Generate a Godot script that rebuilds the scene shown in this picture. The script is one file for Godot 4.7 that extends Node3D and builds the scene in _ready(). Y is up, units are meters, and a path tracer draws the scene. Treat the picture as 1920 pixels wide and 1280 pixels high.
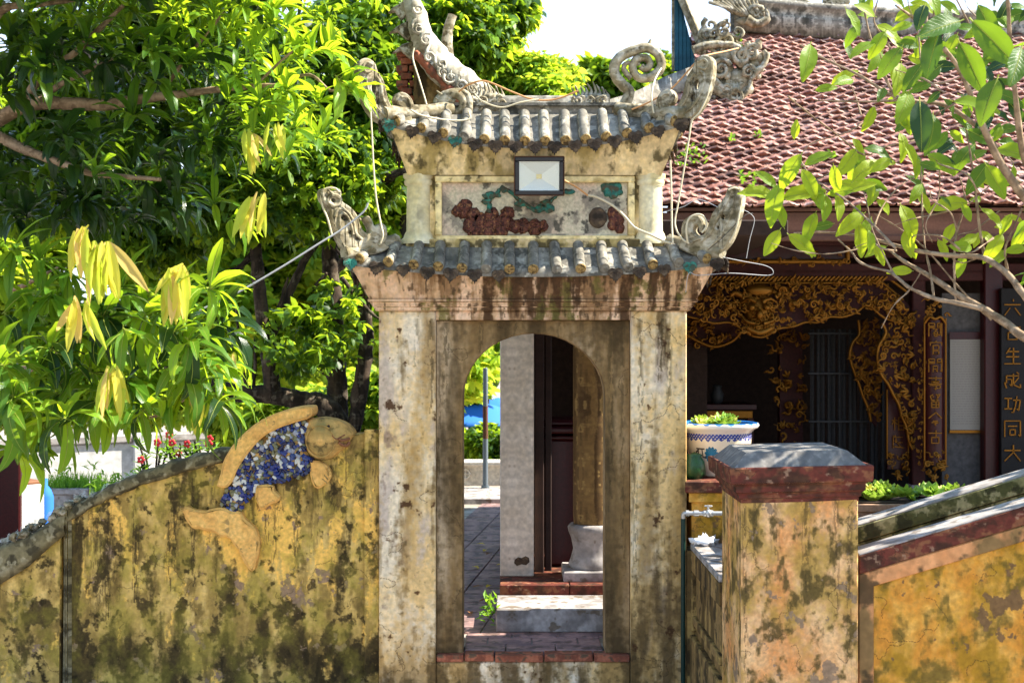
extends Node3D
# A weathered temple side gate in a walled courtyard, seen across the yard.
# Camera, sky, sun and exposure first; then helpers; then every thing of the place.

var M := {}
var names := {}
var nz := []
var rng := RandomNumberGenerator.new()

func _ready():
	rng.seed = 7
	var cam := Camera3D.new()
	cam.name = "camera"
	cam.position = Vector3(0, 1.96, 8)
	cam.fov = 29.86
	cam.near = 0.05
	cam.far = 400.0
	var lens = CameraAttributesPhysical.new()
	lens.frustum_focal_length = 45.0
	lens.frustum_focus_distance = 7.6
	lens.frustum_near = 0.05
	lens.frustum_far = 400.0
	lens.exposure_aperture = 4.0
	cam.attributes = lens
	add_child(cam)
	cam.current = true
	var we := WorldEnvironment.new()
	we.name = "environment"
	var e := Environment.new()
	e.background_mode = Environment.BG_SKY
	var sm := ProceduralSkyMaterial.new()
	sm.sky_top_color = Color(0.56, 0.71, 0.92)
	sm.sky_horizon_color = Color(0.90, 0.94, 0.98)
	sm.sky_curve = 0.25
	sm.ground_bottom_color = Color(0.45, 0.40, 0.34)
	sm.ground_horizon_color = Color(0.75, 0.74, 0.70)
	sm.sun_angle_max = 2.0
	var sk := Sky.new()
	sk.sky_material = sm
	e.sky = sk
	e.background_energy_multiplier = 0.58
	e.tonemap_mode = Environment.TONE_MAPPER_LINEAR
	e.tonemap_exposure = 3.75
	e.sdfgi_enabled = true
	e.ssao_enabled = true
	e.ssil_enabled = true
	we.environment = e
	add_child(we)
	var sun := DirectionalLight3D.new()
	sun.name = "sun"
	sun.light_energy = 1.5
	sun.light_color = Color(1.0, 0.97, 0.91)
	sun.light_angular_distance = 0.5
	sun.shadow_enabled = true
	sun.look_at_from_position(Vector3(0.73, 0.70, -0.05), Vector3.ZERO)
	add_child(sun)
	make_noise()
	make_materials()
	build_ground()
	build_gate()
	build_gate_ornament()
	build_left_wall()
	build_carp()
	build_right_side()
	build_pavilion()
	build_temple()
	build_temple_front()
	build_yard()
	build_background_trees()
	build_mango()
	build_right_tree()
	build_small_things()
	for o in find_children("*", "GeometryInstance3D", true, false):
		o.cast_shadow = GeometryInstance3D.SHADOW_CASTING_SETTING_ON

# ---------------------------------------------------------------- helpers

func at(px, py, z) -> Vector3:       # photograph measure at a depth -> metres
	var s = 2400.0 / (8.0 - z)
	return Vector3((px - 960.0) / s, 1.96 - (py - 640.0) / s, z)

class MB:
	var v := PackedVector3Array()
	var n := PackedVector3Array()
	var t := PackedVector2Array()
	func uvof(p, f) -> Vector2:
		var x = absf(f.x)
		var y = absf(f.y)
		var z = absf(f.z)
		if z >= x * 0.8 and z >= y * 0.8: return Vector2(p.x, -p.y)
		if x >= y: return Vector2(p.z, -p.y)
		return Vector2(p.x, p.z)
	func tri(a, b, c):
		var f = (b - a).cross(c - a).normalized()
		trin(a, b, c, f, f, f, f)
	func trin(a, b, c, na, nb, nc, f):
		v.append(a); v.append(c); v.append(b)
		n.append(na); n.append(nc); n.append(nb)
		t.append(uvof(a, f)); t.append(uvof(c, f)); t.append(uvof(b, f))
	func quad(a, b, c, d):
		tri(a, b, c)
		tri(a, c, d)
	func out_tri(a, b, c, o):
		if (b - a).cross(c - a).dot((a + b + c) / 3.0 - o) < 0.0: tri(a, c, b)
		else: tri(a, b, c)
	func out_quad(a, b, c, d, o):
		out_tri(a, b, c, o)
		out_tri(a, c, d, o)
	func box(c, s, bev := 0.0, bas := Basis()):
		var h = s * 0.5
		if bev <= 0.0:
			var q = []
			for i in 8:
				q.append(c + bas * Vector3(h.x * (1 if i & 1 else -1), h.y * (1 if i & 2 else -1), h.z * (1 if i & 4 else -1)))
			for f in [[0, 1, 3, 2], [4, 5, 7, 6], [0, 1, 5, 4], [2, 3, 7, 6], [0, 2, 6, 4], [1, 3, 7, 5]]:
				out_quad(q[f[0]], q[f[1]], q[f[2]], q[f[3]], c)
			return
		var g = {}
		for i in 8:
			var sx = 1 if i & 1 else -1
			var sy = 1 if i & 2 else -1
			var sz = 1 if i & 4 else -1
			g[[i, 0]] = c + bas * Vector3(h.x * sx, (h.y - bev) * sy, (h.z - bev) * sz)
			g[[i, 1]] = c + bas * Vector3((h.x - bev) * sx, h.y * sy, (h.z - bev) * sz)
			g[[i, 2]] = c + bas * Vector3((h.x - bev) * sx, (h.y - bev) * sy, h.z * sz)
			out_tri(g[[i, 0]], g[[i, 1]], g[[i, 2]], c)
		for f in [[0, 1, 3, 2, 2], [4, 5, 7, 6, 2], [0, 1, 5, 4, 1], [2, 3, 7, 6, 1], [0, 2, 6, 4, 0], [1, 3, 7, 5, 0]]:
			out_quad(g[[f[0], f[4]]], g[[f[1], f[4]]], g[[f[2], f[4]]], g[[f[3], f[4]]], c)
		for k in [[0, 1, 1, 2], [2, 3, 1, 2], [4, 5, 1, 2], [6, 7, 1, 2], [0, 2, 0, 2], [1, 3, 0, 2], [4, 6, 0, 2], [5, 7, 0, 2], [0, 4, 0, 1], [1, 5, 0, 1], [2, 6, 0, 1], [3, 7, 0, 1]]:
			out_quad(g[[k[0], k[2]]], g[[k[1], k[2]]], g[[k[1], k[3]]], g[[k[0], k[3]]], c)
	func grid(P, closed := false, flip := false, U = null):
		var r = P.size()
		var c = P[0].size()
		var N = []
		for i in r:
			var row = PackedVector3Array()
			row.resize(c)
			N.append(row)
		var last = c if closed else c - 1
		for i in r - 1:
			for j in last:
				var k = (j + 1) % c
				var f = (P[i][k] - P[i][j]).cross(P[i + 1][j] - P[i][j]) + (P[i + 1][j] - P[i + 1][k]).cross(P[i][k] - P[i + 1][k])
				N[i][j] += f; N[i][k] += f; N[i + 1][j] += f; N[i + 1][k] += f
		for i in r:
			for j in c:
				var q = N[i][j].normalized()
				N[i][j] = -q if flip else q
		for i in r - 1:
			for j in last:
				var k = (j + 1) % c
				var a = [i, j]
				var b = [i, k]
				var d = [i + 1, k]
				var e = [i + 1, j]
				for w in ([[a, d, b], [a, e, d]] if flip else [[a, b, d], [a, d, e]]):
					var A = P[w[0][0]][w[0][1]]
					var B = P[w[1][0]][w[1][1]]
					var C = P[w[2][0]][w[2][1]]
					var f = (B - A).cross(C - A)
					if f.length_squared() < 1e-16: continue
					trin(A, B, C, N[w[0][0]][w[0][1]], N[w[1][0]][w[1][1]], N[w[2][0]][w[2][1]], f.normalized())
					if U != null:
						var m = t.size()
						var ua = U[w[0][0]][w[0][1]]
						var ub = U[w[1][0]][w[1][1]]
						var uc = U[w[2][0]][w[2][1]]
						if closed and k == 0:
							if w[0][1] == 0: ua.x += 1.0
							if w[1][1] == 0: ub.x += 1.0
							if w[2][1] == 0: uc.x += 1.0
						t[m - 3] = ua; t[m - 2] = uc; t[m - 1] = ub
	func lathe(prof, c, seg := 20, around := 1.0):
		var P = []
		var U = []
		for i in prof.size():
			var row = PackedVector3Array()
			var ur = PackedVector2Array()
			for j in seg:
				var a = TAU * around * j / seg
				row.append(c + Vector3(prof[i].x * cos(a), prof[i].y, -prof[i].x * sin(a)))
				ur.append(Vector2(float(j) / seg, 1.0 - float(i) / (prof.size() - 1)))
			P.append(row)
			U.append(ur)
		grid(P, true, false, U)
	func tube(path, rad, seg := 8, flat := 1.0, up := Vector3.ZERO, caps := true):
		var m = path.size()
		var P = []
		var N = up
		for i in m:
			var T = (path[mini(i + 1, m - 1)] - path[maxi(i - 1, 0)]).normalized()
			if N == Vector3.ZERO: N = Vector3.RIGHT if absf(T.x) < 0.8 else Vector3.UP
			N = (N - T * N.dot(T)).normalized()
			var B = T.cross(N)
			var r = rad if not (rad is Array or rad is PackedFloat32Array) else rad[mini(i, rad.size() - 1)]
			var row = PackedVector3Array()
			for j in seg:
				var a = TAU * j / seg
				row.append(path[i] + (N * cos(a) * flat + B * sin(a)) * r)
			P.append(row)
		grid(P, true)
		if caps:
			for k in range(1, seg - 1):
				tri(P[0][0], P[0][k + 1], P[0][k])
				tri(P[m - 1][0], P[m - 1][k], P[m - 1][k + 1])
	func prism(poly, xf, depth, bev := 0.0, holes := []):
		var pl = [PackedVector2Array(poly)]
		if Geometry2D.is_polygon_clockwise(pl[0]): pl[0].reverse()
		for h in holes:
			var cx = 0.0
			for q in h: cx += q.x / h.size()
			var nx = []
			for p in pl:
				for side in 2:
					var hp = PackedVector2Array([Vector2(cx, -99), Vector2(cx + 99, -99), Vector2(cx + 99, 99), Vector2(cx, 99)] if side else [Vector2(cx - 99, -99), Vector2(cx, -99), Vector2(cx, 99), Vector2(cx - 99, 99)])
					for w in Geometry2D.intersect_polygons(p, hp):
						for y in Geometry2D.clip_polygons(w, PackedVector2Array(h)): nx.append(y)
			pl = nx
		for p in pl:
			if Geometry2D.is_polygon_clockwise(p): p.reverse()
			var m = p.size()
			var q = PackedVector2Array()
			for i in m:
				var d0 = (p[i] - p[(i + m - 1) % m]).normalized()
				var d1 = (p[(i + 1) % m] - p[i]).normalized()
				var nn = Vector2(-d0.y - d1.y, d0.x + d1.x)
				q.append(p[i] + (nn.normalized() * bev if nn.length() > 0.01 else Vector2.ZERO))
			var ix = Geometry2D.triangulate_polygon(p)
			for k in range(0, ix.size(), 3):
				var a = ix[k]
				var b = ix[k + 1]
				var c = ix[k + 2]
				if (p[b] - p[a]).cross(p[c] - p[a]) < 0.0:
					var sw = b
					b = c
					c = sw
				tri(xf * Vector3(q[a].x, q[a].y, depth), xf * Vector3(q[b].x, q[b].y, depth), xf * Vector3(q[c].x, q[c].y, depth))
				tri(xf * Vector3(p[a].x, p[a].y, 0), xf * Vector3(p[c].x, p[c].y, 0), xf * Vector3(p[b].x, p[b].y, 0))
			for i in m:
				var a = p[i]
				var b = p[(i + 1) % m]
				quad(xf * Vector3(a.x, a.y, 0), xf * Vector3(b.x, b.y, 0), xf * Vector3(b.x, b.y, depth - bev), xf * Vector3(a.x, a.y, depth - bev))
				if bev > 0.0:
					var c = q[(i + 1) % m]
					var d = q[i]
					quad(xf * Vector3(a.x, a.y, depth - bev), xf * Vector3(b.x, b.y, depth - bev), xf * Vector3(c.x, c.y, depth), xf * Vector3(d.x, d.y, depth))
	func loft(levels):                # levels: [x0, x1, z0(back), z1(front), y], stacked rectangles
		var R = []
		for l in levels:
			R.append([Vector3(l[0], l[4], l[3]), Vector3(l[1], l[4], l[3]), Vector3(l[1], l[4], l[2]), Vector3(l[0], l[4], l[2])])
		for i in R.size() - 1:
			for k in 4:
				quad(R[i][k], R[i][(k + 1) % 4], R[i + 1][(k + 1) % 4], R[i + 1][k])
		var b = R[0]
		quad(b[3], b[2], b[1], b[0])
		b = R[R.size() - 1]
		quad(b[0], b[1], b[2], b[3])
	func ball(c, r, seg := 14, rings := 8, bas := Basis()):
		var P = []
		for i in rings + 1:
			var a = -PI / 2 + PI * i / rings
			var row = PackedVector3Array()
			for j in seg:
				var b = TAU * j / seg
				row.append(c + bas * Vector3(r.x * cos(a) * cos(b), r.y * sin(a), -r.z * cos(a) * sin(b)))
			P.append(row)
		grid(P, true)
	func add(o, xf: Transform3D):
		for i in o.v.size():
			v.append(xf * o.v[i])
			n.append((xf.basis * o.n[i]).normalized())
			t.append(o.t[i])
	func jiggle(amount, freq, seed_):       # hand-made unevenness of the surface
		var f = FastNoiseLite.new()
		f.seed = seed_
		f.frequency = freq
		for i in v.size():
			v[i] += n[i] * f.get_noise_3dv(v[i]) * amount
	func mesh(off := Vector3.ZERO) -> ArrayMesh:
		var a = []
		a.resize(Mesh.ARRAY_MAX)
		var w = v.duplicate()
		if off != Vector3.ZERO:
			for i in w.size(): w[i] -= off
		a[Mesh.ARRAY_VERTEX] = w
		a[Mesh.ARRAY_NORMAL] = n
		a[Mesh.ARRAY_TEX_UV] = t
		var m = ArrayMesh.new()
		m.add_surface_from_arrays(Mesh.PRIMITIVE_TRIANGLES, a)
		return m

func numbered(base, parent) -> String:
	var key = [parent.get_instance_id(), base]
	var k = names.get(key, 0)
	names[key] = k + 1
	return base if k == 0 else "%s_%03d" % [base, k]

func put(o, called, parent = self):
	o.name = numbered(called, parent)
	parent.add_child(o)
	return o

func tag(o, label, category, group = ""):
	o.set_meta("label", label)
	o.set_meta("category", category)
	if group: o.set_meta("group", group)
	return o

func thing(called, where, label, category, group = ""):
	var o = Node3D.new()
	o.position = where
	put(o, called)
	return tag(o, label, category, group)

func origin_of(o) -> Vector3:
	var p = Vector3.ZERO
	while o != self and o is Node3D:
		p += o.position
		o = o.get_parent()
	return p

func obj(called, mb, m, parent = self, label = ""):      # a mesh built in world metres becomes one part
	var o = MeshInstance3D.new()
	var off = origin_of(parent)
	o.mesh = mb.mesh(off)
	o.material_override = null
	o.mesh.surface_set_material(0, m)
	put(o, called, parent)
	if label: o.set_meta("label", label)
	return o

func inst(called, mesh, m, parent, xf: Transform3D):      # a part that shares its mesh; xf in world metres
	var o = MeshInstance3D.new()
	o.mesh = mesh
	o.set_surface_override_material(0, m)
	xf.origin -= origin_of(parent)
	o.transform = xf
	return put(o, called, parent)

func one(called, mb, m, label, category, group = "", where = null):     # a thing that is one mesh
	var o = MeshInstance3D.new()
	var off = where if where != null else mb.v[0]
	o.mesh = mb.mesh(off)
	o.mesh.surface_set_material(0, m)
	o.position = off
	put(o, called)
	return tag(o, label, category, group)

func struct(o):
	o.set_meta("kind", "structure")
	return o

func many(called, mesh, m, xfs, cols, parent):           # countless small pieces as one part
	var mm = MultiMesh.new()
	mm.transform_format = MultiMesh.TRANSFORM_3D
	mm.use_colors = cols.size() > 0
	mm.mesh = mesh
	mm.instance_count = xfs.size()
	var off = origin_of(parent)
	for i in xfs.size():
		var x = xfs[i]
		x.origin -= off
		mm.set_instance_transform(i, x)
		if cols.size() > 0: mm.set_instance_color(i, cols[i])
	var o = MultiMeshInstance3D.new()
	o.multimesh = mm
	o.material_override = m
	put(o, called, parent)
	o.set_meta("kind", "stuff")
	return o

func smooth(pts, per := 6) -> PackedVector3Array:         # Catmull-Rom through points
	var r = PackedVector3Array()
	for i in pts.size() - 1:
		var a = pts[maxi(i - 1, 0)]
		var b = pts[i]
		var c = pts[i + 1]
		var d = pts[mini(i + 2, pts.size() - 1)]
		for k in per:
			r.append(b.cubic_interpolate(c, a, d, float(k) / per))
	r.append(pts[pts.size() - 1])
	return r

func spiral(c, r0, r1, a0, turns, bas := Basis(), n := 26) -> PackedVector3Array:
	var r = PackedVector3Array()
	for i in n + 1:
		var k = float(i) / n
		var a = a0 + turns * TAU * k
		r.append(c + bas * Vector3(cos(a), sin(a), 0) * lerpf(r0, r1, k))
	return r

func taper(a, b, n) -> PackedFloat32Array:
	var r = PackedFloat32Array()
	for i in n: r.append(lerpf(a, b, float(i) / maxi(n - 1, 1)))
	return r

func R(a, b) -> float:
	return rng.randf_range(a, b)

# ---------------------------------------------------------------- materials

func make_noise():
	for k in 3:
		var f = FastNoiseLite.new()
		f.seed = 11 + k * 5
		f.noise_type = FastNoiseLite.TYPE_SIMPLEX_SMOOTH
		f.frequency = [0.012, 0.03, 0.09][k]
		f.fractal_type = FastNoiseLite.FRACTAL_FBM
		f.fractal_octaves = [6, 5, 3][k]
		f.fractal_gain = 0.55
		var im = f.get_seamless_image(512, 512)
		im.convert(Image.FORMAT_L8)
		nz.append(im.get_data())

func rgb(r, g, b) -> Color:
	return Color(r / 255.0, g / 255.0, b / 255.0)

# One layer: {c colour, n noise, s Vector2 noise cells per metre, th threshold, so softness, b [[x,y,rx,ry,amount]...], b0, a strength, h height}
func paint(x0, y1, W, H, pw, ph, c0, c1, layers, wrap := false) -> Array:
	var img = PackedByteArray()
	img.resize(pw * ph * 3)
	var hi = PackedByteArray()
	hi.resize(pw * ph)
	var L = []
	for l in layers:
		var bias = null
		if l.has("b"):
			var lw = maxi(pw / 10, 8)
			var lh = maxi(ph / 10, 8)
			var fa = PackedFloat32Array()
			fa.resize(lw * lh)
			for y in lh:
				for x in lw:
					var wx = x0 + (x + 0.5) * W / lw
					var wy = y1 - (y + 0.5) * H / lh
					var s = 0.0
					for g in l.b:
						var q = pow((wx - g[0]) / g[2], 2) + pow((wy - g[1]) / g[3], 2)
						if q < 6.0: s += g[4] * exp(-q)
					fa[y * lw + x] = s
			var bi = Image.create_from_data(lw, lh, false, Image.FORMAT_RF, fa.to_byte_array())
			bi.resize(pw, ph, Image.INTERPOLATE_BILINEAR)
			bias = bi.get_data().to_float32_array()
		L.append([nz[l.get("n", 0)], l.s.x * W / pw, l.s.y * H / ph, l.th - l.get("b0", 0.0), 1.0 / l.get("so", 0.1), bias, l.c.r * 255.0, l.c.g * 255.0, l.c.b * 255.0, l.get("a", 1.0), l.get("h", 0.0), l.get("o", 0)])
	var n0 = nz[0]
	var n1 = nz[2]
	var i = 0
	for yy in ph:
		var y = mini(yy, ph - 1 - yy) if wrap else yy      # a patch that repeats is mirrored, so it has no seam
		for xx in pw:
			var x = mini(xx, pw - 1 - xx) if wrap else xx
			var k = n0[(((y * 3) & 511) << 9) | ((x * 3) & 511)] / 255.0
			var g = n1[((y & 511) << 9) | (x & 511)] / 255.0
			var r = lerpf(c0.r, c1.r, k) * 255.0
			var gg = lerpf(c0.g, c1.g, k) * 255.0
			var b = lerpf(c0.b, c1.b, k) * 255.0
			var h = 128.0 + (g - 0.5) * 60.0
			var ragged = (g - 0.5) * 0.16 + (nz[1][(((y * 2 + 90) & 511) << 9) | ((x * 2) & 511)] / 255.0 - 0.5) * 0.22
			for l in L:
				var m = l[0][(((int(y * l[2]) + l[11]) & 511) << 9) | ((int(x * l[1]) + l[11]) & 511)] / 255.0 - l[3] + ragged
				if l[5] != null: m += l[5][i]
				m = m * l[4] + 0.5
				if m <= 0.0: continue
				if m > 1.0: m = 1.0
				h += l[10] * m
				m *= l[9]
				r += (l[6] - r) * m
				gg += (l[7] - gg) * m
				b += (l[8] - b) * m
			var d = 0.86 + g * 0.28
			img[i * 3] = clampi(int(r * d), 0, 255)
			img[i * 3 + 1] = clampi(int(gg * d), 0, 255)
			img[i * 3 + 2] = clampi(int(b * d), 0, 255)
			hi[i] = clampi(int(h), 0, 255)
			i += 1
	return [Image.create_from_data(pw, ph, false, Image.FORMAT_RGB8, img), Image.create_from_data(pw, ph, false, Image.FORMAT_L8, hi)]

func painted(tag_, x0, y1, W, H, pw, ph, c0, c1, layers, rough := 0.9, relief := 0.5, cracks := 0, streaks := []):
	var p = paint(x0, y1, W, H, pw, ph, c0, c1, layers)
	weather(p[0], p[1], x0, y1, W, H, cracks, streaks)
	var m = StandardMaterial3D.new()
	m.resource_name = tag_
	m.albedo_texture = ImageTexture.create_from_image(p[0])
	m.roughness = rough
	m.metallic_specular = 0.3
	m.heightmap_enabled = true
	m.heightmap_texture = ImageTexture.create_from_image(p[1])
	m.heightmap_scale = relief
	m.uv1_scale = Vector3(1.0 / W, 1.0 / H, 1)
	m.uv1_offset = Vector3(-x0 / W, y1 / H, 0)
	M[tag_] = m
	return m

func triplanar(m, scale):
	m.uv1_triplanar = true
	m.uv1_world_triplanar = true
	m.uv1_scale = Vector3(scale, scale, scale)
	return m

# a material from a square patch of painted colour laid from three sides
func patch(tag_, size, c0, c1, layers, rough := 0.85, relief := 0.3, px := 256):
	var p = paint(0, size, size, size, px, px, c0, c1, layers, true)
	var m = StandardMaterial3D.new()
	m.resource_name = tag_
	m.albedo_texture = ImageTexture.create_from_image(p[0])
	m.roughness = rough
	m.metallic_specular = 0.35
	m.heightmap_enabled = true
	m.heightmap_texture = ImageTexture.create_from_image(p[1])
	m.heightmap_scale = relief
	M[tag_] = triplanar(m, 1.0 / size)
	return m

func plain(tag_, c, rough := 0.7, metal := 0.0, spec := 0.5):
	var m = StandardMaterial3D.new()
	m.resource_name = tag_
	m.albedo_color = c
	m.roughness = rough
	m.metallic = metal
	m.metallic_specular = spec
	M[tag_] = m
	return m

func grained(tag_, c, rough := 0.8, metal := 0.0, tex := "grain", scale := 1.5):
	var m = plain(tag_, c, rough, metal, 0.4)
	m.albedo_texture = M[tex]
	m.heightmap_enabled = true
	m.heightmap_texture = M[tex]
	m.heightmap_scale = 0.25
	return triplanar(m, scale)

# a leaf: what it reflects (c), and what light it lets through (back, linear, twice its transmission)
func leafy(tag_, c, back, rough := 0.4, veins = null):
	var m = plain(tag_, c, rough, 0.0, 0.3)
	m.backlight_enabled = true
	m.backlight = back.linear_to_srgb()
	m.cull_mode = BaseMaterial3D.CULL_DISABLED
	if veins:
		m.heightmap_enabled = true
		m.heightmap_texture = veins
		m.heightmap_scale = 0.25
	return m

# hairline cracks and run-off streaks drawn into a plaster picture; streaks: [x, y, length, width, strength] in metres
func weather(img, hi, x0, y1, W, H, cracks, streaks):
	var pw = img.get_width()
	var ph = img.get_height()
	for k in cracks:
		var p = Vector2(rng.randf() * pw, rng.randf() * ph)
		var a = R(0, TAU)
		for i in rng.randi() % 60 + 20:
			a += R(-0.6, 0.6)
			p += Vector2(cos(a), sin(a)) * 1.4
			if p.x < 0 or p.y < 0 or p.x >= pw or p.y >= ph: break
			var c = img.get_pixelv(p)
			img.set_pixelv(p, c.lerp(rgb(50, 38, 24), 0.55))
			hi.set_pixelv(p, Color(0.1, 0.1, 0.1))
	for s in streaks:
		var sx = (s[0] - x0) / W * pw
		var sy = (y1 - s[1]) / H * ph
		var ln = s[2] / H * ph
		var wd = s[3] / W * pw
		var ph0 = R(0, 99)
		for y in int(ln):
			var v = y / ln
			var cx = sx + sin(v * 3.0 + ph0) * 1.5
			for x in range(-int(wd), int(wd) + 1):
				var X = int(cx + x)
				var Y = int(sy + y)
				if X < 0 or Y < 0 or X >= pw or Y >= ph: continue
				var g = nz[1][((Y & 511) << 9) | ((X * 5 + int(ph0)) & 511)] / 255.0
				if g < 0.42 + v * 0.22: continue
				var al = s[4] * (1.0 - absf(x) / (wd + 1.0))
				img.set_pixel(X, Y, img.get_pixel(X, Y).lerp(rgb(56, 46, 28), al))

func leaf_texture(w, h, veins, side):
	var im = Image.create(w, h, false, Image.FORMAT_RGB8)
	for y in h:
		for x in w:
			var u = absf(float(x) / (w - 1) * 2.0 - 1.0)
			var v = float(y) / h
			var k = 0.86 + nz[1][((y * 3 & 511) << 9) | (x * 5 & 511)] / 255.0 * 0.22
			var f = fposmod((v - u * side) * veins, 1.0)
			if f < 0.16: k *= 1.16
			elif f < 0.3: k *= 0.9
			if u < 0.07: k *= 1.3
			k = minf(k, 1.3) / 1.3
			im.set_pixel(x, y, Color(k, k, k * 0.97))
	return ImageTexture.create_from_image(im)

func make_materials():
	# three neutral grains that only vary tone
	for g in [["grain", 1, 1.0, 0.62], ["wood", 0, 0.1, 0.55], ["speck", 2, 1.0, 0.7]]:
		var im = Image.create(256, 256, false, Image.FORMAT_RGB8)
		for y in 256:
			for x in 256:
				var a = nz[g[1]][((int(y * 2) & 511) << 9) | (int(x * 2 * g[2]) & 511)] / 255.0
				var b = nz[2][((y * 2) << 9) | (x * 2)] / 255.0
				var k = g[3] + (1.0 - g[3]) * (a * 0.7 + b * 0.3)
				im.set_pixel(x, y, Color(k, k, k))
		M[g[0]] = ImageTexture.create_from_image(im)
	var grime = rgb(72, 58, 34)
	var olive = rgb(92, 82, 40)
	var bare = rgb(128, 108, 88)
	# gate front: piers
	painted("pier", -0.9, 2.3, 2.1, 2.7, 480, 616, rgb(228, 208, 174), rgb(234, 218, 190), [
		{"c": rgb(236, 220, 200), "n": 0, "s": Vector2(150, 60), "th": 0.6, "so": 0.4, "a": 0.8, "b": [[-0.66, 1.1, 0.14, 1.1, 0.22], [0.85, 1.6, 0.12, 0.6, 0.02]], "o": 33},
		{"c": rgb(214, 172, 102), "n": 0, "s": Vector2(130, 70), "th": 0.56, "so": 0.4, "a": 0.75, "b": [[0.92, 1.0, 0.2, 1.6, 0.36], [-0.6, 0.05, 0.3, 0.3, 0.16], [-0.56, 1.4, 0.08, 0.8, 0.1]], "o": 133},
		{"c": rgb(186, 168, 154), "n": 0, "s": Vector2(260, 90), "th": 0.66, "so": 0.16, "a": 0.75, "b": [[-0.79, 1.0, 0.06, 0.8, 0.24], [-0.66, 1.5, 0.05, 0.4, 0.04]], "b0": -0.06, "o": 211, "h": -20},
		{"c": rgb(134, 112, 98), "n": 1, "s": Vector2(150, 110), "th": 0.74, "so": 0.14, "a": 0.7, "b": [[-0.79, 1.0, 0.05, 0.7, 0.22], [-0.72, 0.6, 0.06, 0.2, 0.08]], "b0": -0.16, "h": -25},
		{"c": rgb(150, 116, 64), "n": 0, "s": Vector2(300, 50), "th": 0.62, "so": 0.4, "a": 0.7, "b": [[0.95, 0.6, 0.2, 1.0, 0.2], [0.95, 2.0, 0.2, 0.3, 0.12], [-0.67, -0.1, 0.4, 0.25, 0.22], [0.13, -0.2, 1.4, 0.2, 0.24], [-0.53, 1.9, 0.07, 0.5, 0.14]], "b0": -0.05, "o": 70},
		{"c": rgb(84, 66, 40), "n": 0, "s": Vector2(420, 64), "th": 0.7, "so": 0.28, "a": 0.75, "b": [[1.0, 0.75, 0.12, 0.5, 0.24], [0.82, 0.9, 0.05, 0.9, 0.1], [0.95, 0.1, 0.25, 0.25, 0.26], [0.13, -0.12, 1.0, 0.12, 0.28], [-0.6, -0.18, 0.4, 0.1, 0.22], [-0.5, 1.95, 0.05, 0.35, 0.16], [0.94, 2.0, 0.05, 0.22, 0.18]], "b0": -0.1, "o": 150},
		{"c": rgb(70, 46, 28), "n": 1, "s": Vector2(140, 140), "th": 0.6, "so": 0.06, "a": 0.85, "b": [[0.98, 0.47, 0.12, 0.07, 0.34], [0.87, 0.85, 0.02, 0.1, 0.18]], "b0": -0.24, "h": -40},
		{"c": rgb(72, 58, 36), "n": 2, "s": Vector2(190, 190), "th": 0.78, "so": 0.24, "a": 0.5, "b": [[0.95, 0.5, 0.3, 1.2, 0.1], [0.1, -0.15, 1.2, 0.25, 0.2]], "b0": -0.08},
	], 0.92, 0.5, 45, [[-0.5, 2.1, 0.6, 0.03, 0.5], [0.8, 2.1, 0.9, 0.02, 0.5], [0.93, 2.1, 0.4, 0.04, 0.6], [0.99, 2.0, 0.5, 0.02, 0.5], [-0.6, 2.1, 0.3, 0.02, 0.35], [0.77, 1.2, 1.0, 0.02, 0.4]])
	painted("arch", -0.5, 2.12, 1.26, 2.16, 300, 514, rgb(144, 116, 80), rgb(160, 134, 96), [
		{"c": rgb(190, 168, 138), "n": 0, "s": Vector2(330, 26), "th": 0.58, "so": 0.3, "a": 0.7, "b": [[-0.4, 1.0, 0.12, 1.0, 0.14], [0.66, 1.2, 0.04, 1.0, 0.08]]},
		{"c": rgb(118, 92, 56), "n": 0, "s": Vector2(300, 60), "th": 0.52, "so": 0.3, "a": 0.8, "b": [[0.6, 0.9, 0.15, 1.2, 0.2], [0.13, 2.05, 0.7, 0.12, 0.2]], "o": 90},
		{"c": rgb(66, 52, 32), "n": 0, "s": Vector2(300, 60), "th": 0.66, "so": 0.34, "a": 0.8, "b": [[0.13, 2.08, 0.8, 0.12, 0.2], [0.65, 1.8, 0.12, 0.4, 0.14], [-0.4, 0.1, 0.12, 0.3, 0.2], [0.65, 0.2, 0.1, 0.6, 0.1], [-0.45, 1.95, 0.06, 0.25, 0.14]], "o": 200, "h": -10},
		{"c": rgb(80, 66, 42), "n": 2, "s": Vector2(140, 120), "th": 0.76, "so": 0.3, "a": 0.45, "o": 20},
	], 0.92, 0.4, 20, [[-0.42, 2.08, 0.5, 0.03, 0.5], [-0.2, 2.08, 0.3, 0.02, 0.5], [0.02, 2.08, 0.1, 0.02, 0.5], [0.3, 2.08, 0.1, 0.03, 0.5], [0.62, 2.08, 1.2, 0.03, 0.5], [0.7, 2.08, 1.6, 0.02, 0.4], [-0.46, 1.9, 1.4, 0.012, 0.4]])
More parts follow.
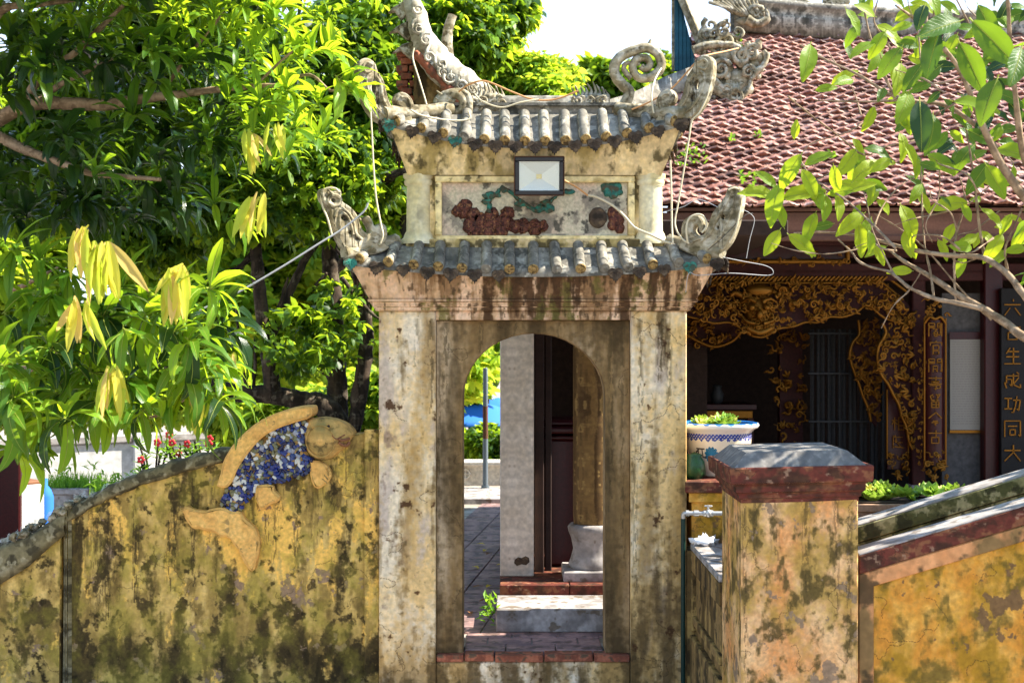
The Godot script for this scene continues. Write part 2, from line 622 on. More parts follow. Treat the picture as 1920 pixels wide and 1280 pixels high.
	# frieze under the lower roof, cornice and lintel
	painted("frieze", -1.1, 2.56, 2.46, 0.5, 700, 142, rgb(226, 184, 148), rgb(230, 198, 166), [
		{"c": rgb(196, 160, 120), "n": 0, "s": Vector2(200, 60), "th": 0.58, "so": 0.2, "a": 0.8, "o": 40},
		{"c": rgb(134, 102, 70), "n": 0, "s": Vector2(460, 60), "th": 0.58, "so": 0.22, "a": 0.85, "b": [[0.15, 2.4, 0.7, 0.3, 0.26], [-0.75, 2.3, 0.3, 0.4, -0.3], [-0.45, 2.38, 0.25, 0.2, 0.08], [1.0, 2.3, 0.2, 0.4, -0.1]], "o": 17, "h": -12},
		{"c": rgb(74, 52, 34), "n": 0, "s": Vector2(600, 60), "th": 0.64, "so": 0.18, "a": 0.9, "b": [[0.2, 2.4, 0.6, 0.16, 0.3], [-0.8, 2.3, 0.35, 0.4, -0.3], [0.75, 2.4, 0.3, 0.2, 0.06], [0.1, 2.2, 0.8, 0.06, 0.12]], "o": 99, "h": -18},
		{"c": rgb(96, 92, 44), "n": 1, "s": Vector2(150, 60), "th": 0.64, "so": 0.12, "a": 0.7, "b": [[0.72, 2.35, 0.14, 0.15, 0.22]], "b0": -0.08},
		{"c": rgb(60, 46, 32), "n": 2, "s": Vector2(200, 80), "th": 0.72, "so": 0.14, "a": 0.6, "b": [[0.2, 2.4, 0.8, 0.3, 0.08], [-0.8, 2.3, 0.3, 0.4, -0.1]]},
	], 0.92, 0.4)
	painted("upper", -0.85, 3.42, 2.0, 0.95, 520, 247, rgb(230, 200, 140), rgb(236, 214, 168), [
		{"c": rgb(200, 176, 134), "n": 0, "s": Vector2(180, 80), "th": 0.6, "so": 0.2, "a": 0.7},
		{"c": rgb(152, 132, 78), "n": 0, "s": Vector2(330, 150), "th": 0.64, "so": 0.24, "a": 0.8, "b": [[-0.55, 3.1, 0.1, 0.16, 0.22], [0.13, 2.56, 0.9, 0.05, 0.3], [0.8, 2.95, 0.1, 0.3, 0.12], [-0.48, 2.8, 0.05, 0.3, 0.14], [0.05, 3.03, 0.5, 0.03, 0.1]], "o": 60},
		{"c": rgb(78, 68, 44), "n": 1, "s": Vector2(240, 190), "th": 0.68, "so": 0.2, "a": 0.85, "b": [[-0.5, 3.08, 0.08, 0.1, 0.24], [-0.16, 3.1, 0.05, 0.06, 0.2], [0.13, 2.57, 0.9, 0.03, 0.3], [-0.49, 2.8, 0.03, 0.26, 0.14], [0.79, 2.8, 0.02, 0.26, 0.16]], "b0": -0.04, "h": -12},
	], 0.9, 0.4)
	painted("relief_ground", -0.46, 3.0, 1.2, 0.36, 480, 144, rgb(190, 180, 152), rgb(202, 192, 166), [
		{"c": rgb(206, 172, 152), "n": 0, "s": Vector2(200, 100), "th": 0.64, "so": 0.3, "a": 0.5, "b": [[-0.2, 2.96, 0.6, 0.06, 0.2]]},
		{"c": rgb(120, 112, 100), "n": 0, "s": Vector2(230, 150), "th": 0.6, "so": 0.12, "a": 0.75, "b": [[-0.36, 2.74, 0.12, 0.1, 0.12], [0.36, 2.76, 0.3, 0.1, 0.16], [0.4, 2.85, 0.2, 0.06, 0.06]], "b0": -0.06, "o": 10, "h": -20},
		{"c": rgb(70, 68, 60), "n": 1, "s": Vector2(170, 150), "th": 0.68, "so": 0.1, "a": 0.8, "b": [[0.34, 2.72, 0.28, 0.07, 0.16], [-0.38, 2.7, 0.08, 0.07, 0.1], [0.5, 2.78, 0.07, 0.08, 0.3]], "b0": -0.12, "h": -20},
	], 0.9, 0.4)
	# the long garden wall on the left
	var drips = []
	for i in 60:
		var x = R(-2.8, -0.85)
		drips.append([x, lerpf(0.86, 1.36, clampf((x + 2.8) / 1.5, 0, 1)) + R(-0.25, 0.0), R(0.15, 0.7), R(0.006, 0.03), R(0.3, 0.75)])
	painted("garden", -3.4, 1.5, 2.6, 1.8, 760, 526, rgb(210, 172, 94), rgb(218, 186, 116), [
		{"c": rgb(176, 146, 78), "n": 0, "s": Vector2(240, 140), "th": 0.48, "so": 0.4, "a": 0.75},
		{"c": rgb(132, 108, 56), "n": 0, "s": Vector2(380, 150), "th": 0.58, "so": 0.3, "a": 0.7, "b": [[-1.2, 0.95, 0.1, 0.4, 0.1], [-1.8, 0.02, 1.0, 0.18, 0.14]], "o": 55, "h": -8},
		{"c": rgb(98, 80, 42), "n": 1, "s": Vector2(230, 110), "th": 0.68, "so": 0.26, "a": 0.7, "b": [[-1.4, 0.0, 0.9, 0.2, 0.14]], "o": 333},
		{"c": rgb(238, 188, 94), "n": 0, "s": Vector2(330, 110), "th": 0.6, "so": 0.1, "a": 0.92, "b": [[-1.63, 0.62, 0.2, 0.3, 0.4], [-1.36, 0.62, 0.1, 0.3, 0.36], [-1.15, 0.62, 0.06, 0.3, 0.14], [-0.88, 0.7, 0.05, 0.6, 0.2], [-2.1, 0.75, 0.3, 0.2, 0.05], [-3.05, 0.05, 0.2, 0.1, 0.2], [-1.8, 1.05, 0.3, 0.06, 0.1]], "b0": -0.12, "o": 260, "h": 12},
		{"c": rgb(58, 48, 28), "n": 0, "s": Vector2(300, 90), "th": 0.66, "so": 0.16, "a": 0.85, "b": [[-1.63, 0.7, 0.16, 0.25, -0.3], [-1.17, 0.9, 0.07, 0.4, 0.26], [-1.0, 0.95, 0.04, 0.5, 0.16], [-1.6, -0.06, 1.1, 0.16, 0.3], [-2.75, 0.5, 0.05, 0.9, 0.3], [-2.5, 0.3, 0.3, 0.4, 0.06]], "b0": -0.08, "o": 140, "h": -14},
		{"c": rgb(56, 46, 28), "n": 0, "s": Vector2(330, 240), "th": 0.68, "so": 0.1, "a": 0.8, "b": [[-2.4, 0.45, 0.4, 0.4, 0.05], [-1.6, 0.65, 0.2, 0.3, -0.3], [-3.1, 0.22, 0.3, 0.1, 0.26], [-1.85, 0.28, 0.6, 0.1, 0.14], [-1.2, 0.05, 0.5, 0.2, 0.16]], "b0": -0.07, "o": 400, "h": -14},
		{"c": rgb(136, 112, 92), "n": 0, "s": Vector2(300, 260), "th": 0.62, "so": 0.04, "a": 0.9, "b": [[-1.32, 0.4, 0.18, 0.14, 0.26], [-1.12, 0.34, 0.12, 0.14, 0.2], [-1.75, 0.34, 0.1, 0.08, 0.2], [-3.0, 0.25, 0.25, 0.2, 0.1]], "b0": -0.2, "o": 77, "h": -50},
		{"c": rgb(44, 36, 20), "n": 1, "s": Vector2(230, 200), "th": 0.76, "so": 0.12, "a": 0.8, "b": [[-2.2, 0.5, 0.7, 0.4, 0.05], [-1.0, -0.12, 0.5, 0.12, 0.3]], "b0": -0.02, "o": 9, "h": -20},
		{"c": rgb(140, 130, 50), "n": 1, "s": Vector2(150, 110), "th": 0.6, "so": 0.34, "a": 0.45, "b": [[-2.2, 0.05, 0.8, 0.2, 0.16], [-2.0, 0.9, 0.4, 0.3, 0.05]], "o": 300},
	], 0.93, 0.7, 40, drips)
	# pillar right of the gate
	painted("pillar", 1.0, 1.4, 0.85, 1.75, 290, 597, rgb(206, 154, 100), rgb(214, 174, 126), [
		{"c": rgb(204, 128, 66), "n": 0, "s": Vector2(240, 130), "th": 0.58, "so": 0.36, "a": 0.65, "b": [[1.33, 1.06, 0.1, 0.09, 0.3], [1.36, 0.6, 0.1, 0.3, 0.16], [1.18, 0.75, 0.05, 0.3, 0.1]], "b0": -0.06, "o": 64},
		{"c": rgb(222, 186, 134), "n": 0, "s": Vector2(260, 150), "th": 0.6, "so": 0.36, "a": 0.55, "b": [[1.5, 0.8, 0.2, 0.3, 0.1]], "o": 301},
		{"c": rgb(152, 124, 54), "n": 0, "s": Vector2(320, 220), "th": 0.62, "so": 0.36, "a": 0.7, "b": [[1.47, 0.75, 0.12, 0.3, 0.2], [1.2, 0.95, 0.07, 0.3, 0.15], [1.66, 0.5, 0.05, 0.7, 0.12], [1.5, 0.1, 0.3, 0.2, 0.14], [1.35, 1.14, 0.3, 0.04, 0.15]], "b0": -0.02, "o": 180},
		{"c": rgb(74, 62, 32), "n": 1, "s": Vector2(280, 190), "th": 0.66, "so": 0.2, "a": 0.8, "b": [[1.45, 0.72, 0.09, 0.2, 0.16], [1.2, 0.95, 0.05, 0.25, 0.2], [1.66, 0.6, 0.04, 0.6, 0.1], [1.25, 0.1, 0.14, 0.1, 0.22], [1.4, 0.05, 0.3, 0.08, 0.1]], "b0": -0.03, "o": 31, "h": -10},
		{"c": rgb(128, 108, 88), "n": 0, "s": Vector2(420, 330), "th": 0.6, "so": 0.04, "a": 0.85, "b": [[1.33, 0.84, 0.06, 0.05, 0.24], [1.3, 0.7, 0.04, 0.04, 0.2], [1.57, 0.42, 0.06, 0.09, 0.22], [1.5, 0.25, 0.08, 0.08, 0.14], [1.25, 0.35, 0.08, 0.05, 0.14], [1.55, 0.6, 0.03, 0.04, 0.2]], "b0": -0.2, "o": 222, "h": -50},
	], 0.9, 0.5, 30, [[1.2, 1.18, 0.4, 0.02, 0.5], [1.3, 1.18, 0.3, 0.03, 0.4], [1.45, 1.18, 0.5, 0.03, 0.5], [1.6, 1.18, 0.6, 0.02, 0.5], [1.66, 1.1, 0.9, 0.02, 0.5], [1.15, 1.15, 1.1, 0.012, 0.6]])
	painted("red_trim", 0.0, 1.0, 1.0, 1.0, 256, 256, rgb(90, 42, 33), rgb(104, 54, 42), [
		{"c": rgb(128, 88, 58), "n": 1, "s": Vector2(200, 330), "th": 0.6, "so": 0.14, "a": 0.7, "h": -20},
		{"c": rgb(54, 36, 26), "n": 0, "s": Vector2(400, 500), "th": 0.6, "so": 0.2, "a": 0.75, "o": 100},
		{"c": rgb(158, 132, 108), "n": 2, "s": Vector2(120, 200), "th": 0.8, "so": 0.08, "a": 0.6, "h": -20},
	], 0.75, 0.4, 20)
	painted("parapet", 1.6, 1.4, 1.2, 1.7, 340, 482, rgb(202, 146, 58), rgb(208, 162, 82), [
		{"c": rgb(190, 124, 44), "n": 0, "s": Vector2(300, 220), "th": 0.56, "so": 0.3, "a": 0.7, "o": 40},
		{"c": rgb(146, 112, 30), "n": 0, "s": Vector2(360, 220), "th": 0.58, "so": 0.3, "a": 0.8, "b": [[2.15, 0.22, 0.3, 0.18, 0.24], [2.3, 0.45, 0.3, 0.1, 0.1], [1.85, 0.35, 0.1, 0.1, 0.14], [1.8, -0.1, 0.15, 0.25, -0.2]], "b0": -0.05, "o": 210},
		{"c": rgb(92, 78, 34), "n": 1, "s": Vector2(220, 180), "th": 0.62, "so": 0.24, "a": 0.75, "b": [[2.15, 0.18, 0.3, 0.14, 0.18], [1.76, 0.8, 0.1, 0.06, 0.2], [1.74, 0.3, 0.04, 0.8, 0.1]], "b0": -0.06},
		{"c": rgb(110, 84, 56), "n": 0, "s": Vector2(400, 330), "th": 0.58, "so": 0.03, "a": 0.92, "b": [[2.46, 0.66, 0.13, 0.13, 0.36], [2.16, 0.75, 0.05, 0.03, 0.3], [2.2, 0.8, 0.03, 0.03, 0.3], [2.22, 0.45, 0.1, 0.025, 0.2], [2.44, 0.5, 0.02, 0.08, 0.24]], "b0": -0.28, "o": 33, "h": -60},
	], 0.85, 0.5, 30)
	painted("parapet_rim", 1.6, 1.4, 1.2, 1.7, 200, 283, rgb(196, 134, 84), rgb(206, 150, 102), [
		{"c": rgb(112, 92, 58), "n": 0, "s": Vector2(240, 200), "th": 0.58, "so": 0.2, "a": 0.85, "b": [[1.74, 0.4, 0.05, 0.9, 0.25], [1.85, 0.8, 0.14, 0.06, 0.14]]},
		{"c": rgb(66, 54, 36), "n": 1, "s": Vector2(150, 150), "th": 0.68, "so": 0.15, "a": 0.8, "b": [[1.76, 0.78, 0.08, 0.08, 0.3]]},
	], 0.9, 0.4)
	patch("moss_stone", 0.9, rgb(126, 124, 84), rgb(148, 140, 96), [
		{"c": rgb(76, 78, 44), "n": 0, "s": Vector2(330, 330), "th": 0.5, "so": 0.16, "a": 0.9},
		{"c": rgb(172, 164, 122), "n": 1, "s": Vector2(150, 150), "th": 0.62, "so": 0.1, "a": 0.8, "o": 80},
		{"c": rgb(50, 50, 32), "n": 1, "s": Vector2(190, 190), "th": 0.64, "so": 0.1, "a": 0.8, "o": 190}], 0.92, 0.6)
	patch("roof_grey", 0.8, rgb(120, 114, 102), rgb(144, 137, 123), [
		{"c": rgb(76, 74, 68), "n": 0, "s": Vector2(400, 400), "th": 0.54, "so": 0.2, "a": 0.8},
		{"c": rgb(186, 180, 164), "n": 1, "s": Vector2(240, 240), "th": 0.62, "so": 0.1, "a": 0.8, "o": 70},
		{"c": rgb(56, 54, 46), "n": 1, "s": Vector2(220, 220), "th": 0.66, "so": 0.1, "a": 0.8, "o": 210}], 0.9, 0.4)
	patch("carved", 0.7, rgb(146, 134, 108), rgb(170, 158, 130), [
		{"c": rgb(98, 88, 62), "n": 0, "s": Vector2(500, 500), "th": 0.54, "so": 0.2, "a": 0.8},
		{"c": rgb(206, 200, 184), "n": 1, "s": Vector2(250, 250), "th": 0.6, "so": 0.14, "a": 0.7, "o": 30},
		{"c": rgb(66, 58, 40), "n": 1, "s": Vector2(260, 260), "th": 0.66, "so": 0.12, "a": 0.85, "o": 140}], 0.92, 0.5)
	patch("drip_leaf", 0.5, rgb(66, 54, 44), rgb(86, 72, 58), [
		{"c": rgb(120, 98, 74), "n": 1, "s": Vector2(300, 300), "th": 0.64, "so": 0.1, "a": 0.7},
		{"c": rgb(40, 34, 28), "n": 0, "s": Vector2(700, 700), "th": 0.56, "so": 0.16, "a": 0.8}], 0.9, 0.3, 160)
	patch("teal", 0.3, rgb(48, 118, 104), rgb(62, 132, 114), [
		{"c": rgb(40, 92, 84), "n": 0, "s": Vector2(700, 700), "th": 0.55, "so": 0.16, "a": 0.8},
		{"c": rgb(80, 70, 54), "n": 1, "s": Vector2(500, 500), "th": 0.54, "so": 0.1, "a": 0.95}], 0.8, 0.3, 160)
	patch("disc", 0.3, rgb(158, 128, 76), rgb(178, 150, 98), [
		{"c": rgb(64, 50, 32), "n": 1, "s": Vector2(900, 900), "th": 0.56, "so": 0.08, "a": 0.9, "h": -60}], 0.9, 0.6, 128)
	patch("column_paint", 1.0, rgb(222, 212, 176), rgb(232, 224, 196), [{"c": rgb(200, 184, 132), "n": 0, "s": Vector2(300, 160), "th": 0.58, "so": 0.4, "a": 0.8}, {"c": rgb(150, 142, 120), "n": 1, "s": Vector2(200, 120), "th": 0.74, "so": 0.2, "a": 0.7}], 0.85, 0.2)
	patch("cap_cement", 0.9, rgb(98, 96, 93), rgb(116, 112, 108), [{"c": rgb(88, 84, 80), "n": 0, "s": Vector2(400, 400), "th": 0.6, "so": 0.3, "a": 0.8}, {"c": rgb(160, 152, 142), "n": 1, "s": Vector2(240, 240), "th": 0.7, "so": 0.14, "a": 0.7, "o": 60}], 0.8, 0.4)
	patch("tile_bed", 0.8, rgb(86, 48, 38), rgb(104, 62, 50), [{"c": rgb(52, 34, 28), "n": 1, "s": Vector2(300, 300), "th": 0.6, "so": 0.2, "a": 0.8}], 0.9, 0.3, 128)
	patch("old_lime", 0.7, rgb(188, 180, 162), rgb(204, 196, 180), [{"c": rgb(140, 130, 106), "n": 0, "s": Vector2(500, 500), "th": 0.6, "so": 0.2, "a": 0.75}, {"c": rgb(74, 66, 50), "n": 1, "s": Vector2(300, 300), "th": 0.7, "so": 0.12, "a": 0.8, "o": 60}], 0.92, 0.5)
	patch("maroon", 0.3, rgb(88, 48, 40), rgb(112, 66, 52), [
		{"c": rgb(54, 30, 26), "n": 1, "s": Vector2(800, 800), "th": 0.52, "so": 0.1, "a": 0.9, "h": -60},
		{"c": rgb(158, 112, 70), "n": 1, "s": Vector2(900, 900), "th": 0.7, "so": 0.08, "a": 0.8, "o": 90}], 0.7, 0.8, 128)
	patch("fish_plaster", 0.8, rgb(222, 172, 92), rgb(230, 186, 112), [
		{"c": rgb(206, 154, 84), "n": 0, "s": Vector2(400, 400), "th": 0.6, "so": 0.4, "a": 0.7},
		{"c": rgb(130, 108, 70), "n": 1, "s": Vector2(260, 260), "th": 0.8, "so": 0.08, "a": 0.7, "h": -30}], 0.9, 0.4)
	patch("fish_head", 0.6, rgb(206, 158, 86), rgb(212, 172, 106), [
		{"c": rgb(130, 116, 70), "n": 0, "s": Vector2(400, 400), "th": 0.6, "so": 0.4, "a": 0.8},
		{"c": rgb(70, 58, 36), "n": 1, "s": Vector2(300, 300), "th": 0.7, "so": 0.1, "a": 0.8}], 0.9, 0.4)
	patch("coping", 0.9, rgb(112, 102, 72), rgb(134, 122, 90), [
		{"c": rgb(58, 52, 36), "n": 0, "s": Vector2(500, 500), "th": 0.5, "so": 0.14, "a": 0.9},
		{"c": rgb(168, 158, 128), "n": 1, "s": Vector2(260, 260), "th": 0.66, "so": 0.1, "a": 0.7, "o": 60}], 0.95, 0.8)
	patch("side_wall", 1.1, rgb(132, 104, 62), rgb(152, 124, 80), [
		{"c": rgb(84, 66, 36), "n": 0, "s": Vector2(330, 60), "th": 0.52, "so": 0.16, "a": 0.85},
		{"c": rgb(176, 146, 86), "n": 1, "s": Vector2(200, 60), "th": 0.64, "so": 0.1, "a": 0.7, "o": 50},
		{"c": rgb(50, 40, 24), "n": 1, "s": Vector2(220, 80), "th": 0.66, "so": 0.1, "a": 0.8, "o": 160}], 0.92, 0.5)
	patch("concrete", 1.2, rgb(150, 144, 140), rgb(168, 162, 158), [
		{"c": rgb(112, 106, 102), "n": 0, "s": Vector2(300, 300), "th": 0.56, "so": 0.2, "a": 0.7},
		{"c": rgb(92, 78, 62), "n": 1, "s": Vector2(180, 180), "th": 0.7, "so": 0.08, "a": 0.7, "h": -20}], 0.85, 0.4)
	patch("lime", 1.4, rgb(204, 194, 180), rgb(216, 208, 196), [
		{"c": rgb(184, 170, 150), "n": 0, "s": Vector2(240, 120), "th": 0.6, "so": 0.4, "a": 0.5},
		{"c": rgb(150, 136, 116), "n": 1, "s": Vector2(260, 260), "th": 0.86, "so": 0.1, "a": 0.5, "h": -20}], 0.9, 0.3)
	patch("clay_tile", 1.0, rgb(150, 102, 88), rgb(170, 124, 108), [
		{"c": rgb(124, 80, 68), "n": 0, "s": Vector2(500, 500), "th": 0.54, "so": 0.2, "a": 0.8},
		{"c": rgb(210, 184, 172), "n": 1, "s": Vector2(300, 300), "th": 0.58, "so": 0.12, "a": 0.6, "o": 40},  # pale flecks paint the tiles' bright highlights into the colour
		{"c": rgb(70, 46, 38), "n": 1, "s": Vector2(330, 330), "th": 0.68, "so": 0.1, "a": 0.7, "o": 140}], 0.62, 0.3)
	patch("paver", 1.6, rgb(146, 114, 108), rgb(160, 128, 120), [
		{"c": rgb(104, 84, 84), "n": 0, "s": Vector2(260, 260), "th": 0.54, "so": 0.25, "a": 0.7},
		{"c": rgb(70, 58, 52), "n": 1, "s": Vector2(180, 180), "th": 0.7, "so": 0.1, "a": 0.6}], 0.7, 0.2)
	patch("brick", 0.7, rgb(150, 84, 60), rgb(166, 104, 78), [
		{"c": rgb(110, 62, 46), "n": 0, "s": Vector2(600, 600), "th": 0.54, "so": 0.2, "a": 0.8},
		{"c": rgb(74, 66, 52), "n": 1, "s": Vector2(300, 300), "th": 0.62, "so": 0.14, "a": 0.8, "o": 70}], 0.85, 0.4)
	patch("brown_column", 1.0, rgb(112, 86, 48), rgb(130, 102, 60), [
		{"c": rgb(70, 50, 26), "n": 0, "s": Vector2(500, 50), "th": 0.5, "so": 0.14, "a": 0.85},
		{"c": rgb(170, 140, 84), "n": 2, "s": Vector2(130, 60), "th": 0.76, "so": 0.06, "a": 0.8}], 0.8, 0.3)
	patch("bark", 0.8, rgb(66, 54, 44), rgb(86, 72, 58), [
		{"c": rgb(36, 30, 24), "n": 0, "s": Vector2(700, 200), "th": 0.5, "so": 0.14, "a": 0.9, "h": -50},
		{"c": rgb(128, 118, 100), "n": 1, "s": Vector2(300, 200), "th": 0.68, "so": 0.1, "a": 0.7}], 0.95, 1.0)
	patch("pale_bark", 0.5, rgb(146, 122, 96), rgb(168, 146, 120), [
		{"c": rgb(96, 78, 58), "n": 0, "s": Vector2(900, 900), "th": 0.52, "so": 0.14, "a": 0.8, "h": -30}], 0.9, 0.5)
	patch("yard", 3.0, rgb(150, 142, 132), rgb(168, 160, 150), [
		{"c": rgb(120, 104, 88), "n": 0, "s": Vector2(140, 140), "th": 0.55, "so": 0.25, "a": 0.7}], 0.9, 0.2)
	grained("gold", rgb(150, 100, 30), 0.42, 0.7, "speck", 3.0)
	grained("lacquer", rgb(66, 12, 14), 0.4, 0.0, "grain", 1.5)
	grained("dark_lacquer", rgb(72, 26, 22), 0.7, 0.0, "grain", 1.5)
	grained("dark_wood", rgb(58, 36, 28), 0.7, 0.0, "wood", 1.0)
	grained("eave_wood", rgb(134, 92, 72), 0.8, 0.0, "wood", 0.8)
	grained("black_board", rgb(18, 13, 12), 0.7, 0.0, "grain", 2.0)
	grained("steel", rgb(60, 60, 60), 0.6, 0.3, "grain", 2.0)
	grained("teal_board", rgb(40, 104, 124), 0.7, 0.0, "wood", 0.8)
	grained("white_wall", rgb(228, 226, 222), 0.9, 0.0, "grain", 0.6)
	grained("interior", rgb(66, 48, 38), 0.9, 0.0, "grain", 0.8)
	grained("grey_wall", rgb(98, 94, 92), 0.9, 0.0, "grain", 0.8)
	grained("rust", rgb(112, 74, 52), 0.9, 0.1, "grain", 6.0)
	plain("lamp_black", rgb(26, 22, 20), 0.5)
	plain("reflector", rgb(226, 220, 204), 0.35, 0.3)
	plain("chip_yellow", rgb(226, 196, 96), 0.6)
	plain("cream_cable", rgb(204, 190, 158), 0.6)
	plain("tan_cable", rgb(196, 142, 88), 0.6)
	plain("grey_cable", rgb(166, 166, 168), 0.5)
	plain("black_wire", rgb(40, 36, 34), 0.6)
	plain("zinc", rgb(186, 184, 180), 0.4, 0.7)
	grained("pole_paint", rgb(116, 128, 138), 0.5, 0.1, "grain", 4.0)
	grained("green_pipe", rgb(20, 60, 52), 0.4, 0.0, "grain", 3.0)
	plain("wrap", rgb(232, 232, 234), 0.5)
	grained("green_glaze", rgb(52, 96, 56), 0.3, 0.0, "grain", 6.0)
	grained("trough", rgb(206, 164, 132), 0.8, 0.0, "grain", 2.0)
	grained("soil", rgb(58, 44, 32), 1.0, 0.0, "speck", 4.0)
	plain("blue_cloth", rgb(30, 104, 196), 0.8)
	plain("yellow_paint", rgb(206, 150, 44), 0.7)
	plain("lilac_cloth", rgb(196, 186, 222), 0.9)
	plain("skin", rgb(150, 104, 78), 0.7)
	plain("hair", rgb(24, 20, 18), 0.7)
	plain("flower_red", rgb(214, 40, 52), 0.6)
	plain("lip_red", rgb(124, 78, 48), 0.7)
	painted("frame_paint", -0.6, 3.1, 1.5, 0.6, 300, 120, rgb(232, 208, 146), rgb(238, 218, 166), [{"c": rgb(168, 144, 92), "n": 0, "s": Vector2(400, 400), "th": 0.66, "so": 0.2, "a": 0.7}, {"c": rgb(92, 82, 58), "n": 1, "s": Vector2(260, 260), "th": 0.76, "so": 0.08, "a": 0.8}], 0.85, 0.2)
	var gl = plain("glass", Color(0.9, 0.96, 0.95, 0.12), 0.05, 0.0, 0.25)
	gl.transparency = BaseMaterial3D.TRANSPARENCY_ALPHA
	var cols = [[rgb(30, 44, 112), 0.2], [rgb(200, 198, 190), 0.2], [rgb(52, 66, 116), 0.2], [rgb(142, 146, 160), 0.2], [rgb(22, 28, 66), 0.2], [rgb(112, 108, 74), 0.35]]
	for i in cols.size():
		var c = plain("chip%d" % i, cols[i][0], cols[i][1])
		c.resource_name = "porcelain"
	var lt = leaf_texture(64, 160, 16.0, 0.16)
	var lb = leaf_texture(96, 160, 10.0, 0.25)
	M["mango"] = [leafy("mango_leaf", rgb(48, 80, 28), Color(0.30, 0.46, 0.015), 0.3, lt), leafy("mango_leaf", rgb(62, 98, 28), Color(0.42, 0.6, 0.02), 0.32, lt), leafy("mango_leaf", rgb(24, 44, 22), Color(0.08, 0.16, 0.008), 0.28, lt), leafy("mango_leaf", rgb(96, 134, 36), Color(0.56, 0.72, 0.025), 0.34, lt)]  # third, darkest tone carries the shade of the upper left boughs
	M["young"] = [leafy("young_leaf", rgb(196, 186, 70), Color(0.85, 0.78, 0.1), 0.42, lt), leafy("young_leaf", rgb(214, 180, 104), Color(0.9, 0.7, 0.2), 0.45, lt), leafy("young_leaf", rgb(166, 174, 56), Color(0.7, 0.8, 0.08), 0.4, lt)]
	M["broad"] = [leafy("broad_leaf", rgb(62, 96, 32), Color(0.3, 0.44, 0.02), 0.4, lb), leafy("broad_leaf", rgb(92, 122, 32), Color(0.5, 0.62, 0.02), 0.4, lb), leafy("broad_leaf", rgb(122, 142, 38), Color(0.62, 0.72, 0.02), 0.42, lb), leafy("broad_leaf", rgb(24, 46, 30), Color(0.07, 0.14, 0.008), 0.35, lb), leafy("broad_leaf", rgb(50, 80, 28), Color(0.22, 0.34, 0.012), 0.4, lb)]  # fourth tone, barely translucent, has the top corner's shade in its colour
	M["rib"] = leafy("leaf_rib", rgb(150, 160, 70), Color(0.4, 0.45, 0.1), 0.5)
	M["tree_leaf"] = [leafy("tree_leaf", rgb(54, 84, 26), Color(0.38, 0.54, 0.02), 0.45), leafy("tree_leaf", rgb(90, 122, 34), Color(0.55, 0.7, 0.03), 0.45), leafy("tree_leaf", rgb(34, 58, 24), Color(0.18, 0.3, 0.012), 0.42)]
	M["sunny_leaf"] = [leafy("sunny_leaf", rgb(104, 136, 38), Color(0.6, 0.76, 0.04), 0.5), leafy("sunny_leaf", rgb(136, 156, 46), Color(0.8, 0.85, 0.06), 0.5), leafy("sunny_leaf", rgb(72, 106, 34), Color(0.4, 0.58, 0.03), 0.5)]  # lighter than tree_leaf; sunlit brightness is put into the colour
	M["succulent"] = [leafy("succulent", rgb(120, 150, 54), Color(0.2, 0.3, 0.03), 0.4), leafy("succulent", rgb(150, 168, 70), Color(0.2, 0.3, 0.03), 0.4), leafy("succulent", rgb(92, 128, 48), Color(0.2, 0.3, 0.03), 0.4), leafy("succulent", rgb(188, 178, 96), Color(0.3, 0.3, 0.03), 0.4)]
	M["grass"] = leafy("grass", rgb(84, 124, 40), Color(0.3, 0.5, 0.03), 0.6)
	M["dry_leaf"] = [leafy("dry_leaf", rgb(214, 176, 36), Color(0.5, 0.4, 0.1), 0.6), leafy("dry_leaf", rgb(120, 78, 40), Color(0.3, 0.2, 0.1), 0.7)]

# ---------------------------------------------------------------- ground and gate

func build_ground():
	var b = MB.new()
	var zs = [60.0, 8.0, -0.26, -0.28, -9.6, -12.0, -40.0, -200.0]
	var ys = [-0.22, -0.22, -0.22, -0.012, -0.012, -1.75, -1.9, -1.9]
	for i in zs.size() - 1:
		b.quad(Vector3(-150, ys[i], zs[i]), Vector3(150, ys[i], zs[i]), Vector3(150, ys[i + 1], zs[i + 1]), Vector3(-150, ys[i + 1], zs[i + 1]))
	struct(one("ground", b, M.yard, "beige paved ground of the yard in front of and behind the gate", "ground", "", Vector3.ZERO))
	# square pavers seen through the arch, laid about seven degrees off the gate
	var pave = Node3D.new()
	put(pave, "pavement")
	struct(tag(pave, "reddish square paving running back from the arch to the kerb", "pavement"))
	var bas = Basis(Vector3.UP, deg_to_rad(-7.0))
	var st = []
	for k in 3:
		var q = MB.new()
		q.box(Vector3(0, -0.02, 0), Vector3(0.322, 0.04, 0.322), 0.005)
		st.append(q.mesh())
	for i in range(-2, 4):
		for j in 21:
			var p = bas * Vector3(i * 0.33 - 0.36, 0, -j * 0.33) + Vector3(0, R(-0.003, 0.002), -0.75)
			inst("paver", st[(i * 5 + j) % 3 if i >= 0 else j % 3], M.paver, pave, Transform3D(bas * Basis(Vector3.RIGHT, R(-0.006, 0.006)), p))
	var kb = MB.new()
	kb.box(Vector3(0, 0.01, -8.1), Vector3(16, 0.1, 1.2), 0.01)
	struct(one("kerb", kb, M.concrete, "low grey kerb at the far end of the paving", "kerb"))

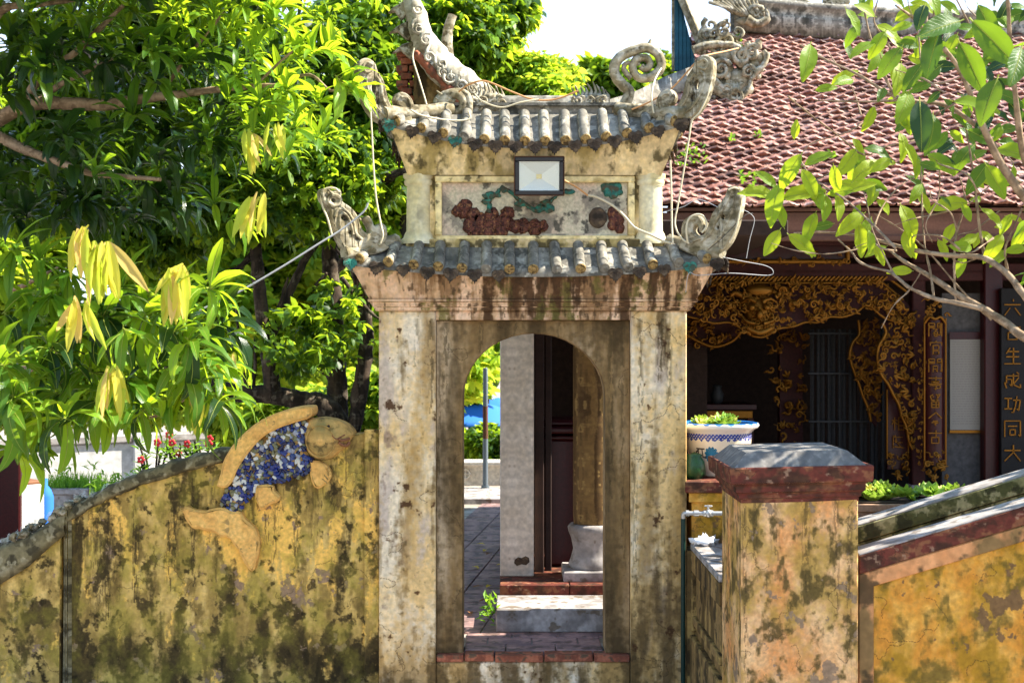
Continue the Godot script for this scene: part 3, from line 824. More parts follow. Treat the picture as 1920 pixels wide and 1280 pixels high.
# point of a swept-up tiled eave; side 0 front, 1 right, 2 back, 3 left; u -1..1 along it, t 0 eave .. 1 top
func eave(g, side, u, t) -> Vector3:
	var w = absf(u)
	var lift = g.lift * pow(w, 2.4) if side % 2 == 0 else g.lift * pow(w, 4.0)
	var k = 1.0 - t
	var ex = g.corner * pow(w, 5.0)
	var e: Vector3
	var f: Vector3
	if side % 2 == 0:
		var s = 1.0 if side == 0 else -1.0
		var z = g.zf if side == 0 else g.zb
		var zt = g.zft if side == 0 else g.zbt
		e = Vector3(g.cx + u * s * (g.A + ex * 1.0), g.y + lift, z + s * ex)
		f = Vector3(g.cx + u * s * g.At, g.yt, zt)
	else:
		var s = 1.0 if side == 1 else -1.0
		var zm = (g.zf + g.zb) / 2.0
		e = Vector3(g.cx + s * (g.A + ex), g.y + lift, zm - u * s * ((g.zf - g.zb) / 2.0 + ex))
		f = Vector3(g.cx + s * g.At, g.yt, zm - u * s * (g.zft - g.zbt) / 2.0)
	var p = e.lerp(f, t)
	p.y = lerpf(e.y, f.y, pow(t, 1.12) if t > 0.0 else t)
	return p

func ring(g, t, dy := 0.0, grow := 0.0) -> PackedVector3Array:
	var r = PackedVector3Array()
	for side in 4:
		var n = 28 if side % 2 == 0 else 10
		for i in n:
			var u = -1.0 + 2.0 * i / n
			var p = eave(g, side, u, t)
			var c = Vector3(g.cx, p.y, (g.zf + g.zb) / 2.0)
			if grow != 0.0:
				p.x += signf(p.x - c.x) * grow * minf(1.0, absf(p.x - c.x) * 4.0) if side % 2 == 1 or absf(u) > 0.97 else 0.0
				p.z += signf(p.z - c.z) * grow if side % 2 == 0 or absf(u) > 0.9 else 0.0
			p.y += dy
			r.append(p)
	return r

# plaster cove that swells from a wall rectangle out to the eave
func cove(g, a0, zf, zb, y0, swell := 1.15) -> MB:
	var b = MB.new()
	var P = []
	for i in 11:
		var t = i / 10.0
		var o = pow(t, swell)
		var row = PackedVector3Array()
		for side in 4:
			var n = 28 if side % 2 == 0 else 10
			for k in n:
				var u = -1.0 + 2.0 * k / n
				var e = eave(g, side, u, 0.0)
				var w: Vector3
				if side % 2 == 0:
					var s = 1.0 if side == 0 else -1.0
					w = Vector3(g.cx + u * s * a0, y0, zf if side == 0 else zb)
				else:
					var s = 1.0 if side == 1 else -1.0
					w = Vector3(g.cx + s * a0, y0, (zf + zb) / 2.0 - u * s * (zf - zb) / 2.0)
				e.x = g.cx + (e.x - g.cx) * 0.975
				e.z = (zf + zb) / 2.0 + (e.z - (zf + zb) / 2.0) * 0.94
				row.append(Vector3(lerpf(w.x, e.x, o), lerpf(y0, e.y - 0.03, lerpf(t, t * t, 0.2)), lerpf(w.z, e.z, o)))
		P.append(row)
	b.grid(P, true)
	b.jiggle(0.006, 3.0, 4)
	return b

func drip_outline() -> PackedVector2Array:
	return PackedVector2Array([Vector2(-0.047, 0.0), Vector2(-0.054, -0.022), Vector2(-0.05, -0.042), Vector2(-0.04, -0.043), Vector2(-0.036, -0.06), Vector2(-0.022, -0.064), Vector2(-0.014, -0.082), Vector2(-0.007, -0.076), Vector2(0, -0.1),
		Vector2(0.007, -0.076), Vector2(0.014, -0.082), Vector2(0.022, -0.064), Vector2(0.036, -0.06), Vector2(0.04, -0.043), Vector2(0.05, -0.042), Vector2(0.054, -0.022), Vector2(0.047, 0.0), Vector2(0.024, 0.012), Vector2(0, 0.004), Vector2(-0.024, 0.012)])

func tiled_roof(g, gate, count, missing, teals, shift):
	var b = MB.new()
	var P = [ring(g, 0.06, -0.05), ring(g, 0.0, -0.045), ring(g, 0.0, 0.0)]
	for i in range(1, 7): P.append(ring(g, i / 6.0))
	b.grid(P, true)
	b.jiggle(0.008, 6.0, 9)
	obj("roof_bed", b, M.roof_grey, gate)
	var leaf = MB.new()
	leaf.prism(drip_outline(), Transform3D(), 0.012, 0.003)
	for v in 5:                       # raised veins of the leaf tile
		var a = deg_to_rad(-90 + (v - 2) * 32)
		leaf.tube([Vector3(0, -0.008, 0.012), Vector3(cos(a) * 0.025, -0.008 + sin(a) * 0.03, 0.015), Vector3(cos(a) * 0.046, -0.008 + sin(a) * 0.05, 0.012)], 0.003, 4)
	leaf.jiggle(0.004, 30.0, 2)
	var lm = leaf.mesh()
	for side in [0, 1, 3]:
		var n = count if side == 0 else 5
		for i in n:
			var u = (-1.0 + (i + 0.5) * 2.0 / n) * 0.985 + (shift if side == 0 else 0.0)
			var path = PackedVector3Array()
			var off = 1.6 * (R(-0.006, 0.006))
			# rolls run straight up the slope and stop where the hip cuts them off
			var half = g.A if side == 0 else (g.zf - g.zb) / 2.0
			var topw = g.At if side == 0 else (g.zft - g.zbt) / 2.0
			var tm = minf(0.93, (1.0 - absf(u)) * half / (half - topw) * 1.0 + 0.1)
			for k in 7:
				var t = -0.06 + (tm + 0.06) * k / 6.0
				var p = eave(g, side, clampf((u * half + off * half * k / 6.0) / lerpf(half, topw, maxf(t, 0.0)), -1, 1), t)
				path.append(p + Vector3(0, 0.014, 0))
			# ends under the ridge line
			var rad = PackedFloat32Array()
			for k in 7: rad.append(0.034 if k % 2 == 0 else 0.0325)
			var q = MB.new()
			q.tube(path, rad, 12)
			var tile = obj("cover_tile", q, M.roof_grey, gate)
			var d = (path[0] - path[1]).normalized()
			var bas = Basis.looking_at(-d, Vector3.UP)
			var e = MB.new()
			var c = path[0] + d * 0.004
			e.add(disc_mb(), Transform3D(bas, c))
			obj("tile_end", e, M.disc if rng.randf() < 0.75 else M.roof_grey, tile)
		for i in n + 1:
			if side == 0 and missing.has(i): continue
			var u = clampf(-1.0 + i * 2.0 / n, -0.99, 0.99) * 0.985 + (shift if side == 0 else 0.0)
			var p = eave(g, side, clampf(u, -1, 1), 0.0)
			var p2 = eave(g, side, clampf(u + 0.02, -1, 1), 0.0)
			var tx = (p2 - eave(g, side, clampf(u - 0.02, -1, 1), 0.0)).normalized()
			var up = Vector3.UP
			var nn = tx.cross(up).normalized()
			var bas = Basis(tx, nn.cross(tx).normalized(), nn) * Basis(Vector3.RIGHT, R(-0.25, 0.02)) * Basis(Vector3.BACK, R(-0.1, 0.1))
			var sc = R(0.78, 0.92)
			inst("drip_tile", lm, M.teal if side == 0 and teals.has(i) else M.drip_leaf, gate, Transform3D(bas.scaled(Vector3(sc, sc, sc)), p + Vector3(0, -0.012, 0) + nn * 0.012))

func hip_ridges(g, gate):
	for q in [[0, 1.0], [0, -1.0], [2, 1.0], [2, -1.0]]:
		var pts = PackedVector3Array()
		for k in 9: pts.append(eave(g, q[0], q[1], k / 8.0) + Vector3(0, 0.025, 0))
		var b = MB.new()
		b.tube(pts, taper(0.042, 0.05, 9), 8)
		b.jiggle(0.01, 9.0, 3)
		obj("hip_ridge", b, M.carved, gate)

func disc_mb() -> MB:
	var e = MB.new()
	var P = []
	for q in [[0.033, -0.006], [0.033, 0.004], [0.027, 0.006], [0.024, 0.002], [0.015, 0.006], [0.0001, 0.009]]:
		var row = PackedVector3Array()
		for j in 12:
			var a = TAU * j / 12
			row.append(Vector3(cos(a) * q[0], sin(a) * q[0], q[1]))
		P.append(row)
	e.grid(P, true)
	return e

var gate
var lower
var high

func build_gate():
	gate = thing("gateway", Vector3(0.13, 0, 0), "weathered yellow plaster gate tower with arched doorway and two tiers of curled tile roofs", "gate")
	for p in [[-0.833, -0.477], [0.743, 1.093]]:
		var b = MB.new()
		b.box(Vector3((p[0] + p[1]) / 2, 0.9, -0.3), Vector3(p[1] - p[0], 2.5, 0.6), 0.006)
		obj("pier", b, M.pier, gate)
	# arched wall set back between the piers
	var ol = PackedVector2Array([Vector2(-0.477, 0.0), Vector2(-0.309, 0.0)])
	for i in 21:
		var a = PI - PI * i / 20
		ol.append(Vector2(0.139 + cos(a) * 0.448, 1.608 + sin(a) * 0.402))
	ol.append_array([Vector2(0.587, 0.0), Vector2(0.743, 0.0), Vector2(0.743, 2.093), Vector2(-0.477, 2.093)])
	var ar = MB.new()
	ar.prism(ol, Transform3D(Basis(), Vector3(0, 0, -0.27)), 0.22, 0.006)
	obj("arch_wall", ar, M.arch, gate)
	var li = MB.new()
	li.box(Vector3(0.133, 2.122, -0.3), Vector3(1.218, 0.056, 0.594), 0.004)
	obj("lintel", li, M.frieze, gate)
	var sl = MB.new()
	sl.box(Vector3(0.133, -0.2, -0.3), Vector3(1.22, 0.31, 0.58), 0.01)
	obj("threshold", sl, M.pier, gate)
	var st = gate.get_node("threshold")
	# tiles of the threshold: a red edge course and two courses of greyer tiles
	var rows = [[0.0, -0.115, [-0.475, -0.30, -0.11, 0.2, 0.51, 0.74], "brick"], [-0.12, -0.30, [-0.305, -0.04, 0.28, 0.58], "paver"], [-0.305, -0.47, [-0.305, -0.16, 0.13, 0.43, 0.58], "paver"], [-0.475, -0.6, [-0.305, 0.0, 0.3, 0.58], "paver"]]
	for r in rows:
		for i in r[2].size() - 1:
			var q = MB.new()
			var x0 = r[2][i] + 0.004
			var x1 = r[2][i + 1] - 0.004
			q.box(Vector3((x0 + x1) / 2, -0.022 + R(-0.003, 0.003), (r[0] + r[1]) / 2), Vector3(x1 - x0, 0.045, r[0] - r[1] - 0.006), 0.004, Basis(Vector3.RIGHT, R(-0.01, 0.01)))
			obj("tile", q, M[r[3]], st)
	var co = MB.new()
	var L = []
	for q in [[0.0, 2.15], [0.016, 2.151], [0.024, 2.158], [0.028, 2.172], [0.034, 2.176], [0.046, 2.196], [0.05, 2.205], [0.062, 2.209], [0.062, 2.222], [0.0, 2.228]]:
		L.append([-0.833 - q[0], 1.093 + q[0], -0.6 - q[0], q[0], q[1]])
	co.loft(L)
	co.jiggle(0.004, 4.0, 6)
	obj("cornice", co, M.frieze, gate)
	lower = {"cx": 0.13, "A": 1.09, "zf": 0.17, "zb": -0.77, "y": 2.40, "At": 0.86, "zft": -0.06, "zbt": -0.54, "yt": 2.565, "lift": 0.07, "corner": 0.06}
	obj("frieze", cove(lower, 1.018, 0.05, -0.65, 2.222), M.frieze, gate)
	tiled_roof(lower, gate, 15, [7, 8, 9, 10], [0, 14], 0.0)
	hip_ridges(lower, gate)
	# upper storey
	var up = MB.new()
	up.box(Vector3(0.142, 2.79, -0.32), Vector3(1.33, 0.5, 0.44), 0.004)
	up.box(Vector3(0.142, 2.575, -0.3), Vector3(1.62, 0.06, 0.52), 0.006)
	obj("upper_wall", up, M.upper, gate)
	for cx in [-0.592, 0.876]:
		for cz in [-0.13, -0.47]:
			var q = MB.new()
			q.lathe([Vector2(0.115, 2.575), Vector2(0.115, 2.605), Vector2(0.1, 2.615), Vector2(0.092, 2.64), Vector2(0.081, 2.66), Vector2(0.079, 2.8), Vector2(0.077, 2.945), Vector2(0.09, 2.952), Vector2(0.094, 2.975), Vector2(0.086, 2.985), Vector2(0.1, 3.0), Vector2(0.1, 3.02)], Vector3(cx, 0, cz), 28)
			q.jiggle(0.003, 6.0, 3)
			obj("corner_column", q, M.column_paint, gate)
	# framed relief
	var fx0 = -0.485
	var fx1 = 0.773
	var fy0 = 2.585
	var fy1 = 3.005
	var fr = MB.new()
	for s in [[fx0, fx1, fy1 - 0.042, fy1], [fx0, fx1, fy0, fy0 + 0.042], [fx0, fx0 + 0.042, fy0 + 0.042, fy1 - 0.042], [fx1 - 0.042, fx1, fy0 + 0.042, fy1 - 0.042]]:
		fr.box(Vector3((s[0] + s[1]) / 2, (s[2] + s[3]) / 2, -0.075), Vector3(s[1] - s[0], s[3] - s[2], 0.05), 0.006)
	obj("panel_frame", fr, M.frame_paint, gate)
	var pb = MB.new()
	pb.box(Vector3(0.144, 2.795, -0.097), Vector3(1.17, 0.335, 0.02))
	var panel = obj("relief_panel", pb, M.relief_ground, gate)
	# stucco relief: maroon rockery, a green winding branch, a grey boulder, a green cloud
	var rk = MB.new()
	for q in [[872, 388, 15], [858, 396, 11], [888, 402, 14], [900, 412, 16], [884, 424, 17], [906, 424, 20], [926, 418, 17], [922, 402, 14], [946, 414, 16], [952, 400, 14], [966, 424, 14], [982, 424, 15], [1002, 426, 16], [1016, 424, 12], [890, 436, 14], [914, 434, 18], [940, 430, 15], [868, 400, 10]]:
		var c = at(q[0], q[1], -0.085)
		var r = q[2] / 296.0
		rk.ball(c, Vector3(r, r * 0.95, 0.022), 12, 8)
		for k in 6:
			var a = R(0, TAU)
			rk.tube(spiral(c + Vector3(cos(a) * r * 0.5, sin(a) * r * 0.5, 0.016), r * 0.34, r * 0.08, R(0, 6), 1.2, Basis(), 10), 0.0045, 5)
	rk.jiggle(0.018, 30.0, 8)
	rk.jiggle(0.008, 90.0, 9)
	obj("stucco_rockery", rk, M.maroon, panel)
	var rk2 = MB.new()
	for q in [[1150, 398, 11], [1158, 412, 13], [1148, 422, 10], [1162, 428, 10], [1152, 410, 12]]:
		rk2.ball(at(q[0], q[1], -0.085), Vector3(q[2], q[2], 7) / 296.0, 12, 8)
	rk2.jiggle(0.008, 40.0, 12)
	obj("stucco_rockery", rk2, M.maroon, panel)
	var br = MB.new()
	var bp = []
	for q in [[916, 398], [918, 380], [916, 366], [928, 368], [938, 354], [944, 352], [960, 362], [978, 378], [998, 392], [1012, 396], [1026, 386], [1036, 374], [1050, 362], [1062, 358]]: bp.append(at(q[0], q[1], -0.082))
	br.tube(smooth(bp, 5), [0.03, 0.034, 0.026, 0.03, 0.024, 0.022, 0.026, 0.022, 0.024, 0.026, 0.022, 0.02, 0.022, 0.02, 0.02, 0.02, 0.024, 0.02, 0.022, 0.024, 0.018], 8, 0.6)
	for k in 12:
		var q0 = bp[rng.randi() % bp.size()] + Vector3(R(-0.02, 0.02), R(-0.02, 0.02), 0.006)
		br.ball(q0, Vector3(R(0.02, 0.045), R(0.014, 0.03), 0.014), 8, 6)
	br.jiggle(0.016, 30.0, 5)
	obj("stucco_branch", br, M.teal, panel)
	var cl = MB.new()
	for q in [[1136, 352, 10], [1148, 354, 12], [1158, 350, 9], [1150, 364, 10], [1140, 362, 8], [1160, 360, 8]]: cl.ball(at(q[0], q[1], -0.085), Vector3(q[2], q[2] * 0.9, 5) / 296.0, 12, 8)
	cl.jiggle(0.008, 40.0, 15)
	obj("stucco_cloud", cl, M.teal, panel)
	var bo = MB.new()
	bo.ball(at(1121, 408, -0.085), Vector3(17, 20, 6) / 296.0, 16, 10)
	bo.jiggle(0.006, 25.0, 15)
	obj("stucco_boulder", bo, M.drip_leaf, panel)
	# upper cove and roof
	high = {"cx": 0.142, "A": 0.865, "zf": 0.11, "zb": -0.71, "y": 3.195, "At": 0.53, "zft": -0.15, "zbt": -0.45, "yt": 3.41, "lift": 0.135, "corner": 0.06}
	obj("upper_frieze", cove(high, 0.8, -0.035, -0.565, 3.005), M.upper, gate)
	tiled_roof(high, gate, 14, [], [0, 3], 0.0)
	hip_ridges(high, gate)
	# ridge: a flat platform, a dark band, a pale weathered cap
	var rg = MB.new()
	rg.loft([[-0.37, 0.65, -0.43, -0.16, 3.40], [-0.37, 0.65, -0.43, -0.16, 3.415], [-0.36, 0.64, -0.42, -0.175, 3.417], [-0.36, 0.64, -0.42, -0.175, 3.46], [-0.385, 0.665, -0.445, -0.15, 3.463], [-0.385, 0.665, -0.445, -0.15, 3.482], [-0.34, 0.62, -0.39, -0.2, 3.487], [-0.34, 0.62, -0.37, -0.22, 3.53], [-0.34, 0.62, -0.34, -0.25, 3.545]])
	rg.jiggle(0.006, 5.0, 2)
	obj("ridge", rg, M.roof_grey, gate)

# ---------------------------------------------------------------- carved ends of the gate roofs

# px outline (photograph) to a plate that stands on a corner, turned about the vertical through its foot
func curl_plate(called, outline, holes, grooves, foot, yaw, mirror := false):
	var s = 2400.0 / (8.0 - foot[2])
	var fx = foot[0]
	var f = at(foot[0], foot[1], foot[2])
	var conv = func(q): return Vector2((q[0] - fx) / s / cos(yaw) * (-1.0 if mirror else 1.0), -(q[1] - foot[1]) / s)
	if mirror: f = foot[3]
	var bas = Basis(Vector3.UP, -yaw if mirror else yaw)
	var o = PackedVector2Array()
	var raw = PackedVector3Array()
	for q in outline:
		raw.append(Vector3(conv.call(q).x, conv.call(q).y, 0))
	raw.append(raw[0])
	var sp = smooth(raw, 3)
	for i in sp.size() - 1: o.append(Vector2(sp[i].x, sp[i].y))
	var H = []
	for h in holes:
		var hp = PackedVector2Array()
		var c = conv.call(h)
		for i in 12: hp.append(c + Vector2(cos(TAU * i / 12 ) * h[2], sin(TAU * i / 12) * h[3]) / s)
		H.append(hp)
	var b = MB.new()
	b.prism(o, Transform3D(bas, f + bas * Vector3(0, 0, -0.04)), 0.075, 0.008, H)
	var plate = obj(called, b, M.carved, gate)
	var g = MB.new()
	for r in grooves:
		var pts = []
		for q in r: 
			var c = conv.call(q)
			pts.append(f + bas * Vector3(c.x, c.y, 0.037))
		g.tube(smooth(pts, 5), 0.008, 6, 1.3)
	if grooves.size():
		obj("raised_scroll", g, M.carved, plate)
	return plate

func build_gate_ornament():
	var lo = [[652, 480], [640, 463], [629, 440], [621, 415], [617, 393], [606, 380], [603, 362], [612, 356], [624, 362], [632, 356], [637, 362], [638, 378], [652, 388], [664, 402], [671, 424], [681, 436], [689, 432], [686, 420], [680, 410], [683, 403], [690, 408], [694, 420], [699, 422], [708, 416], [716, 422], [718, 438], [713, 452], [722, 462], [700, 474], [675, 478]]
	var lg = [[[625, 408], [630, 395], [640, 393], [650, 402], [658, 418], [661, 436], [672, 448]], [[633, 425], [633, 408], [640, 401], [648, 408], [654, 424], [657, 440]], [[612, 365], [624, 368], [634, 374]], [[640, 462], [655, 470], [672, 472], [692, 462]], [[705, 422], [713, 430], [712, 446], [702, 458]], [[618, 388], [626, 388], [634, 382], [634, 372], [626, 368], [616, 372], [614, 382], [622, 388]]]
	curl_plate("corner_curl", lo, [[624, 378, 5, 4], [643, 409, 7, 5], [655, 436, 6, 4], [666, 447, 5, 3]], lg, [650, 478, 0.2], 0.55)
	var lr = [[1282, 462], [1286, 440], [1286, 424], [1291, 410], [1303, 402], [1316, 403], [1324, 414], [1324, 428], [1318, 434], [1316, 424], [1310, 420], [1306, 430], [1314, 440], [1326, 438], [1334, 418], [1340, 400], [1352, 383], [1362, 368], [1366, 355], [1376, 351], [1387, 358], [1389, 380], [1384, 408], [1378, 432], [1368, 456], [1352, 474], [1330, 482], [1300, 474]]
	var rgv = [[[1292, 440], [1292, 422], [1300, 411], [1312, 410]], [[1322, 452], [1338, 436], [1348, 412], [1360, 392], [1370, 372], [1374, 360]], [[1334, 466], [1352, 448], [1364, 424], [1374, 396], [1380, 370]], [[1300, 456], [1316, 448], [1328, 446]]]
	curl_plate("corner_curl", lr, [[1358, 408, 4, 5], [1350, 427, 3, 3]], rgv, [1346, 476, 0.2], -0.55)
	var ur = [[1232, 226], [1240, 212], [1236, 198], [1238, 180], [1248, 168], [1261, 166], [1268, 178], [1265, 190], [1258, 198], [1264, 204], [1276, 194], [1284, 174], [1290, 148], [1300, 132], [1306, 116], [1320, 109], [1333, 117], [1335, 138], [1331, 164], [1323, 190], [1309, 214], [1292, 226], [1262, 232]]
	var ug = [[[1246, 204], [1243, 188], [1250, 176], [1260, 176]], [[1262, 214], [1280, 204], [1292, 182], [1296, 156], [1304, 142]], [[1282, 218], [1302, 202], [1316, 178], [1322, 150], [1314, 138]], [[1310, 122], [1320, 118], [1327, 126], [1322, 136], [1313, 132]]]
	curl_plate("corner_curl", ur, [[1307, 163, 5, 10], [1300, 187, 4, 7]], ug, [1278, 228, 0.12], -0.5)
	# the left upper one mirrors it, smaller in the picture because it leans back
	var fl = eave(high, 3, 1.0, 0.0)
	var fr = at(1278, 228, 0.12)
	curl_plate("corner_curl", ur, [[1307, 163, 5, 10], [1300, 187, 4, 7]], ug, [1278, 228, 0.12, Vector3(2 * 0.142 - fr.x, fr.y - 0.02, 0.12)], -0.5, true)
	# rear corners
	for q in [[lower, -1, 2.48, 0.55], [lower, 1, 2.48, -0.55]]:
		var b = MB.new()
		var f = Vector3(0.13 + q[1] * 1.08, 2.45, -0.8)
		b.tube(smooth([f, f + Vector3(q[1] * 0.1, 0.1, -0.05), f + Vector3(q[1] * 0.16, 0.28, -0.08), f + Vector3(q[1] * 0.1, 0.36, -0.06)], 5), taper(0.06, 0.02, 16), 8, 0.5)
		obj("corner_curl", b, M.carved, gate)
	# ridge dragons: left one crouched behind a spiral plate, right one with a looped tail
	var d = MB.new()
	var F = Transform3D()
	d.tube(spiral(at(852, 196, -0.14), 0.085, 0.02, 3.6, -1.35, Basis(), 30), taper(0.036, 0.016, 31), 8, 0.8, Vector3.BACK)
	d.tube(smooth([at(822, 216, -0.15), at(818, 196, -0.15), at(826, 180, -0.15), at(848, 172, -0.15), at(874, 176, -0.15), at(880, 196, -0.15), at(876, 218, -0.15), at(850, 224, -0.15)], 5), 0.022, 8)
	for q in [[825, 190, 2.6], [826, 178, 2.2]]: d.tube(smooth([at(846, 186, -0.13), at(q[0] + 6, q[1] + 2, -0.13), at(q[0] - 8, q[1] - 8, -0.13)], 5), taper(0.018, 0.006, 11), 6)
	d.jiggle(0.006, 12.0, 3)
	obj("ridge_scroll", d, M.carved, gate)
	for side in 2:
		var dr = MB.new()
		var X = func(px): return px if side == 0 else px + 198
		for q in [[884, 200, 16, 9], [900, 190, 18, 11], [920, 186, 16, 12], [936, 186, 10, 10], [906, 206, 22, 6], [930, 200, 12, 8]]:
			dr.ball(at(X.call(q[0]), q[1], -0.28), Vector3(q[2], q[3], 20) / 290.0, 14, 9)
		for k in 9:
			var px = 876 + k * 8
			var yy = 186 - 10 * sin(k * 0.4)
			dr.tube(smooth([at(X.call(px), yy + 6, -0.26), at(X.call(px + 3), yy - 6, -0.27), at(X.call(px - 3 + R(-3, 3)), yy - 16 - R(0, 9), -0.28)], 4), taper(0.03, 0.004, 9), 6, 0.6)
		for k in 16:
			var c = at(X.call(R(880, 944)), R(182, 208), -0.2 + R(-0.02, 0.03))
			dr.tube(spiral(c, R(0.02, 0.04), 0.006, R(0, 6), R(0.9, 1.5), Basis(Vector3.UP, R(-0.5, 0.5)), 12), taper(0.011, 0.005, 13), 5)
		dr.jiggle(0.008, 25.0, 7 + side)
		obj("ridge_dragon", dr, M.carved, gate)
	var tl = MB.new()
	tl.tube(smooth([at(1172, 196, -0.28), at(1180, 172, -0.28), at(1166, 158, -0.28), at(1152, 136, -0.28), at(1158, 112, -0.28), at(1184, 96, -0.28), at(1216, 90, -0.28), at(1236, 104, -0.28), at(1240, 124, -0.28), at(1228, 140, -0.28), at(1208, 147, -0.28), at(1192, 140, -0.28), at(1186, 124, -0.28), at(1196, 110, -0.28), at(1212, 109, -0.28), at(1219, 121, -0.28), at(1210, 130, -0.28), at(1202, 124, -0.28)], 5), taper(0.05, 0.03, 86), 8, 0.75)
	tl.tube(smooth([at(1226, 96, -0.28), at(1218, 84, -0.28), at(1221, 74, -0.28)], 4), taper(0.03, 0.006, 9), 6)
	tl.tube(smooth([at(1200, 120, -0.28), at(1176, 118, -0.28), at(1170, 130, -0.28), at(1184, 146, -0.28)], 4), taper(0.012, 0.02, 13), 6)
	tl.jiggle(0.006, 20.0, 4)
	obj("dragon_tail", tl, M.carved, gate)
	# flood light in front of the upper storey
	var fl0 = thing("flood_light", at(1011, 330, 0.2), "square flood light with rusty black frame fixed to the gate's upper storey", "flood light")
	var tilt = Basis(Vector3.RIGHT, 0.08)
	var c = at(1011, 330, 0.2)
	var hb = MB.new()
	hb.box(c + tilt * Vector3(0, 0, -0.085), Vector3(0.285, 0.228, 0.06), 0.012, tilt)
	for k in 7: hb.box(c + tilt * Vector3(-0.12 + k * 0.04, 0, -0.13), Vector3(0.012, 0.19, 0.04), 0.0, tilt)
	obj("housing", hb, M.lamp_black, fl0)
	var bz = MB.new()
	for s in [[0, 0.102, 0.3, 0.028], [0, -0.102, 0.3, 0.028], [-0.136, 0, 0.028, 0.176], [0.136, 0, 0.028, 0.176]]:
		bz.box(c + tilt * Vector3(s[0], s[1], -0.02), Vector3(s[2], s[3], 0.08), 0.005, tilt)
	obj("bezel", bz, M.lamp_black, fl0)
	var ru = MB.new()
	for s in [[0, 0.1175, 0.304, 0.005], [0, -0.1175, 0.304, 0.005], [-0.1515, 0, 0.005, 0.23], [0.1515, 0, 0.005, 0.23]]:
		ru.box(c + tilt * Vector3(s[0], s[1], 0.008), Vector3(s[2], s[3], 0.03), 0.0, tilt)
	ru.jiggle(0.003, 60.0, 4)
	obj("rusty_edge", ru, M.rust, fl0)
	var rf = MB.new()
	var k0 = [Vector3(-0.122, -0.088, 0.006), Vector3(0.122, -0.088, 0.006), Vector3(0.122, 0.088, 0.006), Vector3(-0.122, 0.088, 0.006)]
	var k1 = [Vector3(-0.014, -0.012, -0.05), Vector3(0.014, -0.012, -0.05), Vector3(0.014, 0.012, -0.05), Vector3(-0.014, 0.012, -0.05)]
	for i in 4: rf.quad(c + tilt * k0[i], c + tilt * k0[(i + 1) % 4], c + tilt * k1[(i + 1) % 4], c + tilt * k1[i])
	obj("reflector", rf, M.reflector, fl0)
	var ch = MB.new()
	ch.box(c + tilt * Vector3(0, 0, -0.048), Vector3(0.034, 0.028, 0.004), 0.0, tilt)
	obj("diode_chip", ch, M.chip_yellow, fl0)
	var gp = MB.new()
	gp.box(c + tilt * Vector3(0, 0, 0.012), Vector3(0.244, 0.176, 0.003), 0.0, tilt)
	obj("glass_pane", gp, M.glass, fl0)
	var bk = MB.new()
	bk.tube([c + Vector3(-0.1, 0.05, -0.1), c + Vector3(-0.1, 0.0, -0.26)], 0.012, 6)
	bk.tube([c + Vector3(0.1, 0.05, -0.1), c + Vector3(0.1, 0.0, -0.26)], 0.012, 6)
	obj("bracket", bk, M.rust, fl0)

func cable(called, pts, r, m, label, cat := "cable", grp := "", per := 8):
	var q = []
	for p in pts: q.append(at(p[0], p[1], p[2]))
	var b = MB.new()
	b.tube(smooth(q, per), r, 6)
	return one(called, b, M[m], label, cat, grp)

# ---------------------------------------------------------------- garden wall and carp

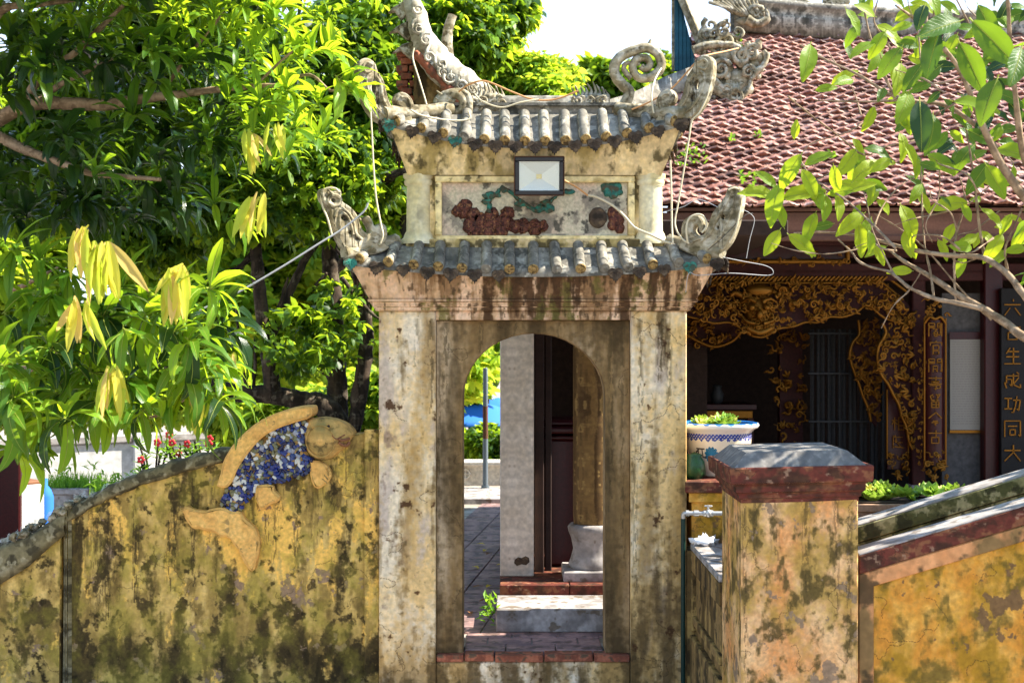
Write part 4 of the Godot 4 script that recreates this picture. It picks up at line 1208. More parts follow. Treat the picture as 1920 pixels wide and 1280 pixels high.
func build_left_wall():
	var w = thing("garden_wall", Vector3(-1.8, 0, -0.2), "stained yellow garden wall with a swept top, left of the gate", "wall")
	var top = []
	for q in [[118, 972], [140, 956], [165, 941], [200, 921], [235, 906], [270, 892], [300, 883], [330, 873], [380, 860], [430, 850], [500, 838], [580, 826], [660, 815], [690, 813]]:
		var p = at(q[0], q[1], -0.1)
		top.append(Vector3(p.x, p.y, 0))
	top = smooth(top, 4)
	var ol = PackedVector2Array([Vector2(top[0].x, -0.3), Vector2(-0.834, -0.3), Vector2(-0.834, top[top.size() - 1].y)])
	for i in range(top.size() - 1, -1, -1): ol.append(Vector2(top[i].x, top[i].y))
	var b = MB.new()
	b.prism(ol, Transform3D(Basis(), Vector3(0, 0, -0.3)), 0.2, 0.005)
	obj("wall_body", b, M.garden, w)
	# coping that follows the swept top
	var cp = MB.new()
	var P = []
	for i in top.size():
		var p = top[i]
		if p.x > -1.72: break
		var row = PackedVector3Array()
		var h = 0.035 + 0.006 * sin(i * 1.7)
		for q in [[-0.315, -0.045], [-0.08, -0.055], [-0.072, -0.03], [-0.082, h * 0.4], [-0.12, h], [-0.28, h], [-0.315, 0.0]]:
			row.append(Vector3(p.x, p.y + q[1], q[0]))
		P.append(row)
	cp.grid(P, true)
	cp.jiggle(0.016, 9.0, 5)
	cp.jiggle(0.008, 30.0, 6)
	obj("coping", cp, M.coping, w)
	var pl = MB.new()
	pl.box(Vector3(-0.885, 0.55, -0.09), Vector3(0.095, 1.71, 0.05), 0.006)
	obj("pilaster", pl, M.garden, w)
	# lower stretch beyond the joint
	var lw = thing("low_wall", Vector3(-3.4, 0, -0.1), "lower stained stretch of yellow wall topped with broken glass, far left", "wall")
	var lb = MB.new()
	var lo = PackedVector2Array([Vector2(-4.6, -0.3), Vector2(-2.855, -0.3), Vector2(-2.85, 0.78), Vector2(-2.93, 0.745), Vector2(-3.1, 0.64), Vector2(-3.3, 0.5), Vector2(-3.7, 0.36), Vector2(-4.6, 0.2)])
	lb.prism(lo, Transform3D(Basis(), Vector3(0, 0, -0.3)), 0.22, 0.01)
	obj("wall_body", lb, M.garden, lw)
	var ld = MB.new()
	var Q = []
	for q in [[-2.82, 0.9], [-2.92, 0.83], [-3.05, 0.74], [-3.25, 0.66], [-3.6, 0.6], [-4.6, 0.5]]:
		var row = PackedVector3Array()
		var hh = 0.15 + (-2.82 - q[0]) * 0.2
		for k in [[-0.34, -hh], [-0.06, -hh], [-0.045, -hh * 0.7], [-0.06, -0.03], [-0.1, 0.0], [-0.3, 0.0], [-0.34, -0.03]]:
			row.append(Vector3(q[0], q[1] + k[1], k[0]))
		Q.append(row)
	ld.grid(Q, true, true)
	ld.jiggle(0.02, 8.0, 11)
	var cop = obj("coping", ld, M.coping, lw)
	var jn = MB.new()
	jn.box(Vector3(-2.815, 0.32, -0.2), Vector3(0.05, 1.24, 0.24), 0.02)
	jn.jiggle(0.015, 8.0, 3)
	obj("corner_joint", jn, M.coping, lw)
	# mortar lumps and broken glass set in the coping
	var lump = []
	for k in 4:
		var g = MB.new()
		g.ball(Vector3.ZERO, Vector3(0.022, 0.014, 0.02), 7, 4)
		g.jiggle(0.02, 40.0, k)
		lump.append(g.mesh())
	for i in 60:
		var x = R(-3.3, -2.72)
		var y = lerpf(0.655, 0.93, clampf((x + 3.25) / 0.5, 0, 1))
		inst("mortar_lump", lump[i % 4], M.carved if i % 3 else M.coping, cop, Transform3D(Basis(Vector3(R(-1, 1), 1, R(-1, 1)).normalized(), R(0, 6)).scaled(Vector3.ONE * R(0.6, 1.7)), Vector3(x, y + R(-0.01, 0.03), R(-0.3, -0.07))))
	var sh = []
	for k in 4:
		var g = MB.new()
		g.prism([Vector2(-0.02, 0), Vector2(0.022, 0.0), Vector2(0.012 + k * 0.004, 0.03 + k * 0.006), Vector2(0.0, 0.06 - k * 0.006), Vector2(-0.012, 0.035)], Transform3D(), 0.004)
		sh.append(g.mesh())
	for i in 46:
		var x = R(-3.28, -2.4)
		var y = lerpf(0.66, 0.955, clampf((x + 3.25) / 0.5, 0, 1)) if x < -2.75 else lerpf(0.93, 1.13, (x + 2.75) / 0.4)
		if x > -2.7 and i % 3: continue
		inst("glass_shard", sh[i % 4], M.glass, cop, Transform3D(Basis(Vector3(R(-0.4, 0.4), 1, R(-0.4, 0.4)).normalized(), R(0, 6)) * Basis(Vector3.BACK, R(-0.5, 0.5)), Vector3(x, y, R(-0.28, -0.1))))

func fz(x, y) -> Vector2:
	var p = at(330 + x / 3.555, 740 + y / 3.555, -0.06)
	return Vector2(p.x, p.y)

func fpoly(a) -> PackedVector2Array:
	var raw = PackedVector3Array()
	for i in range(0, a.size(), 2):
		var q = fz(a[i], a[i + 1])
		raw.append(Vector3(q.x, q.y, 0))
	raw.append(raw[0])
	var s = smooth(raw, 3)
	var r = PackedVector2Array()
	for i in s.size() - 1: r.append(Vector2(s[i].x, s[i].y))
	return r

func build_carp():
	var o = thing("carp_relief", Vector3(-1.3, 0.9, -0.1), "leaping plaster carp with blue and white porcelain scales on the garden wall", "relief")
	var body_ol = fpoly([375, 570, 410, 500, 450, 430, 510, 350, 600, 265, 720, 205, 880, 165, 862, 260, 850, 330, 880, 400, 905, 440, 890, 520, 800, 550, 690, 580, 600, 600, 530, 625, 520, 660, 450, 720, 430, 770, 370, 778, 300, 745, 320, 660, 355, 600])
	var b = MB.new()
	b.prism(body_ol, Transform3D(Basis(), Vector3(0, 0, -0.3)), 0.225, 0.03)
	var body = obj("body", b, M.fish_head, o)
	var df = MB.new()
	df.prism(fpoly([275, 605, 300, 520, 315, 450, 335, 400, 400, 310, 500, 215, 620, 140, 760, 92, 880, 78, 908, 95, 895, 150, 800, 180, 680, 225, 580, 280, 510, 350, 450, 430, 410, 500, 380, 570, 340, 615, 300, 615]), Transform3D(Basis(), Vector3(0, 0, -0.28)), 0.245, 0.012)
	df.jiggle(0.006, 8.0, 2)
	obj("dorsal_fin", df, M.fish_plaster, o)
	# domed head with two gill rings, an eye and red lips
	var hol = fpoly([880, 165, 950, 155, 1020, 160, 1090, 180, 1150, 220, 1182, 262, 1165, 300, 1140, 340, 1090, 380, 1060, 410, 1010, 435, 940, 435, 890, 405, 856, 350, 846, 290, 858, 220])
	var cen = Vector2.ZERO
	for q in hol: cen += q / hol.size()
	var h = MB.new()
	var P = []
	for i in 9:
		var k = i / 8.0
		var row = PackedVector3Array()
		for q in hol:
			var w = cen + (q - cen) * cos(k * PI / 2) if i < 8 else cen + (q - cen) * 0.002
			row.append(Vector3(w.x, w.y, -0.1 + 0.105 * sin(k * PI / 2)))
		P.append(row)
	var back = PackedVector3Array()
	for q in hol: back.append(Vector3(q.x, q.y, -0.24))
	P.insert(0, back)
	h.grid(P, true, Geometry2D.is_polygon_clockwise(hol))
	h.jiggle(0.005, 12.0, 7)
	var hz = func(x, y): return -0.1 + 0.105 * sqrt(maxf(0.0, 1.0 - pow((x - 1012.0) / 170.0, 2) - pow((y - 298.0) / 142.0, 2))) + 0.002
	var head = obj("head", h, M.fish_head, o)
	var gl = MB.new()
	var gc = fz(968, 305)
	for r in [0.1]:
		var pts = PackedVector3Array()
		for i in 25:
			var a = TAU * i / 24
			var q = gc + Vector2(cos(a) * r * 0.92, sin(a) * r)
			var dd = (q - cen).length() / 0.15
			pts.append(Vector3(q.x, q.y, -0.1 + 0.105 * sqrt(maxf(0.0, 1.0 - minf(1.0, dd * dd * 0.8))) + 0.002))
		gl.tube(pts, 0.004, 6)
	obj("gill_ring", gl, M.fish_head, head)
	var ey = MB.new()
	var e0 = fz(1022, 207)
	ey.ball(Vector3(e0.x, e0.y, hz.call(1022, 207) - 0.002), Vector3(0.009, 0.01, 0.01), 12, 8)
	obj("eye", ey, M.lamp_black, head)
	var er = MB.new()
	er.tube(spiral(Vector3(e0.x, e0.y, hz.call(1022, 207) + 0.004), 0.012, 0.012, 0, 1.0, Basis(), 16), 0.0025, 6)
	obj("eye_rim", er, M.fish_head, head)
	var lp = MB.new()
	var m0 = []
	for q in [[1090, 288], [1110, 298], [1135, 296], [1158, 290]]: m0.append(Vector3(fz(q[0], q[1]).x, fz(q[0], q[1]).y, hz.call(q[0], q[1]) + 0.003))
	lp.tube(smooth(m0, 4), 0.009, 6)
	var m1 = []
	for q in [[1092, 312], [1115, 330], [1142, 335], [1158, 312]]: m1.append(Vector3(fz(q[0], q[1]).x, fz(q[0], q[1]).y, hz.call(q[0], q[1]) + 0.003))
	lp.tube(smooth(m1, 4), 0.01, 6)
	obj("lips", lp, M.lip_red, head)
	var ml = MB.new()
	var m2 = []
	for q in [[1050, 265], [1072, 288], [1095, 282], [1130, 262]]: m2.append(Vector3(fz(q[0], q[1]).x, fz(q[0], q[1]).y, hz.call(q[0], q[1]) + 0.002))
	ml.tube(smooth(m2, 4), 0.004, 5)
	obj("mouth_line", ml, M.lip_red, head)
	for f in [["pectoral_fin", [885, 440, 960, 440, 1000, 470, 1032, 530, 1010, 590, 950, 622, 915, 600, 890, 530], 0.045], ["pelvic_fin", [540, 605, 640, 600, 655, 640, 697, 680, 680, 712, 620, 735, 575, 768, 545, 740, 530, 690], 0.06], ["tail_fin", [45, 770, 70, 745, 130, 765, 200, 770, 300, 750, 370, 775, 430, 775, 460, 830, 520, 880, 555, 960, 550, 1060, 520, 1165, 480, 1150, 440, 1080, 400, 1010, 340, 950, 300, 945, 240, 910, 170, 895, 110, 890, 85, 850, 60, 815], 0.06]]:
		var q = MB.new()
		q.prism(fpoly(f[1]), Transform3D(Basis(), Vector3(0, 0, -0.11)), f[2] + 0.01, 0.014)
		q.jiggle(0.014, 9.0, 5)
		q.jiggle(0.006, 40.0, 6)
		var fin = obj(f[0], q, M.fish_plaster, o)
		if f[0] == "pectoral_fin":
			var g = MB.new()
			for k in 4: g.tube([Vector3(fz(975 + k * 12, 560 - k * 26).x, fz(975, 560 - k * 26).y, -0.053), Vector3(fz(1008 + k * 4, 585 - k * 26).x, fz(1000, 590 - k * 26).y, -0.053)], 0.004, 5)
			obj("fin_ray", g, M.fish_head, fin)
	# porcelain chips bedded like scales
	var chips = []
	for k in 6:
		var q = MB.new()
		var rows = []
		var w = [0.017, 0.013, 0.02, 0.012, 0.016, 0.01][k]
		var ln = [0.028, 0.024, 0.022, 0.032, 0.018, 0.026][k]
		for i in 4:
			var row = PackedVector3Array()
			for j in 5:
				var u = (j / 4.0 - 0.5) * 2
				row.append(Vector3(u * w * (1.0 - 0.25 * (i / 3.0)), (i / 3.0 - 0.5) * ln, 0.009 * (1.0 - u * u) + 0.004))
			rows.append(row)
		q.grid(rows)
		q.add(q_shift(rows), Transform3D())
		chips.append(q.mesh())
	var n = 0
	var tries = 0
	var placed = []
	while n < 292 and tries < 9000:
		tries += 1
		var p = Vector2(R(-2.0, -1.0), R(0.65, 1.45))
		if not Geometry2D.is_point_in_polygon(p, body_ol): continue
		var ok = true
		for q in placed:
			if (q - p).length() < (0.0165 if tries < 3000 else (0.0135 if tries < 6000 else 0.0115)):
				ok = false
				break
		if not ok: continue
		placed.append(p)
		var a = R(-1.0, 1.0) + (1.2 if rng.randf() < 0.3 else 0.3)
		var bas = Basis(Vector3.BACK, a) * Basis(Vector3.RIGHT, R(-0.35, 0.35)) * Basis(Vector3.UP, R(-0.35, 0.35))
		inst("porcelain_chip", chips[rng.randi() % 6], M["chip%d" % [0, 0, 4, 1, 2, 3, 0, 4, 5, 2, 5, 1, 4][rng.randi() % 13]], body, Transform3D(bas.scaled(Vector3.ONE * R(0.85, 1.25)), Vector3(p.x, p.y, -0.074 + R(0, 0.006))))
		n += 1

func q_shift(rows) -> MB:            # the rim of a chip, so that it has thickness
	var e = MB.new()
	var edge = PackedVector3Array()
	for i in 4: edge.append(rows[i][0])
	for j in range(1, 5): edge.append(rows[3][j])
	for i in range(2, -1, -1): edge.append(rows[i][4])
	for j in range(3, 0, -1): edge.append(rows[0][j])
	var low = PackedVector3Array()
	for p in edge: low.append(Vector3(p.x, p.y, -0.012))
	e.grid([low, edge], true, true)
	return e

# ---------------------------------------------------------------- right of the gate

func build_right_side():
	# square pillar with a moulded cap and hipped top
	var p = thing("wall_pillar", Vector3(1.4175, -0.2, 1.41), "square stained orange plaster pillar with dark red moulded cap, right of the gate", "pillar")
	var sh = MB.new()
	sh.box(Vector3(1.4175, 0.47, 1.4115), Vector3(0.577, 1.5, 0.577), 0.008)
	sh.jiggle(0.004, 5.0, 2)
	obj("shaft", sh, M.pillar, p)
	var cp = MB.new()
	var L = []
	for q in [[0.289, 1.17], [0.291, 1.19], [0.3, 1.194], [0.302, 1.212], [0.312, 1.222], [0.318, 1.226], [0.319, 1.256], [0.324, 1.262], [0.345, 1.27], [0.348, 1.276], [0.352, 1.344], [0.346, 1.35], [0.336, 1.35], [0.332, 1.34]]:
		L.append([1.4175 - q[0], 1.4175 + q[0], 1.4115 - q[0], 1.4115 + q[0], q[1]])
	var roll = Transform3D(Basis(Vector3.BACK, 0.022), Vector3.ZERO)
	var piv = Vector3(1.4175, 1.17, 1.4115)
	var lf = MB.new()
	lf.loft(L)
	cp.add(lf, Transform3D(roll.basis, piv - roll.basis * piv))
	cp.jiggle(0.005, 7.0, 5)
	obj("cap_moulding", cp, M.red_trim, p)
	var tp = MB.new()
	var t2 = MB.new()
	t2.loft([[1.4175 - 0.335, 1.4175 + 0.335, 1.4115 - 0.335, 1.4115 + 0.335, 1.338], [1.4175 - 0.25, 1.4175 + 0.25, 1.4115 - 0.25, 1.4115 + 0.25, 1.415], [1.4175 - 0.23, 1.4175 + 0.23, 1.4115 - 0.23, 1.4115 + 0.23, 1.418]])
	tp.add(t2, Transform3D(roll.basis, piv - roll.basis * piv))
	obj("hipped_top", tp, M.cap_cement, p)
	# low wall from the gate to the pillar, with a panelled flank
	var w = thing("low_divider_wall", Vector3(1.35, -0.2, 0.6), "low panelled plaster wall running from the gate to the capped pillar", "wall")
	var wb = MB.new()
	wb.box(Vector3(1.36, 0.23, 0.57), Vector3(0.44, 0.86, 1.1), 0.0)
	wb.box(Vector3(1.16, 0.23, -0.1), Vector3(0.14, 0.86, 0.3), 0.0)
	obj("wall_body", wb, M.side_wall, w)
	var fr = MB.new()
	fr.box(Vector3(1.13, 0.6, 0.57), Vector3(0.036, 0.13, 1.1), 0.006)
	fr.box(Vector3(1.13, 0.35, 0.055), Vector3(0.036, 0.37, 0.07), 0.006)
	fr.box(Vector3(1.13, 0.24, 0.57), Vector3(0.03, 0.05, 1.09), 0.006)
	fr.box(Vector3(1.13, -0.05, 0.57), Vector3(0.05, 0.38, 1.1), 0.008)
	obj("panel_frame", fr, M.side_wall, w)
	var ct = MB.new()
	ct.box(Vector3(1.34, 0.683, 0.57), Vector3(0.46, 0.04, 1.1), 0.008)
	obj("coping", ct, M.concrete, w)
	var kb = MB.new()
	kb.box(Vector3(1.46, 0.765, 0.57), Vector3(0.26, 0.13, 1.1), 0.01)
	obj("raised_kerb", kb, M.concrete, w)
	# plinth for the pot, behind
	var pl = thing("pot_plinth", Vector3(1.42, 0.6, -0.35), "moulded plaster plinth that carries the painted flower pot", "plinth")
	var pb = MB.new()
	pb.loft([[1.13, 1.68, -0.66, -0.04, 0.6], [1.13, 1.68, -0.66, -0.04, 0.95], [1.11, 1.7, -0.68, -0.015, 0.955], [1.11, 1.7, -0.68, -0.015, 1.01]])
	obj("body", pb, M.parapet, pl)
	var ps = MB.new()
	ps.box(Vector3(1.4, 1.05, -0.345), Vector3(0.64, 0.075, 0.7), 0.008)
	obj("top_slab", ps, M.red_trim, pl)
	# stair parapets: the near one panelled with a red band, the far one mossy
	for k in 2:
		var near = k == 0
		var o = thing("stair_parapet", Vector3(2.4, -0.2, 1.58 if near else 0.92), "near sloping stair parapet with red band and yellow recessed panel" if near else "far sloping stair parapet with mossy grey flank, behind the red banded one", "parapet", "sloping stair parapets")
		var zf = 1.66 if near else 0.98
		var zb = zf - 0.17
		var x0 = 1.722 if near else 1.72
		var y0 = 0.898 if near else 0.893
		var sl = 0.2985
		var x1 = 4.2
		var top = func(x): return y0 + (x - x0) * sl
		var bd = MB.new()
		bd.prism([Vector2(x0, -0.3), Vector2(x1, -0.3), Vector2(x1, top.call(x1) - 0.1), Vector2(x0, top.call(x0) - 0.1)], Transform3D(Basis(), Vector3(0, 0, zb + 0.01)), 0.13 if near else 0.145, 0.0)
		obj("body", bd, M.parapet if near else M.moss_stone, o)
		var ri = MB.new()
		ri.prism([Vector2(x0, top.call(x0) - 0.092), Vector2(x1, top.call(x1) - 0.092), Vector2(x1, top.call(x1)), Vector2(x0, top.call(x0))], Transform3D(Basis(), Vector3(0, 0, zb)), 0.17, 0.006)
		ri.jiggle(0.004, 7.0, 2)
		obj("rail_band", ri, M.red_trim if near else M.moss_stone, o)
		var tb = MB.new()
		var ang = atan(sl)
		tb.box(Vector3((x0 + x1) / 2, top.call((x0 + x1) / 2) + 0.003, zf - 0.087), Vector3((x1 - x0) / cos(ang), 0.012, 0.164), 0.004, Basis(Vector3.BACK, ang))
		obj("top_cement", tb, M.concrete, o)
		if near:
			var f = MB.new()
			f.prism([Vector2(x0, top.call(x0) - 0.094), Vector2(x0, -0.3), Vector2(x0 + 0.075, -0.3), Vector2(x0 + 0.075, top.call(x0 + 0.075) - 0.175), Vector2(x1, top.call(x1) - 0.175), Vector2(x1, top.call(x1) - 0.094)], Transform3D(Basis(), Vector3(0, 0, zb + 0.135)), 0.028, 0.006)
			obj("panel_rim", f, M.parapet_rim, o)
	# steps between the two parapets
	var ss = thing("stone_steps", Vector3(2.4, -0.2, 1.2), "plain cement steps climbing between the two sloping parapets", "steps")
	for k in 7:
		var q = MB.new()
		q.box(Vector3(2.9 + k * 0.2, -0.2 + (k + 1) * 0.075, 1.235), Vector3(2.4 - k * 0.4, 0.15, 0.5), 0.008)
		obj("step", q, M.concrete, ss)
	# planter with succulents behind the far parapet
	var pt = thing("planter_trough", Vector3(2.25, 0.6, 0.5), "tan cement trough full of bright green succulents behind the pillar", "planter")
	var tr = MB.new()
	tr.loft([[1.78, 2.9, 0.33, 0.68, 0.5], [1.78, 2.9, 0.33, 0.68, 0.98], [1.76, 2.92, 0.31, 0.7, 0.99], [1.75, 2.93, 0.3, 0.71, 1.03]])
	obj("trough", tr, M.trough, pt)
	var so = MB.new()
	so.box(Vector3(2.34, 1.03, 0.505), Vector3(1.1, 0.02, 0.34))
	obj("soil", so, M.soil, pt)
	succulents(pt, Vector3(2.2, 1.04, 0.5), 0.42, 0.14, 34, 0.085)
	# painted pot
	var po = thing("flower_pot", Vector3(1.345, 1.09, -0.33), "blue and white glazed flower pot with painted flowers on the plinth", "flower pot")
	var lb = MB.new()
	lb.lathe([Vector2(0.001, 1.09), Vector2(0.135, 1.09), Vector2(0.14, 1.1), Vector2(0.165, 1.15), Vector2(0.19, 1.21), Vector2(0.208, 1.28), Vector2(0.213, 1.34), Vector2(0.212, 1.375)], Vector3(1.345, 0, -0.33), 44)
	var pm = plain("pot_print", Color.WHITE, 0.2)
	pm.albedo_texture = pot_texture()
	obj("body", lb, pm, po)
	var lr = MB.new()
	lr.lathe([Vector2(0.212, 1.372), Vector2(0.23, 1.39), Vector2(0.252, 1.402), Vector2(0.262, 1.418), Vector2(0.256, 1.432), Vector2(0.24, 1.436), Vector2(0.222, 1.43), Vector2(0.212, 1.4), Vector2(0.2, 1.385)], Vector3(1.345, 0, -0.33), 44)
	var rm = plain("pot_rim", Color.WHITE, 0.2)
	rm.albedo_texture = rim_texture()
	obj("rim", lr, rm, po)
	var sl2 = MB.new()
	sl2.lathe([Vector2(0.0, 1.39), Vector2(0.205, 1.39), Vector2(0.21, 1.385)], Vector3(1.345, 0, -0.33), 24)
	obj("soil", sl2, M.soil, po)
	succulents(po, Vector3(1.33, 1.4, -0.33), 0.17, 0.15, 15, 0.085)
	# squat green jar against the pier
	var jr = MB.new()
	jr.lathe([Vector2(0.001, 1.09), Vector2(0.05, 1.09), Vector2(0.075, 1.12), Vector2(0.085, 1.16), Vector2(0.075, 1.2), Vector2(0.055, 1.225), Vector2(0.06, 1.24), Vector2(0.05, 1.244), Vector2(0.001, 1.23)], Vector3(1.15, 0, -0.15), 20)
	jr.jiggle(0.02, 14.0, 5)
	one("green_jar", jr, M.green_glaze, "squat mossy green jar beside the painted flower pot", "jar", "", Vector3(1.15, 1.09, -0.15))
	# water pipe and tap
	var gp = MB.new()
	gp.tube([Vector3(1.066, -0.2, 0.035), Vector3(1.066, 0.87, 0.035)], 0.0145, 10)
	one("green_water_pipe", gp, M.green_pipe, "dark green water pipe running up the edge of the gate pier", "pipe", "", Vector3(1.066, -0.2, 0.035))
	var wp = thing("water_tap", Vector3(1.066, 0.89, 0.05), "silver water pipe with a small valve, between gate pier and pillar", "tap")
	var q = MB.new()
	q.tube(smooth([Vector3(1.066, 0.86, 0.04), Vector3(1.067, 0.885, 0.042), Vector3(1.09, 0.893, 0.05), Vector3(1.2, 0.893, 0.05), Vector3(1.5, 0.893, 0.05)], 4), 0.014, 10)
	obj("pipe", q, M.zinc, wp)
	var vb = MB.new()
	vb.tube([Vector3(1.13, 0.893, 0.05), Vector3(1.16, 0.893, 0.05)], 0.02, 8)
	vb.tube([Vector3(1.19, 0.893, 0.05), Vector3(1.25, 0.893, 0.05)], 0.021, 8)
	vb.ball(Vector3(1.22, 0.893, 0.05), Vector3(0.026, 0.026, 0.026))
	vb.tube([Vector3(1.08, 0.893, 0.05), Vector3(1.1, 0.893, 0.05)], 0.02, 8)
	obj("valve_body", vb, M.zinc, wp)
	var vh = MB.new()
	vh.tube([Vector3(1.22, 0.91, 0.05), Vector3(1.22, 0.945, 0.05)], 0.008, 8)
	vh.box(Vector3(1.22, 0.938, 0.05), Vector3(0.05, 0.01, 0.012), 0.003)
	obj("valve_handle", vh, M.zinc, wp)
	# crumpled wrapper on the low wall
	var cr = MB.new()
	cr.ball(Vector3(1.19, 0.725, 0.1), Vector3(0.075, 0.03, 0.06), 22, 14)
	cr.jiggle(0.05, 26.0, 3)
	cr.jiggle(0.02, 60.0, 4)
	one("crumpled_wrapper", cr, M.wrap, "crumpled white plastic wrapper lying on the low wall", "litter", "", Vector3(1.19, 0.71, 0.1))

func succulents(parent, c, rx, rz, count, size):
	var ms = []
	for k in 3:
		var b = MB.new()
		for ringn in 3:
			var cnt = [7, 5, 4][ringn]
			for i in cnt:
				var a = TAU * i / cnt + ringn * 0.6 + k
				var el = [0.35, 0.8, 1.2][ringn]
				var d = Vector3(cos(a) * cos(el), sin(el), sin(a) * cos(el))
				var L = size * [1.0, 0.85, 0.6][ringn]
				var sdir = d.cross(Vector3.UP).normalized()
				var up = sdir.cross(d).normalized()
				var rows = []
				for s in 4:
					var v = s / 3.0
					var w = size * 0.3 * [0.35, 0.85, 1.0, 0.15][s]
					var m = d * L * v + up * 0.012 * v * v
					rows.append(PackedVector3Array([m - sdir * w, m + up * 0.008, m + sdir * w]))
				b.grid(rows, false, true)
		ms.append(b.mesh())
	for i in count:
		var a = R(0, TAU)
		var r = sqrt(R(0, 1))
		var p = c + Vector3(cos(a) * rx * r, R(-0.005, 0.035), sin(a) * rz * r)
		inst("succulent_rosette", ms[i % 3], M.succulent[rng.randi() % 4], parent, Transform3D(Basis(Vector3(R(-0.3, 0.3), 1, R(-0.3, 0.3)).normalized(), R(0, 6)).scaled(Vector3.ONE * R(0.6, 1.15)), p))

func pot_texture():
	var w = 512
	var h = 160
	var im = Image.create(w, h, false, Image.FORMAT_RGB8)
	im.fill(rgb(222, 204, 176))
	for y in h:
		for x in w:
			if y < 34:
				var d = sin(x * 0.37) * 5.0 + sin(x * 0.11 + y * 0.5) * 2.0
				if y > 2 and y < 26 + d * 0.6 and (absf(fposmod(x + y * 0.5, 9.0) - 4.5) > 1.4 or int(y / 4) % 2 == 0): im.set_pixel(x, y, rgb(48, 62, 132))
	# flowers and a brushed character-like sign towards the viewer
	var spots = [[352, 60, 19, rgb(44, 120, 152)], [410, 62, 17, rgb(190, 70, 52)], [120, 80, 22, rgb(60, 110, 70)], [60, 70, 18, rgb(180, 80, 60)]]
	for s in spots:
		for y in range(-s[2], s[2] + 1):
			for x in range(-s[2], s[2] + 1):
				var a = atan2(y, x)
				var r = sqrt(x * x + y * y)
				if r < s[2] * (0.8 + 0.2 * absf(sin(a * 6.0))):
					var k = 1.0 - 0.35 * absf(sin(a * 8.0)) * (r / s[2])
					im.set_pixel(posmod(s[0] + x, w), clampi(s[1] + y, 0, h - 1), s[3] * k)
	var ink = rgb(70, 60, 56)
	for q in [[310, 46, 332, 46], [316, 46, 310, 66], [326, 46, 326, 63], [326, 63, 334, 65], [306, 54, 314, 50]]:
		for k in 30:
			var p = Vector2(q[0], q[1]).lerp(Vector2(q[2], q[3]), k / 29.0)
			im.fill_rect(Rect2i(int(p.x), int(p.y), 3, 3), ink)
	return ImageTexture.create_from_image(im)

func rim_texture():
	var im = Image.create(256, 64, false, Image.FORMAT_RGB8)
	im.fill(rgb(226, 220, 208))
	for y in 64:
		for x in 256:
			var v = y / 64.0
			if v < 0.55 and v > 0.1 and sin(x * 0.5) * 0.06 + v < 0.5: im.set_pixel(x, y, rgb(40, 104, 176))
	return ImageTexture.create_from_image(im)

# ---------------------------------------------------------------- porch behind the arch, and the temple

